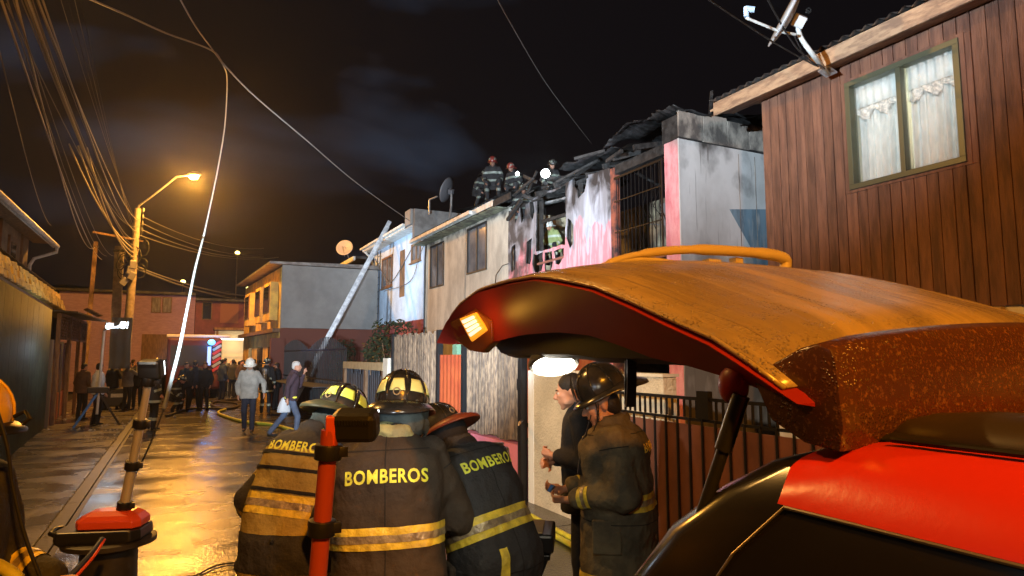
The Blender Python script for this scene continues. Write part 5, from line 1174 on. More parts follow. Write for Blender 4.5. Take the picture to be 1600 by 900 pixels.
# ------------------------------------------------------------------ people
mSkin = M('skin', (.48, .25, .16), .5, col2=(.40, .19, .12), nscale=9)
mHair = M('dark_hair', (.012, .009, .008), .6, bump=.5, bscale=90)
mGreyHair = M('grey_hair', (.4, .38, .36), .7, bump=.5, bscale=90)
mEye = M('eye_white', (.6, .58, .55), .3)
mCoatBrown = M('brown_fire_coat', (.050, .033, .018), .85, col2=(.020, .015, .010), nscale=3, nlo=.38, nhi=.64, bump=.7, bscale=22, bdet=6)
mCoatOlive = M('olive_fire_coat', (.135, .105, .055), .85, col2=(.060, .048, .028), nscale=3.5, bump=.7, bscale=22, bdet=6)
mCoatBlack = M('black_fire_coat', (.022, .021, .021), .8, col2=(.035, .033, .03), nscale=4, bump=.35, bscale=55)
mCoatTan = M('yellow_tan_coat', (.40, .30, .07), .8, col2=(.27, .20, .05), nscale=4, bump=.35, bscale=55)
mTapeY = M('yellow_tape', (.78, .58, .05), .5, col2=(.40, .28, .05), nscale=16, nlo=.42, nhi=.72, bump=.5, bscale=35)
mTapeS = M('silver_tape', (.40, .32, .18), .35, metal=.2, col2=(.20, .15, .09), nscale=18, bump=.5, bscale=40)
mTapeG = M('lit_reflective_tape', (.34, .38, .30), .5); mTapeDim = M('shaded_tape', (.12, .14, .12), .5); mHelmRD = M('shaded_red_helmet', (.14, .02, .015), .4); mSkinD = M('shaded_skin', (.16, .08, .055), .6)  # darker copies for the roof crew; dim light put into their colours
mLime = M('lime_lettering', (.76, .76, .06), .6, col2=(.48, .46, .05), nscale=22, nlo=.45, nhi=.7, bump=.3)
mHelmB = M('black_helmet', (.014, .016, .017), .22, spec=.6, col2=(.035, .032, .028), nscale=9, bump=.12, bscale=20)
mHelmPatch = M('lime_glow_patch', (.70, .78, .30), .4, emit=.12)  # emits faintly, standing in for light the patch throws back
mHelmW = M('white_helmet', (.72, .72, .66), .35); mHelmY = M('yellow_helmet', (.75, .48, .03), .35, col2=(.6, .36, .02), nscale=8)
mHelmR = M('red_helmet', (.45, .06, .04), .35); mHelmBr = M('brown_red_brim', (.15, .035, .018), .45)
mCloth = M('grey_neck_cloth', (.075, .095, .095), .8, col2=(.035, .045, .045), nscale=7, bump=.3)
mCollar = M('pale_lime_collar', (.36, .37, .17), .8, col2=(.22, .22, .12), nscale=12, bump=.5)
mBoot = M('black_boot', (.012, .012, .012), .5)
def cloth(nm, c, c2=None): return M(nm, c, .85, col2=c2 or tuple(q * .7 for q in c), nscale=5, bump=.25, bscale=50)
mJeans = cloth('blue_jeans', (.09, .12, .19)); mDarkT = cloth('dark_trousers', (.018, .018, .022)); mBlackC = cloth('black_cloth', (.012, .012, .014)); mNavy = cloth('navy_cloth', (.02, .025, .045))
mKhaki = cloth('stone_grey_jacket', (.34, .34, .31)); mWhiteS = cloth('white_shirt', (.78, .82, .86)); mPurpleS = cloth('dark_plum_sweater', (.05, .028, .04)); mGreyHood = cloth('grey_hooded_top', (.20, .20, .18)); mBrownC = cloth('brown_cloth', (.10, .06, .035)); mOliveC = cloth('olive_cloth', (.06, .055, .03)); mBlueC = cloth('dark_blue_cloth', (.03, .05, .10))
wr_tex = bpy.data.textures.new('wrinkles', 'CLOUDS'); wr_tex.noise_scale = .11; wr_tex.noise_depth = 2
fold_tex = bpy.data.textures.new('folds', 'CLOUDS'); fold_tex.noise_scale = .26; fold_tex.noise_depth = 1
def blob(mb, voxel, smooth=4, wr=0, fold=0, name='m', fac=.5):
    me = mb.mesh(name, []); o = bpy.data.objects.new('tmp', me); COL.objects.link(o)
    r = o.modifiers.new('r', 'REMESH'); r.mode = 'VOXEL'; r.voxel_size = voxel; r.use_smooth_shade = True
    s = o.modifiers.new('s', 'SMOOTH'); s.iterations = smooth; s.factor = fac
    for (amt, tx) in ((fold, fold_tex), (wr, wr_tex)):
        if amt: d = o.modifiers.new('d', 'DISPLACE'); d.texture = tx; d.strength = amt; d.mid_level = .5; d.texture_coords = 'LOCAL'
    m2 = bake(o); m2.name = name; bpy.data.objects.remove(o); bpy.data.meshes.remove(me); return m2
def V(*a): return Vector(a)
PARTS = {}
BASE = dict(pelvis=V(0, 0, .96), neck=V(0, -.01, 1.49), head=V(0, .02, 1.625),
            shL=V(-.185, 0, 1.42), shR=V(.185, 0, 1.42), elL=V(-.245, -.03, 1.14), elR=V(.245, -.03, 1.14), wrL=V(-.25, .08, .90), wrR=V(.25, .08, .90),
            hpL=V(-.09, 0, .92), hpR=V(.09, 0, .92), knL=V(-.10, .02, .49), knR=V(.10, .02, .49), anL=V(-.11, -.02, .09), anR=V(.11, -.02, .09), hdir=V(0, 0, 0))
def make_pose(lean=0, side=0, twist=0, **kw):
    """lean forward / sideways (degrees) bends everything above the pelvis; kw override points given in the upright frame"""
    p = {k: v.copy() for k, v in BASE.items()}
    for k, v in kw.items(): p[k] = Vector(v)
    Mx = Matrix.Translation(p['pelvis']) @ Euler((R(-lean), R(side), R(twist)), 'XYZ').to_matrix().to_4x4() @ Matrix.Translation(-p['pelvis'])
    for k in ('neck', 'head', 'shL', 'shR', 'elL', 'elR', 'wrL', 'wrR'): p[k] = Mx @ p[k]
    p['T'] = Euler((R(-lean), R(side), R(twist)), 'XYZ').to_matrix(); return p
def hand(mb, w_, d, side, curl=.5, n=7, sc_=1.0, palm=None):
    """palm, five bent fingers of unequal length and a thumb from the side of the palm"""
    d = Vector(d).normalized(); pn = Vector(palm) if palm is not None else Vector((side * -1, .2, 0)); pn = (pn - d * pn.dot(d)).normalized(); u = d.cross(pn) * side * -1
    w_ = Vector(w_)
    mb.cap(w_, w_ + d * .085 * sc_, .024 * sc_, .033 * sc_, n, flat=.55, ax=pn.cross(d))
    mb.cap(w_ + d * .05 * sc_ + u * .018 * sc_, w_ + d * .088 * sc_ + u * .022 * sc_, .017 * sc_, .015 * sc_, n); mb.cap(w_ + d * .05 * sc_ - u * .02 * sc_, w_ + d * .082 * sc_ - u * .024 * sc_, .017 * sc_, .014 * sc_, n)
    for k, (o_, l_) in enumerate(((.030, .072), (.010, .082), (-.010, .076), (-.029, .060))):
        b = w_ + d * .092 * sc_ + u * o_ * sc_; c = curl * (1 + .1 * k); p = b; ang = 0
        for j in range(3):
            ang += c * (.55, .8, .6)[j]; dd_ = d * math.cos(ang) + pn * math.sin(ang); q = p + dd_ * l_ * sc_ * (.45, .32, .23)[j]
            mb.cap(p, q, (.0098 - .0012 * j) * sc_, (.009 - .0012 * j) * sc_, n); p = q
    b = w_ + d * .028 * sc_ + u * .028 * sc_; q = b + (d * .6 + u * .65 + pn * .35).normalized() * .042 * sc_; mb.cap(b, q, .0145 * sc_, .0115 * sc_, n)
    mb.cap(q, q + (d * .85 + u * .1 + pn * .5).normalized() * .034 * sc_, .011 * sc_, .009 * sc_, n)
def head_frame(p, pitch=0, yaw_=0, roll=0):
    return Matrix.Translation(p['head']) @ (Euler((R(-pitch), R(roll), R(yaw_)), 'ZYX').to_matrix().to_4x4() if False else (Matrix.Rotation(R(yaw_), 4, 'Z') @ Matrix.Rotation(R(-pitch), 4, 'X') @ Matrix.Rotation(R(roll), 4, 'Y')))
def xadd(mb, H, sub):
    k = len(mb.v); mb.v += [H @ v for v in sub.v]; mb.f += [tuple(i + k for i in f) for f in sub.f]; mb.m += sub.m
def head_mb(fine):
    h = MB(); h.ell((0, -.015, .03), (.076, .098, .092)); h.ell((0, .035, -.03), (.060, .062, .075)); h.ell((0, .052, -.075), (.036, .035, .032)); h.ell((0, .068, -.100), (.022, .020, .016))
    h.cap((0, .088, .018), (0, .112, -.022), .009, .0145, 8); h.ell((0, .104, -.026), (.018, .014, .010))
    if fine:
        h.cap((-.034, .082, .026), (.034, .082, .026), .010, .010, 8); h.ell((-.036, .070, -.012), (.020, .020, .016)); h.ell((.036, .070, -.012), (.020, .020, .016))
        h.cap((-.022, .088, -.052), (.022, .088, -.052), .0075, .0075, 8); h.cap((-.018, .086, -.064), (.018, .086, -.064), .008, .008, 8)
    for s in (-1, 1): h.ell((s * .077, -.012, -.008), (.010, .020, .031)); h.ell((s * .05, .02, -.065), (.022, .045, .022))
    return h
def body_mesh(p, H, vox, fine=False, curl=(.5, .5), palms=(None, None), hdirs=(None, None), name='body'):
    mb = MB(); hm_ = head_mb(fine); xadd(mb, H, hm_); T = p['T']
    nk = p['neck']; mb.cap(nk + T @ V(0, 0, -.05), H @ V(0, -.01, -.05), .062, .054, 12)
    pv = p['pelvis']; ch = pv.lerp(nk, .62)
    for (f_, rx, ry) in ((-.03, .16, .11), (.15, .15, .105), (.35, .145, .10), (.55, .165, .11), (.75, .175, .105)):
        mb.ell(pv.lerp(nk, f_), (rx, ry, .12), T)
    mb.cap(p['shL'].lerp(p['shR'], .12), p['shR'].lerp(p['shL'], .12), .052, .052, 10)
    for s, sh, el, wr_, i in ((-1, 'shL', 'elL', 'wrL', 0), (1, 'shR', 'elR', 'wrR', 1)):
        mb.cap(p[sh].lerp(p['shL'].lerp(p['shR'], .5), .12), p[el], .048, .038, 10); mb.cap(p[el], p[wr_], .040, .027, 10)
        d = hdirs[i] if hdirs[i] is not None else (p[wr_] - p[el]); hand(mb, p[wr_], d, s, curl[i], palm=palms[i])
    for hp, kn, an in (('hpL', 'knL', 'anL'), ('hpR', 'knR', 'anR')):
        mb.cap(p[hp], p[kn], .082, .055, 10); mb.cap(p[kn], p[an], .055, .038, 10); mb.cap(p[an] + V(0, 0, -.03), p[an] + V(0, .13, -.05), .036, .028, 8)
    return blob(mb, vox, 3 if fine else 2, name=name, fac=.4 if fine else .5)
def coat_mesh(p, vox, hem=.62, rx=.215, ry=.155, arm=.068, wr=.0, fold=.0, collar=.075, name='coat', cuff=.86, smooth=4, flare=1.0, part='all'):
    mb = MB(); T = p['T']; pv = p['pelvis']; nk = p['neck']; up_v = (nk - pv)
    n = 22; rs_ = []
    prof = [(hem - .96, rx * 1.02 * flare, ry * 1.05 * flare), (hem - .96 + .1, rx * flare, ry * 1.02 * flare), (-.02, rx * .98, ry), (.12, rx * .95, ry * .98), (.26, rx * .98, ry), (.38, rx * 1.0, ry * .98), (.455, rx * .93, ry * .86), (.50, rx * .66, ry * .70), (.535, collar * 1.15, collar * 1.1), (.585, collar, collar * 1.05)]
    for (z, a, b) in prof:
        if z < -.02: c = pv + V(0, 0, z) * 1.0; q = T.to_quaternion().slerp(Matrix.Identity(3).to_quaternion(), min(1, -z * 2.4)).to_matrix()
        else: c = pv + T @ V(0, -.01, z); q = T
        rs_.append([c + q @ V(a * math.copysign(abs(math.cos(t)) ** .8, math.cos(t)), b * math.copysign(abs(math.sin(t)) ** .85, math.sin(t)), 0) for t in (2 * math.pi * j / n for j in range(n))])
    if part != 'arms': mb.rings(rs_)
    for sh, el, wr_ in (('shL', 'elL', 'wrL'), ('shR', 'elR', 'wrR')) if part != 'torso' else ():
        mb.cap(p[sh] + (p[sh] - (p['shL'] + p['shR']) / 2) * -.12, p[el], arm * 1.22, arm, 14); mb.cap(p[el], p[el].lerp(p[wr_], cuff), arm, arm * .80, 14)
    return blob(mb, vox, smooth, wr=wr, fold=fold, name=name)
def legs_mesh(p, vox, r=.095, wr=0, name='trousers', top=.06):
    mb = MB(); mb.ell(p['pelvis'] + V(0, 0, -.03), (.175, .125, .13)); mb.cap(p['pelvis'] + V(-.06, 0, top), p['pelvis'] + V(.06, 0, top), .11, .11, 12)
    for hp, kn, an in (('hpL', 'knL', 'anL'), ('hpR', 'knR', 'anR')):
        mb.cap(p[hp], p[kn], r, r * .78, 12); mb.cap(p[kn], p[an] + V(0, 0, .02), r * .78, r * .68, 12)
    return blob(mb, vox, 3, wr=wr, name=name)
def boots_mesh(p, vox, name='boots', k=1.0):
    mb = MB()
    for an in ('anL', 'anR'): mb.cap(p[an] + V(0, 0, .04), p[an] + V(0, -.01, -.03), .05 * k, .052 * k, 10); mb.cap(p[an] + V(0, -.02, -.045), p[an] + V(0, .14, -.055), .045 * k, .034 * k, 10)
    return blob(mb, vox, 2, name=name)
def surf_band(me, p0, nrm, w_, keep=None, off=.004, name='band', mat=None):
    """strip of tape lying on a garment between two parallel planes"""
    bm = bmesh.new(); bm.from_mesh(me); n_ = Vector(nrm).normalized(); p0 = Vector(p0)
    g = bm.verts[:] + bm.edges[:] + bm.faces[:]
    bmesh.ops.bisect_plane(bm, geom=g, plane_co=p0 - n_ * w_ / 2, plane_no=n_, clear_inner=True)
    g = bm.verts[:] + bm.edges[:] + bm.faces[:]
    bmesh.ops.bisect_plane(bm, geom=g, plane_co=p0 + n_ * w_ / 2, plane_no=n_, clear_outer=True)
    if keep: bmesh.ops.delete(bm, geom=[f for f in bm.faces if not keep(f.calc_center_median())], context='FACES')
    bm.normal_update()
    nv = [(v, v.normal.copy()) for v in bm.verts]
    for v, q in nv: v.co += q * off
    m2 = bpy.data.meshes.new(name); bm.to_mesh(m2); bm.free()
    m2.materials.clear()
    if mat: m2.materials.append(mat)
    for pg_ in m2.polygons: pg_.use_smooth = True
    return m2
def seg_dist(c, a, b):
    t = max(0, min(1, (c - a).dot(b - a) / max(1e-9, (b - a).length_squared))); return (c - a.lerp(b, t)).length
def on_torso(p, marg=1.0):
    def f(c):
        da = min(seg_dist(c, p['shL'], p['elL']), seg_dist(c, p['shR'], p['elR']), seg_dist(c, p['elL'], p['wrL']), seg_dist(c, p['elR'], p['wrR']))
        return da > .088
    return f
def on_seg(p, a, b, r=.1):
    return lambda c: seg_dist(c, p[a], p[b]) < r and on_torso_core(p, c)
def on_torso_core(p, c):
    return seg_dist(c, p['pelvis'] + V(0, 0, -.3), p['neck']) > .14
def add(root, name, me, mat=None, par=None):
    if mat is not None: me.materials.clear(); me.materials.append(mat); me.polygons.foreach_set('use_smooth', [True] * len(me.polygons))
    return link(name, me, par or root)
def helmet(root, H, mat, patch=None, brim=None, scale=1.0, style='fire', cl=None, detail=True, tilt=0, front=None):
    """H: head frame. traditional ribbed dome, wide brim longer at the back, reflective patches, front shield, neck cloth"""
    Q = H @ Matrix.Rotation(R(-tilt), 4, 'X') @ Matrix.Translation((0, -.012, .045)) @ Matrix.Scale(scale, 4)
    a, b, c = (.108, .133, .125)
    d = MB(); d.rings([[V(a * math.cos(t) * math.cos(f_), b * math.cos(t) * math.sin(f_), c * math.sin(t)) for f_ in (2 * math.pi * j / 32 for j in range(32))] for t in (R(q) for q in (-14, 0, 15, 30, 45, 60, 75, 87))])
    ho = d.xf(Q).build('helmet', mat, root, smooth='auto')
    if detail:
        for k in range(8):
            f_ = 2 * math.pi * (k + .5) / 8
            MB().tube([Q @ V((a + .003) * math.cos(t) * math.cos(f_), (b + .003) * math.cos(t) * math.sin(f_), (c + .004) * math.sin(t)) for t in (R(q) for q in range(-8, 90, 12))], .0042, 6).build('ridge', mat, ho, smooth=True)
        MB().ell((0, 0, 0), (.016, .016, .008)).xf(Q @ Matrix.Translation((0, 0, c))).build('crown_cap', mat, ho, smooth=True)
    bm_ = MB()
    n = 36; rs_ = []
    for (k, dz) in ((0, 0), (.5, -.006), (1.0, -.020), (1.03, -.026), (1.0, -.028), (.5, -.014), (0, -.012)):
        r_ = []
        for j in range(n):
            f_ = 2 * math.pi * j / n; back = max(0, -math.sin(f_)); front = max(0, math.sin(f_)); w_ = (.030 + .075 * back ** 2.2 + .018 * front) if style == 'fire' else (.012 + .05 * front ** 2)
            r_.append(V((a - .002 + w_ * k) * math.cos(f_), (b - .002 + w_ * k) * math.sin(f_), -.018 + dz * (1 + 1.8 * back ** 2)))
        rs_.append(r_)
    bm_.rings(rs_, cap=False).xf(Q).build('brim', brim or mat, ho, smooth=True)
    if patch:
        for k in range(8):
            f0 = 2 * math.pi * (k + .62) / 8; f1 = 2 * math.pi * (k + 1.38) / 8
            if style == 'fire' and k in (1,): continue
            MB().grid(lambda u, v: Q @ (lambda t, f_: V((a + .0035) * math.cos(t) * math.cos(f_), (b + .0035) * math.cos(t) * math.sin(f_), (c + .0035) * math.sin(t)))(R(8 + 26 * v), f0 + (f1 - f0) * (.5 + (u - .5) * (1 - .22 * v))), 6, 5).build('reflective_patch', patch, ho, smooth=True, solid=.0012)
    if style == 'fire' and detail and mat is not mHelmY:
        MB().add([Q @ v for v in (V(-.045, b + .012, -.01), V(.045, b + .012, -.01), V(.05, b - .002, .07), V(0, b - .03, .125), V(-.05, b - .002, .07), V(-.045, b + .018, -.01), V(.045, b + .018, -.01), V(.05, b + .004, .07), V(0, b - .024, .125), V(-.05, b + .004, .07))], [(0, 1, 2, 3, 4), (9, 8, 7, 6, 5)] + [(i, (i + 1) % 5, (i + 1) % 5 + 5, i + 5) for i in range(5)]).build('front_shield', front or patch or mat, ho)
        MB().tube([Q @ V(.014 * math.cos(t), -b - .006, .012 + .014 * math.sin(t)) for t in (R(q) for q in range(0, 361, 30))], .003, 6).build('back_ring', mTapeS, ho, smooth=True)
    if cl:
        rs_ = []
        for (k, z, e) in ((0, -.01, 0), (.004, -.035, .0), (.002, -.065, .004), (.012, -.095, .012), (.004, -.125, .0), (-.006, -.15, -.006)):
            rs_.append([V((a * .93 + k + .006 * math.sin(f_ * 13 + z * 40)) * math.cos(f_), (b * .93 + k + e) * math.sin(f_), z + .012 * math.sin(f_ * 4 + z * 30)) for f_ in (R(150 + 240 * j / 60) for j in range(61))])
        MB().rings(rs_, cap=False, closed=False).xf(Q).build('neck_cloth', cl, ho, smooth=True, solid=.005)
    return ho
def hair_cap(root, H, mat, long=False):
    mb = MB(); mb.ell((0, -.022, .045), (.083, .100, .088)); mb.ell((0, -.065, -.0), (.068, .052, .075))
    if long: mb.ell((0, -.06, -.08), (.08, .05, .12))
    me = blob(mb.xf(H), .014, 3, wr=.006, name='hair'); return add(root, 'hair', me, mat)
def lettering(root, jme, txt, centre, right, up, facing, width, mat, bend=0, name='lettering', par=None, clip=None):
    cu = bpy.data.curves.new('t', 'FONT'); cu.body = txt; cu.size = 1; cu.offset = .028; cu.align_x = 'CENTER'; cu.align_y = 'CENTER'; cu.space_character = 1.12; cu.resolution_u = 3
    o = bpy.data.objects.new('tmp', cu); COL.objects.link(o); me = bake(o); bpy.data.objects.remove(o)
    bm = bmesh.new(); bm.from_mesh(me); bpy.data.meshes.remove(me)
    bmesh.ops.triangulate(bm, faces=bm.faces[:]); 
    for _ in range(2): bmesh.ops.subdivide_edges(bm, edges=[e for e in bm.edges if e.calc_length() > .12], cuts=1); bmesh.ops.triangulate(bm, faces=[f for f in bm.faces if len(f.verts) > 3])
    xs = [v.co.x for v in bm.verts]; s = width / (max(xs) - min(xs)); xm = (max(xs) + min(xs)) / 2
    tree_bm = bmesh.new(); tree_bm.from_mesh(jme); tr = BVHTree.FromBMesh(tree_bm); tree_bm.free()
    right = Vector(right).normalized(); up = Vector(up).normalized(); fc = Vector(facing).normalized(); kill = []
    for v in bm.verts:
        x = (v.co.x - xm) * s; y = v.co.y * s * 1.22 - bend * (x / (width / 2)) ** 2
        q = Vector(centre) + right * x + up * y; hit = tr.ray_cast(q - fc * .5, fc, 1.2)
        if hit[0] is None: kill.append(v); continue
        v.co = hit[0] - fc * .004
    bmesh.ops.delete(bm, geom=kill, context='VERTS')
    m2 = bpy.data.meshes.new(name); bm.to_mesh(m2); bm.free(); m2.materials.append(mat); return link(name, m2, par or root)
def person_root(name, label, cat, loc, yaw_, scale=1.0, group=None):
    r = bpy.data.objects.new(name, None); COL.objects.link(r); r.empty_display_size = .2; r.location = loc; r.rotation_euler = (0, 0, R(yaw_)); r.scale = (scale,) * 3; OFF[r.name] = Vector(); return tag(r, label, cat, group)
def place(px, py_head, d, hz=1.63, scale=1.0):
    """standing spot so that the head centre lies on that line of sight at that distance"""
    q = at(px, py_head, d=d); return q
# ---- B: centre, back to us
q = at(634, 628, d=3.0)
rt_ = person_root('person', 'firefighter seen from behind with BOMBEROS across the back, middle one of the near group', 'person', (q.x, q.y, 0), -22, 1.035)
p = make_pose(lean=7, side=-2, pelvis=V(-.05, -.06, .96), neck=V(-.045, -.05, 1.475), head=V(.0, .03, 1.605), shL=V(-.235, -.04, 1.385), shR=V(.145, -.04, 1.385), elL=V(-.33, .03, 1.12), elR=V(.245, .03, 1.12), wrL=V(-.26, .28, 1.10), wrR=V(.18, .28, 1.10), hpL=V(-.14, -.05, .92), hpR=V(.05, -.05, .92), knL=V(-.17, -.02, .49), knR=V(.06, -.02, .49), anL=V(-.18, -.04, .09), anR=V(.07, -.04, .09))
H = head_frame(p, pitch=18, yaw_=-6)
add(rt_, 'body', body_mesh(p, H, .013), mSkin)
jm = coat_mesh(p, .0115, hem=.60, rx=.245, ry=.180, arm=.080, wr=.036, fold=.05, collar=.085, smooth=4); PARTS[jm.name] = (coat_mesh(p, .0115, hem=.60, rx=.245, ry=.180, arm=.080, wr=.036, fold=.05, collar=.085, smooth=4, part='torso'), coat_mesh(p, .0115, hem=.60, rx=.245, ry=.180, arm=.080, wr=.036, fold=.05, collar=.085, smooth=4, part='arms')); jk = add(rt_, 'coat', jm, mCoatBrown); OFF[jk.name] = Vector()
T = p['T']; ax_ = T @ V(0, 0, 1)
def tape(par, me, pc, nrm, keep, w_=.085):
    if me.name in PARTS:
        tm, am_ = PARTS[me.name]; me = am_ if keep == 'arm' else tm
        keep = None if keep != 'arm' else (lambda c, pc=Vector(pc): (c - pc).length < .16)
    b_ = add(None, 'reflective_band', surf_band(me, pc, nrm, w_, keep, .004, 'reflective_band', mTapeY), None, par); add(None, 'silver_strip', surf_band(me, pc, nrm, w_ * .34, keep, .007, 'silver_strip', mTapeS), None, b_ if par.parent is None else par)
tape(jk, jm, p['pelvis'] + T @ V(0, 0, .135), ax_, on_torso(p)); tape(jk, jm, V(-.05, 0, .68), V(0, 0, 1), None)
lettering(rt_, jm, 'BOMBEROS', p['pelvis'] + T @ V(.005, -.3, .372), T @ V(1, 0, 0), T @ V(0, 0, 1), T @ V(0, 1, 0), .335, mLime, par=jk, bend=.006)
add(rt_, 'collar', blob(MB().ell(p['neck'] + V(-.0, -.03, .045), (.100, .104, .045), T).ell(p['neck'] + V(.02, -.065, .01), (.085, .058, .05), T), .011, 3, wr=.05, name='collar'), mCollar)
MB().box(p['neck'] + V(.0, -.135, -.075), (.055, .012, .03), T).build('collar_tab', mLime, rt_, bevel=.004)
add(rt_, 'trousers', legs_mesh(p, .02), mCoatBrown); add(rt_, 'boots', boots_mesh(p, .016), mBoot)
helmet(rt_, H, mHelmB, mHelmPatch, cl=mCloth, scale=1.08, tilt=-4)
mSeam = M('coat_seam', (.012, .010, .008), .9)
def seams(jk, jm, p, T):
    tm, am_ = PARTS[jm.name]
    for (pc, nr, kp) in ((p['pelvis'] + T @ V(0, 0, .3), T @ V(1, 0, 0), lambda c: c.y < p['pelvis'].y + .02 and c.z > .7), (p['pelvis'] + T @ V(0, 0, .475), T @ V(0, 0, 1), None), (p['pelvis'] + V(0, 0, -.03), V(0, 0, 1), None)):
        add(None, 'seam', surf_band(tm, pc, nr, .005, kp, .0025, 'seam', mSeam), None, jk)
    for a_, b_ in (('shL', 'elL'), ('shR', 'elR')): add(None, 'seam', surf_band(am_, p[a_].lerp(p[b_], .12), p[b_] - p[a_], .006, lambda c, a_=a_, b_=b_: seg_dist(c, p[a_], p[b_]) < .13 and c.x * p[a_].x > 0, .003, 'seam', mSeam), None, jk)
    for s in (-1, 1):
        c = p['pelvis'] + T @ V(s * .15, 0, -.0); hit = BVHTree.FromPolygons([v.co for v in tm.vertices], [tuple(q.vertices) for q in tm.polygons]).ray_cast(c + V(s * .5, .04, -.10), V(-s, 0, 0))
        if hit[0] is not None: MB().box(hit[0], (.03, .17, .19), hit[1].to_track_quat('X', 'Z').to_matrix()).build('pocket', jk.data.materials[0], jk, bevel=.01)
seams(jk, jm, p, T)
# ---- A: left, yellow tan coat
q = at(516, 635, d=3.45)
rt_ = person_root('person', 'firefighter in yellow and black coat bending in behind the red reflecting mast', 'person', (q.x - .11, q.y + .02, 0), -38, 1.015)
p = make_pose(lean=16, side=4, pelvis=V(-.05, -.04, .96), neck=V(0, -.01, 1.49), head=V(.03, .07, 1.60), elL=V(-.32, -.02, 1.12), elR=V(.27, .05, 1.15), wrL=V(-.27, .22, 1.0), wrR=V(.15, .28, 1.05), shL=V(-.21, 0, 1.40), shR=V(.19, 0, 1.40))
H = head_frame(p, pitch=22, yaw_=-12)
add(rt_, 'body', body_mesh(p, H, .015), mSkin)
jm = coat_mesh(p, .013, hem=.60, rx=.25, ry=.175, arm=.086, wr=.034, fold=.045); PARTS[jm.name] = (coat_mesh(p, .013, hem=.60, rx=.25, ry=.175, arm=.086, wr=.034, fold=.045, part='torso'), coat_mesh(p, .013, hem=.60, rx=.25, ry=.175, arm=.086, wr=.034, fold=.045, part='arms')); jk = add(rt_, 'coat', jm, mCoatTan); OFF[jk.name] = Vector(); T = p['T']; ax_ = T @ V(0, 0, 1)
add(None, 'dark_yoke', surf_band(jm, p['pelvis'] + T @ V(0, 0, .53), ax_, .19, lambda c: seg_dist(c, p['shL'], p['elL']) > .10 or c.z > 1.36, .003, 'dark_yoke', mCoatBlack), None, jk)
for z_ in (.405, .33, .225): add(None, 'black_strap', surf_band(PARTS[jm.name][0], p['pelvis'] + T @ V(0, 0, z_), ax_, .016, None, .006, 'black_strap', mBlackC), None, jk)
tape(jk, jm, p['pelvis'] + T @ V(0, 0, .16), ax_, on_torso(p), .10)
for a_, b_ in (('elL', 'wrL'), ('elR', 'wrR')):
    add(None, 'dark_sleeve', surf_band(PARTS[jm.name][1], p[a_].lerp(p[b_], .42), p[b_] - p[a_], .26, lambda c, a_=a_, b_=b_: seg_dist(c, p[a_], p[b_]) < .1 and c.x * p[a_].x > 0, .004, 'dark_sleeve', mCoatBlack), None, jk)
for a_, b_ in (('shL', 'elL'), ('shR', 'elR')):
    add(None, 'dark_sleeve', surf_band(PARTS[jm.name][1], p[a_].lerp(p[b_], .86), p[b_] - p[a_], .19, lambda c, a_=a_, b_=b_: seg_dist(c, p[a_], p[b_]) < .12 and c.x * p[a_].x > 0, .004, 'dark_sleeve', mCoatBlack), None, jk)
    tape(jk, jm, p[a_].lerp(p[b_], .5), p[b_] - p[a_], 'arm', .06)
add(None, 'dark_panel', surf_band(PARTS[jm.name][0], p['pelvis'] + V(0, 0, -.02), V(0, 0, 1), .18, None, .004, 'dark_panel', mCoatBlack), None, jk)
tape(jk, jm, V(-.05, 0, .72), V(0, 0, 1), None, .09)
lettering(rt_, jm, 'BOMBEROS', p['pelvis'] + T @ V(-.01, -.3, .44), T @ V(1, 0, 0), T @ V(0, 0, 1), T @ V(0, 1, 0), .30, mLime, par=jk)
MB().tube(smooth_pts([p['shL'] + V(.05, -.13, .03), p['shL'] + V(.03, -.215, -.12), p['shL'] + V(.08, -.24, -.32), p['pelvis'] + V(.02, -.2, .05)]), .008, 6).build('radio_strap', mBlackC, rt_)
for s in (-1, 1): MB().tube(smooth_pts([p['neck'] + T @ V(s * .03, -.105, .02), p['neck'] + T @ V(s * .075, -.17, -.06), p['neck'] + T @ V(s * .11, -.19, -.12)]), .004, 5).build('piping', mLime, jk)
add(rt_, 'trousers', legs_mesh(p, .02), mCoatTan); add(rt_, 'boots', boots_mesh(p, .016), mBoot)
helmet(rt_, H, mHelmB, M('yellow_green_glow_patch', (.62, .78, .12), .4, emit=.15), cl=mCloth, scale=1.12, brim=M('olive_brim', (.06, .07, .045), .4), tilt=8)  # helmet patches glow a little in place of returned light
# ---- C: right of the group, bent to the left
q = at(694, 655, d=3.35)
rt_ = person_root('person', 'firefighter in black coat bending left with dark hood under a brown red brim', 'person', (q.x + .17, q.y - .24, 0), 18, 1.0)
p = make_pose(lean=24, side=-5, neck=V(0, .02, 1.46), head=V(0, .09, 1.575), elL=V(-.30, .10, 1.12), elR=V(.29, .10, 1.12), wrL=V(-.16, .32, 1.05), wrR=V(.16, .32, 1.05), shL=V(-.2, 0, 1.38), shR=V(.2, 0, 1.38))
H = head_frame(p, pitch=26, yaw_=8)
add(rt_, 'body', body_mesh(p, H, .015), mSkin)
jm = coat_mesh(p, .012, hem=.58, rx=.245, ry=.185, arm=.085, wr=.034, fold=.045); PARTS[jm.name] = (coat_mesh(p, .012, hem=.58, rx=.245, ry=.185, arm=.085, wr=.034, fold=.045, part='torso'), coat_mesh(p, .012, hem=.58, rx=.245, ry=.185, arm=.085, wr=.034, fold=.045, part='arms')); jk = add(rt_, 'coat', jm, mCoatBlack); OFF[jk.name] = Vector(); T = p['T']; ax_ = T @ V(0, 0, 1)
tape(jk, jm, p['pelvis'] + T @ V(0, 0, .13), ax_, on_torso(p), .10); tape(jk, jm, V(0, 0, .70), V(0, 0, 1), None, .10)
sd_ = T @ V(.92, -.39, 0)
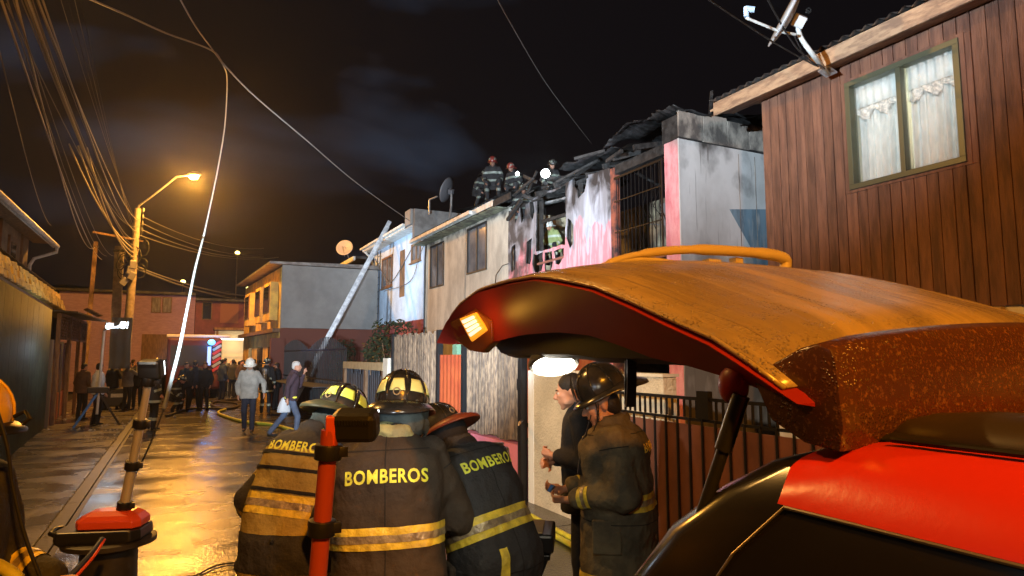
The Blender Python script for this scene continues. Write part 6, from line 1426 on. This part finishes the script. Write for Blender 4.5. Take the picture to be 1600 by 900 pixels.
add(None, 'vertical_band', surf_band(PARTS[jm.name][0], p['pelvis'] + V(-.10, 0, -.1), V(1, 0, 0), .045, lambda c: .70 < c.z < 1.04 and c.y < 0, .0045, 'vertical_band', mTapeY), None, jk)
for a_, b_ in (('elL', 'wrL'), ('elR', 'wrR')): tape(jk, jm, p[a_].lerp(p[b_], .5), p[b_] - p[a_], 'arm', .06)
lettering(rt_, jm, 'BOMBEROS', p['pelvis'] + T @ V(.02, -.3, .40), T @ V(1, 0, 0), T @ V(0, 0, 1), T @ V(0, 1, 0), .33, mLime, par=jk, bend=-.0)
add(rt_, 'hood', blob(MB().ell(H @ V(0, -.03, .01), (.098, .118, .115), H.to_3x3()).ell(p['neck'] + V(0, -.01, .04), (.10, .10, .08)), .013, 4, wr=.015, name='hood'), mBlackC)
add(rt_, 'trousers', legs_mesh(p, .02), mCoatBlack); add(rt_, 'boots', boots_mesh(p, .016), mBoot)
helmet(rt_, H @ Matrix.Translation((0, .03, .01)), mHelmB, None, scale=1.06, tilt=14, brim=mHelmBr)
seams(jk, jm, p, T)
# ---- D: right, profile to the left, black helmet
q = at(931, 655, d=4.1)
rt_ = person_root('person', 'firefighter in worn brown coat and shiny black helmet, seen in profile holding something blue', 'person', (q.x + .12, q.y - .04, 0), 50, 1.0)
p = make_pose(lean=3, neck=V(0, -.02, 1.48), head=V(0, .06, 1.605), elL=V(-.27, -.06, 1.10), wrL=V(-.14, .27, 1.05), elR=V(.27, .02, 1.12), wrR=V(.10, .33, 1.07), shL=V(-.20, -.02, 1.385), shR=V(.20, -.02, 1.385))
H = head_frame(p, pitch=20, yaw_=14) @ Matrix.Scale(1.08, 4)
bm_ = add(rt_, 'body', body_mesh(p, H, .0085, fine=True, curl=(.9, .7), hdirs=(V(.22, .75, -.05), V(-.3, .75, .05)), palms=(V(.6, -.1, .7), V(-.6, -.1, .7))), mSkin); OFF[bm_.name] = Vector()
jm = coat_mesh(p, .012, hem=.50, rx=.27, ry=.225, arm=.098, wr=.034, fold=.05, collar=.088, cuff=.80); PARTS[jm.name] = (coat_mesh(p, .012, hem=.50, rx=.27, ry=.225, arm=.098, wr=.034, fold=.05, collar=.088, cuff=.80, part='torso'), coat_mesh(p, .012, hem=.50, rx=.27, ry=.225, arm=.098, wr=.034, fold=.05, collar=.088, cuff=.80, part='arms')); jk = add(rt_, 'coat', jm, mCoatOlive); OFF[jk.name] = Vector(); T = p['T']; ax_ = T @ V(0, 0, 1)
tape(jk, jm, p['pelvis'] + V(0, 0, .09), V(0, 0, 1), on_torso(p), .10); tape(jk, jm, V(0, 0, .585), V(0, 0, 1), None, .10)
for a_, b_ in (('elL', 'wrL'), ('elR', 'wrR')): tape(jk, jm, p[a_].lerp(p[b_], .66), p[b_] - p[a_], 'arm', .075)
lettering(rt_, jm, 'BOMBEROS', p['pelvis'] + T @ V(0, -.3, .385), T @ V(1, 0, 0), T @ V(0, 0, 1), T @ V(0, 1, 0), .33, M('ochre_lettering', (.70, .48, .05), .6), par=jk)
add(rt_, 'trousers', legs_mesh(p, .02, r=.105), mCoatOlive); add(rt_, 'boots', boots_mesh(p, .016), mBoot)
seams(jk, jm, p, T)
def face_bits(rt_, H, bm_, brow=True):
    for s in (-1, 1):
        e = MB().ell((0, 0, 0), (.011, .010, .0085), n=10, k=7).xf(H @ Matrix.Translation((s * .029, .0805, .008))).build('eye', mEye, bm_, smooth=True)
        MB().ell((0, 0, 0), (.005, .004, .005), n=8, k=5).xf(H @ Matrix.Translation((s * .029, .0905, .008))).build('iris', mHair, rt_, smooth=True)
        MB().cap(H @ V(s * .014, .094, .028), H @ V(s * .046, .083, .030), .004, .0028, 6).build('eyebrow', mHair, rt_)
    MB().cap(H @ V(-.02, .096, -.056), H @ V(.02, .096, -.056), .003, .003, 6).build('mouth', M('lip', (.32, .10, .08), .5), rt_)
face_bits(rt_, H, bm_)
add(rt_, 'hair', blob(MB().ell((0, -.055, -.005), (.078, .062, .078)).ell((0, -.07, -.05), (.06, .04, .04)).xf(H), .012, 3, name='hair'), mHair)
helmet(rt_, H @ Matrix.Translation((0, -.03, .05)), mHelmB, None, cl=None, scale=1.12, tilt=8, front=M('pale_shield', (.62, .66, .36), .5))
for s in (-1, 1): MB().tube([H @ V(s * .085, .03, .04), H @ V(s * .080, .04, -.03), H @ V(s * .055, .06, -.085), H @ V(0, .075, -.118)], .004, 6).build('chin_strap', mBlackC, rt_)
MB().tube([H @ V(-.09, .02, .02), H @ V(-.094, .045, -.06), p['shL'] + V(.03, .14, .02)], .004, 6).build('radio_cord', mBlackC, rt_)
MB().cap(p['shL'] + V(.04, .17, .02), p['shL'] + V(.06, .20, -.18), .02, .024, 8).cap(p['shL'] + V(.04, .17, .02), p['shL'] + V(.02, .13, .16), .006, .004, 6).build('radio', mPlasticBlack, rt_)
hb = (p['wrL'] + p['wrR']) / 2 + V(0, .10, .03)
ph = MB().box(hb, (.075, .02, .045), (.5, .2, 0)).build('handset', M('blue_plastic', (.04, .16, .55), .4)); ph.parent = None
wm = Matrix.Translation(rt_.location) @ Matrix.Rotation(R(50), 4, 'Z'); ph.matrix_world = wm; tag(ph, 'small blue handset held in the hands of the firefighter seen in profile', 'handset')
# ---- E: man in black behind D
q = at(909, 648, d=4.75)
rt_ = person_root('person', 'dark haired man in black jacket in profile behind the shiny black helmet', 'person', (q.x, q.y, 0), 58, 1.03)
p = make_pose(lean=2, head=V(0, .06, 1.60), elL=V(-.26, -.04, 1.14), wrL=V(-.10, .18, 1.18), elR=V(.26, -.02, 1.14), wrR=V(.06, .20, 1.12))
H = head_frame(p, pitch=12, yaw_=4)
bm_ = add(rt_, 'body', body_mesh(p, H, .009, fine=True, curl=(1.0, .8), palms=(V(.3, -1, .2), V(-.3, -1, .2))), mSkin); OFF[bm_.name] = Vector()
add(rt_, 'jacket', coat_mesh(p, .014, hem=.80, rx=.205, ry=.15, arm=.066, wr=.014, fold=.02, collar=.07), mBlackC)
add(rt_, 'trousers', legs_mesh(p, .02, r=.09), mDarkT); add(rt_, 'boots', boots_mesh(p, .018), mBoot)
face_bits(rt_, H, bm_); hair_cap(rt_, H, mHair)
# ---- F: cut by the left edge, yellow helmet
q = at(-78, 628, d=2.15)
rt_ = person_root('person', 'firefighter with yellow helmet cut off by the left edge of the photo', 'person', (q.x, q.y, 0), -112, 1.03)
p = make_pose(lean=2, elL=V(-.27, .02, 1.14), wrL=V(-.2, .24, 1.1), elR=V(.27, .02, 1.14), wrR=V(.18, .20, .96), pelvis=V(0, -.03, .96))
H = head_frame(p, pitch=6)
add(rt_, 'body', body_mesh(p, H, .014), mSkin)
jm = coat_mesh(p, .014, hem=.62, rx=.235, ry=.16, arm=.078, wr=.015, fold=.025); PARTS[jm.name] = (coat_mesh(p, .014, hem=.62, rx=.235, ry=.16, arm=.078, wr=.015, fold=.025, part='torso'), coat_mesh(p, .014, hem=.62, rx=.235, ry=.16, arm=.078, wr=.015, fold=.025, part='arms')); jk = add(rt_, 'coat', jm, mCoatBlack); OFF[jk.name] = Vector(); tape(jk, jm, V(0, 0, 1.07), V(0, 0, 1), on_torso(p), .09); tape(jk, jm, V(0, 0, .70), V(0, 0, 1), None, .09)
for a_, b_ in (('elL', 'wrL'), ('elR', 'wrR')): tape(jk, jm, p[a_].lerp(p[b_], .5), p[b_] - p[a_], 'arm', .07)
add(rt_, 'trousers', legs_mesh(p, .02, r=.11), mCoatTan); add(rt_, 'boots', boots_mesh(p, .018), mBoot)
helmet(rt_, H, mHelmY, mTapeS, brim=mPlasticBlack, scale=1.05)
MB().tube([H @ V(.02, .16, .05), H @ V(.02, .19, .07), H @ V(.02, .21, .05), H @ V(.02, .19, .03)], .007, 6).build('lamp_bracket', mPlasticBlack, rt_)

# ------------------------------------------------------------------ people further off: a few poses, shared meshes
POSES = dict(
    stand=make_pose(elL=V(-.25, -.03, 1.14), wrL=V(-.23, .06, .90)),
    look_up=make_pose(lean=-4, elR=V(.27, .06, 1.2), wrR=V(.17, .24, 1.42), hpR=V(.1, 0, .92), anR=V(.16, .06, .09)),
    arms_crossed=make_pose(elL=V(-.26, .04, 1.16), wrL=V(.02, .22, 1.2), elR=V(.26, .04, 1.16), wrR=V(-.02, .24, 1.24), anL=V(-.16, 0, .09), anR=V(.15, .03, .09)),
    filming=make_pose(elL=V(-.25, .14, 1.3), wrL=V(-.08, .30, 1.56), elR=V(.25, .14, 1.3), wrR=V(.08, .30, 1.56)),
    walk=make_pose(lean=5, knL=V(-.1, .22, .52), anL=V(-.1, .30, .10), knR=V(.1, -.02, .49), anR=V(.1, -.34, .16), elL=V(-.26, -.12, 1.16), wrL=V(-.27, -.10, .92), elR=V(.26, .02, 1.15), wrR=V(.24, .2, .98)),
    stroll=make_pose(lean=6, knL=V(-.1, .10, .50), anL=V(-.1, .10, .09), knR=V(.1, .02, .49), anR=V(.1, -.12, .10), elL=V(-.32, -.08, 1.18), wrL=V(-.34, .02, .94), elR=V(.28, -.05, 1.15), wrR=V(.25, .02, .90)),
    phone=make_pose(lean=8, knL=V(-.1, -.14, .52), anL=V(-.1, -.42, .14), knR=V(.1, .16, .5), anR=V(.1, .14, .09), elL=V(-.24, .16, 1.18), wrL=V(-.08, .20, 1.50), elR=V(.26, -.1, 1.16), wrR=V(.25, -.06, .9)),
    crouch=make_pose(lean=28, pelvis=V(0, -.05, .52), neck=V(0, -.06, 1.05), head=V(0, -.01, 1.18), shL=V(-.185, -.05, .98), shR=V(.185, -.05, .98), elL=V(-.27, .02, .74), elR=V(.27, .02, .74), wrL=V(-.2, .26, .66), wrR=V(.2, .26, .66), hpL=V(-.1, -.05, .5), hpR=V(.1, -.05, .5), knL=V(-.18, .32, .55), knR=V(.18, .30, .50), anL=V(-.16, .16, .09), anR=V(.16, .05, .09)))
FARM = {}
def far_meshes(pose, kind):
    k = (pose, kind)
    if k not in FARM:
        p = POSES[pose]; H = head_frame(p, pitch=(-12 if pose in ('look_up', 'filming') else 16 if pose in ('stroll', 'crouch') else 3))
        b = (pose, 'b')
        if b not in FARM: FARM[b] = (body_mesh(p, H, .019), legs_mesh(p, .024), boots_mesh(p, .022), H)
        hem = {'fire': .66, 'jacket': .82, 'shirt': .86}[kind]
        if pose == 'crouch': hem = .40 + .42
        FARM[k] = coat_mesh(p, .022, hem=hem, rx=.215 if kind != 'shirt' else .195, ry=.15, arm=.07 if kind != 'shirt' else .06, wr=.014, fold=.03, smooth=3)
    return FARM[(pose, 'b')] + (FARM[k],)
def omat(o, m):
    if not o.data.materials: o.data.materials.append(m)
    o.material_slots[0].link = 'OBJECT'; o.material_slots[0].material = m
    return o
def far_person(loc, yaw_, pose, top, legs, label, kind='jacket', head='hair', scale=1.0, hairm=None, bands=False, group=None):
    r = person_root('person', label, 'person', loc, yaw_, scale, group); b, l, s, H, j = far_meshes(pose, kind)
    for nm, me, m_ in (('body', b, mSkin), ('trousers', l, legs), ('shoes', s, mBoot), ('jacket' if kind != 'fire' else 'coat', j, top)):
        o = omat(link(nm, me, r), m_)
        if not me.polygons[0].use_smooth: me.polygons.foreach_set('use_smooth', [True] * len(me.polygons))
    if head == 'hair':
        kk = (pose, 'hair')
        if kk not in FARM: FARM[kk] = blob(MB().ell((0, -.022, .045), (.083, .100, .088)).ell((0, -.065, -.0), (.068, .052, .075)).xf(H), .02, 2, name='hair')
        o = omat(link('hair', FARM[kk], r), hairm or mHair)
    else: helmet(r, H, head, mTapeG if head is not mHelmW else None, detail=False, scale=1.05)
    if bands:
        p = POSES[pose]; T = p['T']
        for (pc, nr, kp, w_) in ((p['pelvis'] + T @ V(0, 0, .16), T @ V(0, 0, 1), on_torso(p), .06), (V(0, 0, .72) if pose != 'crouch' else p['pelvis'] + T @ V(0, 0, .32), V(0, 0, 1), None, .06), (p['elL'].lerp(p['wrL'], .5), p['wrL'] - p['elL'], on_seg(p, 'elL', 'wrL', .12), .06), (p['elR'].lerp(p['wrR'], .5), p['wrR'] - p['elR'], on_seg(p, 'elR', 'wrR', .12), .06)):
            add(None, 'reflective_band', surf_band(j, pc, nr, w_, kp, .006, 'reflective_band', mTapeG), None, r)
        add(None, 'trouser_band', surf_band(l, V(0, 0, .28 if pose != 'crouch' else .3), V(0, 0, 1), .07, None, .006, 'trouser_band', mTapeG), None, r)
    return r
def gp(x, y): return at(x, y, Z=0)
far_person(gp(387, 676), 168, 'stroll', mKhaki, mJeans if False else mNavy, 'man in pale stone jacket and white helmet walking towards the camera', head=mHelmW, scale=1.04)
r = far_person(gp(414, 646), -20, 'stand', mBlackC, mDarkT, 'firefighter with a silver air cylinder on the back beside the white helmeted man', kind='fire', head=mHelmB, bands=True, scale=1.04)
MB().cap((0, -.24, 1.02), (0, -.24, 1.38), .075, .075, 14).build('air_cylinder', M('silver_cylinder', (.45, .50, .55), .25, metal=.6), r, smooth=True)
MB().box((0, -.17, 1.2), (.24, .05, .5)).build('back_plate', mPlasticBlack, r, bevel=.01)
r = far_person(gp(452, 686), -98, 'phone', mPurpleS, mJeans, 'grey haired man in plum sweater and jeans striding right with a hand to his face', kind='shirt', hairm=mGreyHair, scale=1.03)
MB().box((0, -.0, .93), (.38, .27, .05)).build('yellow_belt', mLime, r, bevel=.02)
bgp = gp(441, 686); o = MB().grid(lambda a, b: (lambda t, z: V(bgp.x + (.15 - .11 * z ** 2 + .012 * math.sin(t * 5)) * math.cos(t), bgp.y - .15 + (.08 - .06 * z) * math.sin(t), .62 + .34 * z))(2 * math.pi * a, b), 20, 8).build('plastic_bag', M('pale_bag', (.5, .54, .58), .5), None, smooth=True, solid=.004); tag(o, 'pale plastic bag carried behind the grey haired striding man', 'bag')
r = far_person(gp(238, 672), -70, 'stand', mCoatBlack, mDarkT, 'firefighter with dark helmet standing behind the lamp head of the left mast', kind='fire', head=mHelmB, bands=True, scale=1.03)
crowd = [(150, 664, 'stand', mWhiteS, mBlackC, 'person in white shirt standing beside the tripod light', 'shirt', -60), (126, 656, 'stand', mBrownC, mBlackC, 'person in brown top and black trousers at the brown gate', 'jacket', -40),
    (174, 640, 'look_up', mBlackC, mDarkT, 'person in black raising one arm behind the generator', 'jacket', -30), (197, 642, 'filming', mGreyHood, mDarkT, 'person in grey hooded top filming with raised arms', 'shirt', -40), (213, 640, 'stand', mBlackC, mDarkT, 'person in black directly right of the grey hooded one', 'jacket', 170),
    (288, 642, 'stand', mBlackC, mBlackC, 'broad person in black just right of the white hanging cable', 'jacket', -150), (302, 640, 'arms_crossed', mNavy, mBlackC, 'person in dark navy in the middle of the dark group', 'jacket', -10), (318, 640, 'stand', mBlackC, mBlackC, 'person in black at the right end of the dark group', 'jacket', 160),
    (346, 626, 'stand', mBlueC, mNavy, 'person in dark blue with pale band left of the walking man', 'jacket', -60), (362, 622, 'filming', mOliveC, mDarkT, 'person in olive filming in front of the lit carport', 'jacket', 10), (376, 622, 'stand', mBrownC, mDarkT, 'person in brown close behind the white helmeted man', 'jacket', -160),
    (430, 640, 'arms_crossed', mBlackC, mBlackC, 'person in black by the yellow house corner', 'jacket', 60), (444, 632, 'stand', mBrownC, mDarkT, 'person in dark brown against the brown red pillar', 'jacket', 30)]
for (x, y, po, tp_, lg, lb, kd, yw_) in crowd: far_person(gp(x, y), yw_, po, tp_, lg, lb, kind=kd, scale=random.uniform(.95, 1.02))
r = far_person(gp(268, 644), -100, 'crouch', mCoatBlack, mDarkT, 'crouching firefighter with pale leg bands below the hanging cable', kind='fire', head=mHelmB, bands=True)
back = [(185, -2.1), (205, -1.7), (222, -1.2), (240, -.8), (252, -.5), (264, -.2), (276, .1), (290, .3), (304, .5), (316, .7), (332, 1.0), (350, 1.3), (366, 1.5), (380, 1.7), (395, 2.0), (408, 2.2), (421, 2.5), (196, -1.9), (232, -1.0), (258, -.3), (344, 1.1), (372, 1.6)]
wordsx = ['purple wall', 'mauve house', 'carport']
tops_ = [(mBlackC, 'black'), (mBrownC, 'brown'), (mNavy, 'navy'), (mOliveC, 'olive'), (mGreyHood, 'grey')]
random.seed(31)
for i, (x, _) in enumerate(back):
    m_, cn = tops_[(i * 2 + i // 5) % 5]; po = ('filming', 'stand', 'look_up', 'arms_crossed', 'stand')[i % 5]; yy = 613 + (i * 7) % 11
    far_person(gp(x, yy), random.uniform(-70, 20), po, m_, mDarkT, 'onlooker in %s, %s from the left in the packed back row of the crowd' % (cn, ORD[sorted(b_[0] for b_ in back).index(x)]), kind='jacket' if i % 2 else 'shirt', scale=random.uniform(.93, 1.04), group='onlookers in the back row')
# ---- firefighters on the roof and in the window
def roof_person(px, py, d, yaw_, pose, label, helm, hl=0, sc_=.87, bands=True, coat=None, dz=0):
    hz_ = POSES[pose]['head'].z; q = at(px, py, d=d) if d < 30 else at(px, py, X=d - 30); r_ = far_person((q.x, q.y, q.z - hz_ * sc_ + dz), yaw_, pose, coat or mBlackC, mBlackC, label, kind='fire', head=helm, bands=bands, scale=sc_)
    if coat is None:
        for c_ in r_.children:
            if 'band' in c_.name: c_.data.materials[0] = mTapeDim
            if c_.name.startswith('body'): c_.material_slots[0].material = mSkinD
            for g_ in c_.children:
                if 'patch' in g_.name: g_.data.materials[0] = mTapeDim
    return q, r_
def headlamp(q, yaw_, power, r=.05, aim=(0, -1, 0), nm='headlamp', lb=''):
    t = thing(nm, lb, 'lamp', q); MB().tube([q, q + Vector(aim) * .05], r * 1.25, 12).build('housing', mPlasticBlack, t); MB().ell(q + Vector(aim) * .06, (r, r, r)).build('lens', M('torch_glow', (.82, .97, 1), .4, emit=40), t, smooth=True)
    lamp('torch_light', 'POINT', q + Vector(aim) * .14, power, COOL, .04, parent=t)
roof_person(771, 258, 19.0, 150, 'crouch', 'tallest firefighter on the roof with a red and white helmet', mHelmRD, sc_=1.0)
roof_person(748, 276, 19.6, 200, 'crouch', 'smaller firefighter on the roof left of the tallest one', mHelmB)
roof_person(806, 266, 18.2, 120, 'crouch', 'firefighter on the roof with a lit headlamp right of the tallest one', mHelmRD)
roof_person(858, 262, 17.2, 170, 'crouch', 'dark firefighter on the burnt roof behind the brightest torch', mHelmB, sc_=.9)
roof_person(866, 356, 38.15, 120, 'crouch', 'firefighter with white helmet inside the burnt window opening', mHelmW, coat=M('lime_coat', (.22, .26, .10), .8), dz=.0)
roof_person(816, 300, 16.8, 160, 'crouch', 'low crouching firefighter with blue white bands at the charred roof edge', mHelmB, sc_=.9)
headlamp(at(808, 272, d=17.6), 0, 12, .05, (-.3, -.9, -.1), 'headlamp', 'small cold headlamp on the roof left of the brightest torch')
headlamp(at(852, 272, d=16.6), 0, 70, .11, (-.4, -.9, 0), 'torch', 'brightest cold torch shining from the burnt roof edge')
# ------------------------------------------------------------------ fire engine at the end
fp_ = at(332, 600, Z=0); FY = 33.5; a = at(318, 560, Y=FY); b = at(345, 560, Y=FY)
fe = thing('fire_engine', 'dark red fire engine behind the crowd with a blue beacon and striped corner', 'fire engine', (a.x - .6, FY, 0))
MB().bb((a.x - 1.5, FY, .4), (a.x + .75, FY + 5.5, 2.75)).build('body', M('engine_red', (.07, .010, .010), .6), fe, bevel=.12)
MB().bb((a.x - 1.35, FY - .02, 1.5), (a.x + .25, FY - .003, 2.4)).build('windscreen', M('matt_windscreen', (.02, .022, .028), .6), fe)
MB().bb((a.x - 1.55, FY + .1, 2.76), (a.x + 1.1, FY + .35, 2.90)).build('light_bar', M('dim_light_bar', (.55, .55, .5), .5), fe, bevel=.03)
for k in range(7):
    MB().box((a.x + .55, FY - .03, 1.35 + k * .19), (.42, .02, .12), (0, -.6, 0)).build('chevron', M('chevron_red', (.5, .04, .03), .5) if k == 0 else (bpy.data.materials['chevron_red'] if k % 2 == 0 else mTapeG), fe)
mBea = M('blue_beacon', (.10, .55, 1), .4, emit=4)
MB().ell((a.x + .3, FY - .1, 2.55), (.16, .1, .13)).build('beacon', mBea, fe, smooth=True)
MB().bb((a.x + .15, FY - .06, 1.5), (a.x + .3, FY - .03, 2.35)).build('blue_strip', M('blue_strip_glow', (.25, .4, .9), .4, emit=1.6), fe)
MB().ell((a.x + .35, FY - .1, .95), (.09, .07, .09)).build('marker_lamp', M('yellow_marker', (1, .8, .1), .4, emit=10), fe, smooth=True)
for s in (-1.25, .4): MB().tube([(a.x + s, FY + .9, .45), (a.x + s + .25, FY + .9, .45)], .45, 16).build('wheel', mTyre, fe)
lamp('beacon_light', 'POINT', (a.x + .3, FY - .4, 2.5), 25, (.1, .35, 1), .1, parent=fe)
# ------------------------------------------------------------------ work light mast standing out of frame on the left, lighting the fronts
light_mast('light_mast', 'tall work light mast standing left of the photographer', (-2.2, 1.6, .05), (-2.2, 1.6, 3.3), .035, .025, mMastAlu, (.3, .6), (-2.2, 1.6, 3.45), (.5, .12, .3), (-2.2, 1.6, 0), (.82, .58, .60), 10500, spot=74)
t2_ = [o for o in bpy.data.objects if o.get('label') == 'tall work light mast standing left of the photographer'][0]
MB().box((-2.2, 1.72, 3.05), (.3, .12, .22), (0, 0, -.9)).build('lamp_head', mHead, t2_, bevel=.02)
lamp('flood_light', 'SPOT', (-2.1, 1.8, 3.05), 2400, (1, .93, .78), .06, aim=(4.2, 6.7, 1.25), spot=30, blend=.9, parent=t2_)
# ------------------------------------------------------------------ damp smoky air
hz = MB().bb((-60, -12, -1.4), (60, 95, 32)).build('haze', M('haze_shell', (0, 0, 0)))
hm_ = hz.data.materials[0]; n_, l_, b_ = nodes_of(hm_); out_ = [x for x in n_ if x.type == 'OUTPUT_MATERIAL'][0]
for q_ in [x for x in n_ if x != out_]: n_.remove(q_)
pv_ = n_.new('ShaderNodeVolumePrincipled'); pv_.inputs['Color'].default_value = (.9, .92, .95, 1); pv_.inputs['Density'].default_value = .0008; pv_.inputs['Anisotropy'].default_value = .84
l_.new(pv_.outputs[0], out_.inputs['Volume']); hz['kind'] = 'stuff'
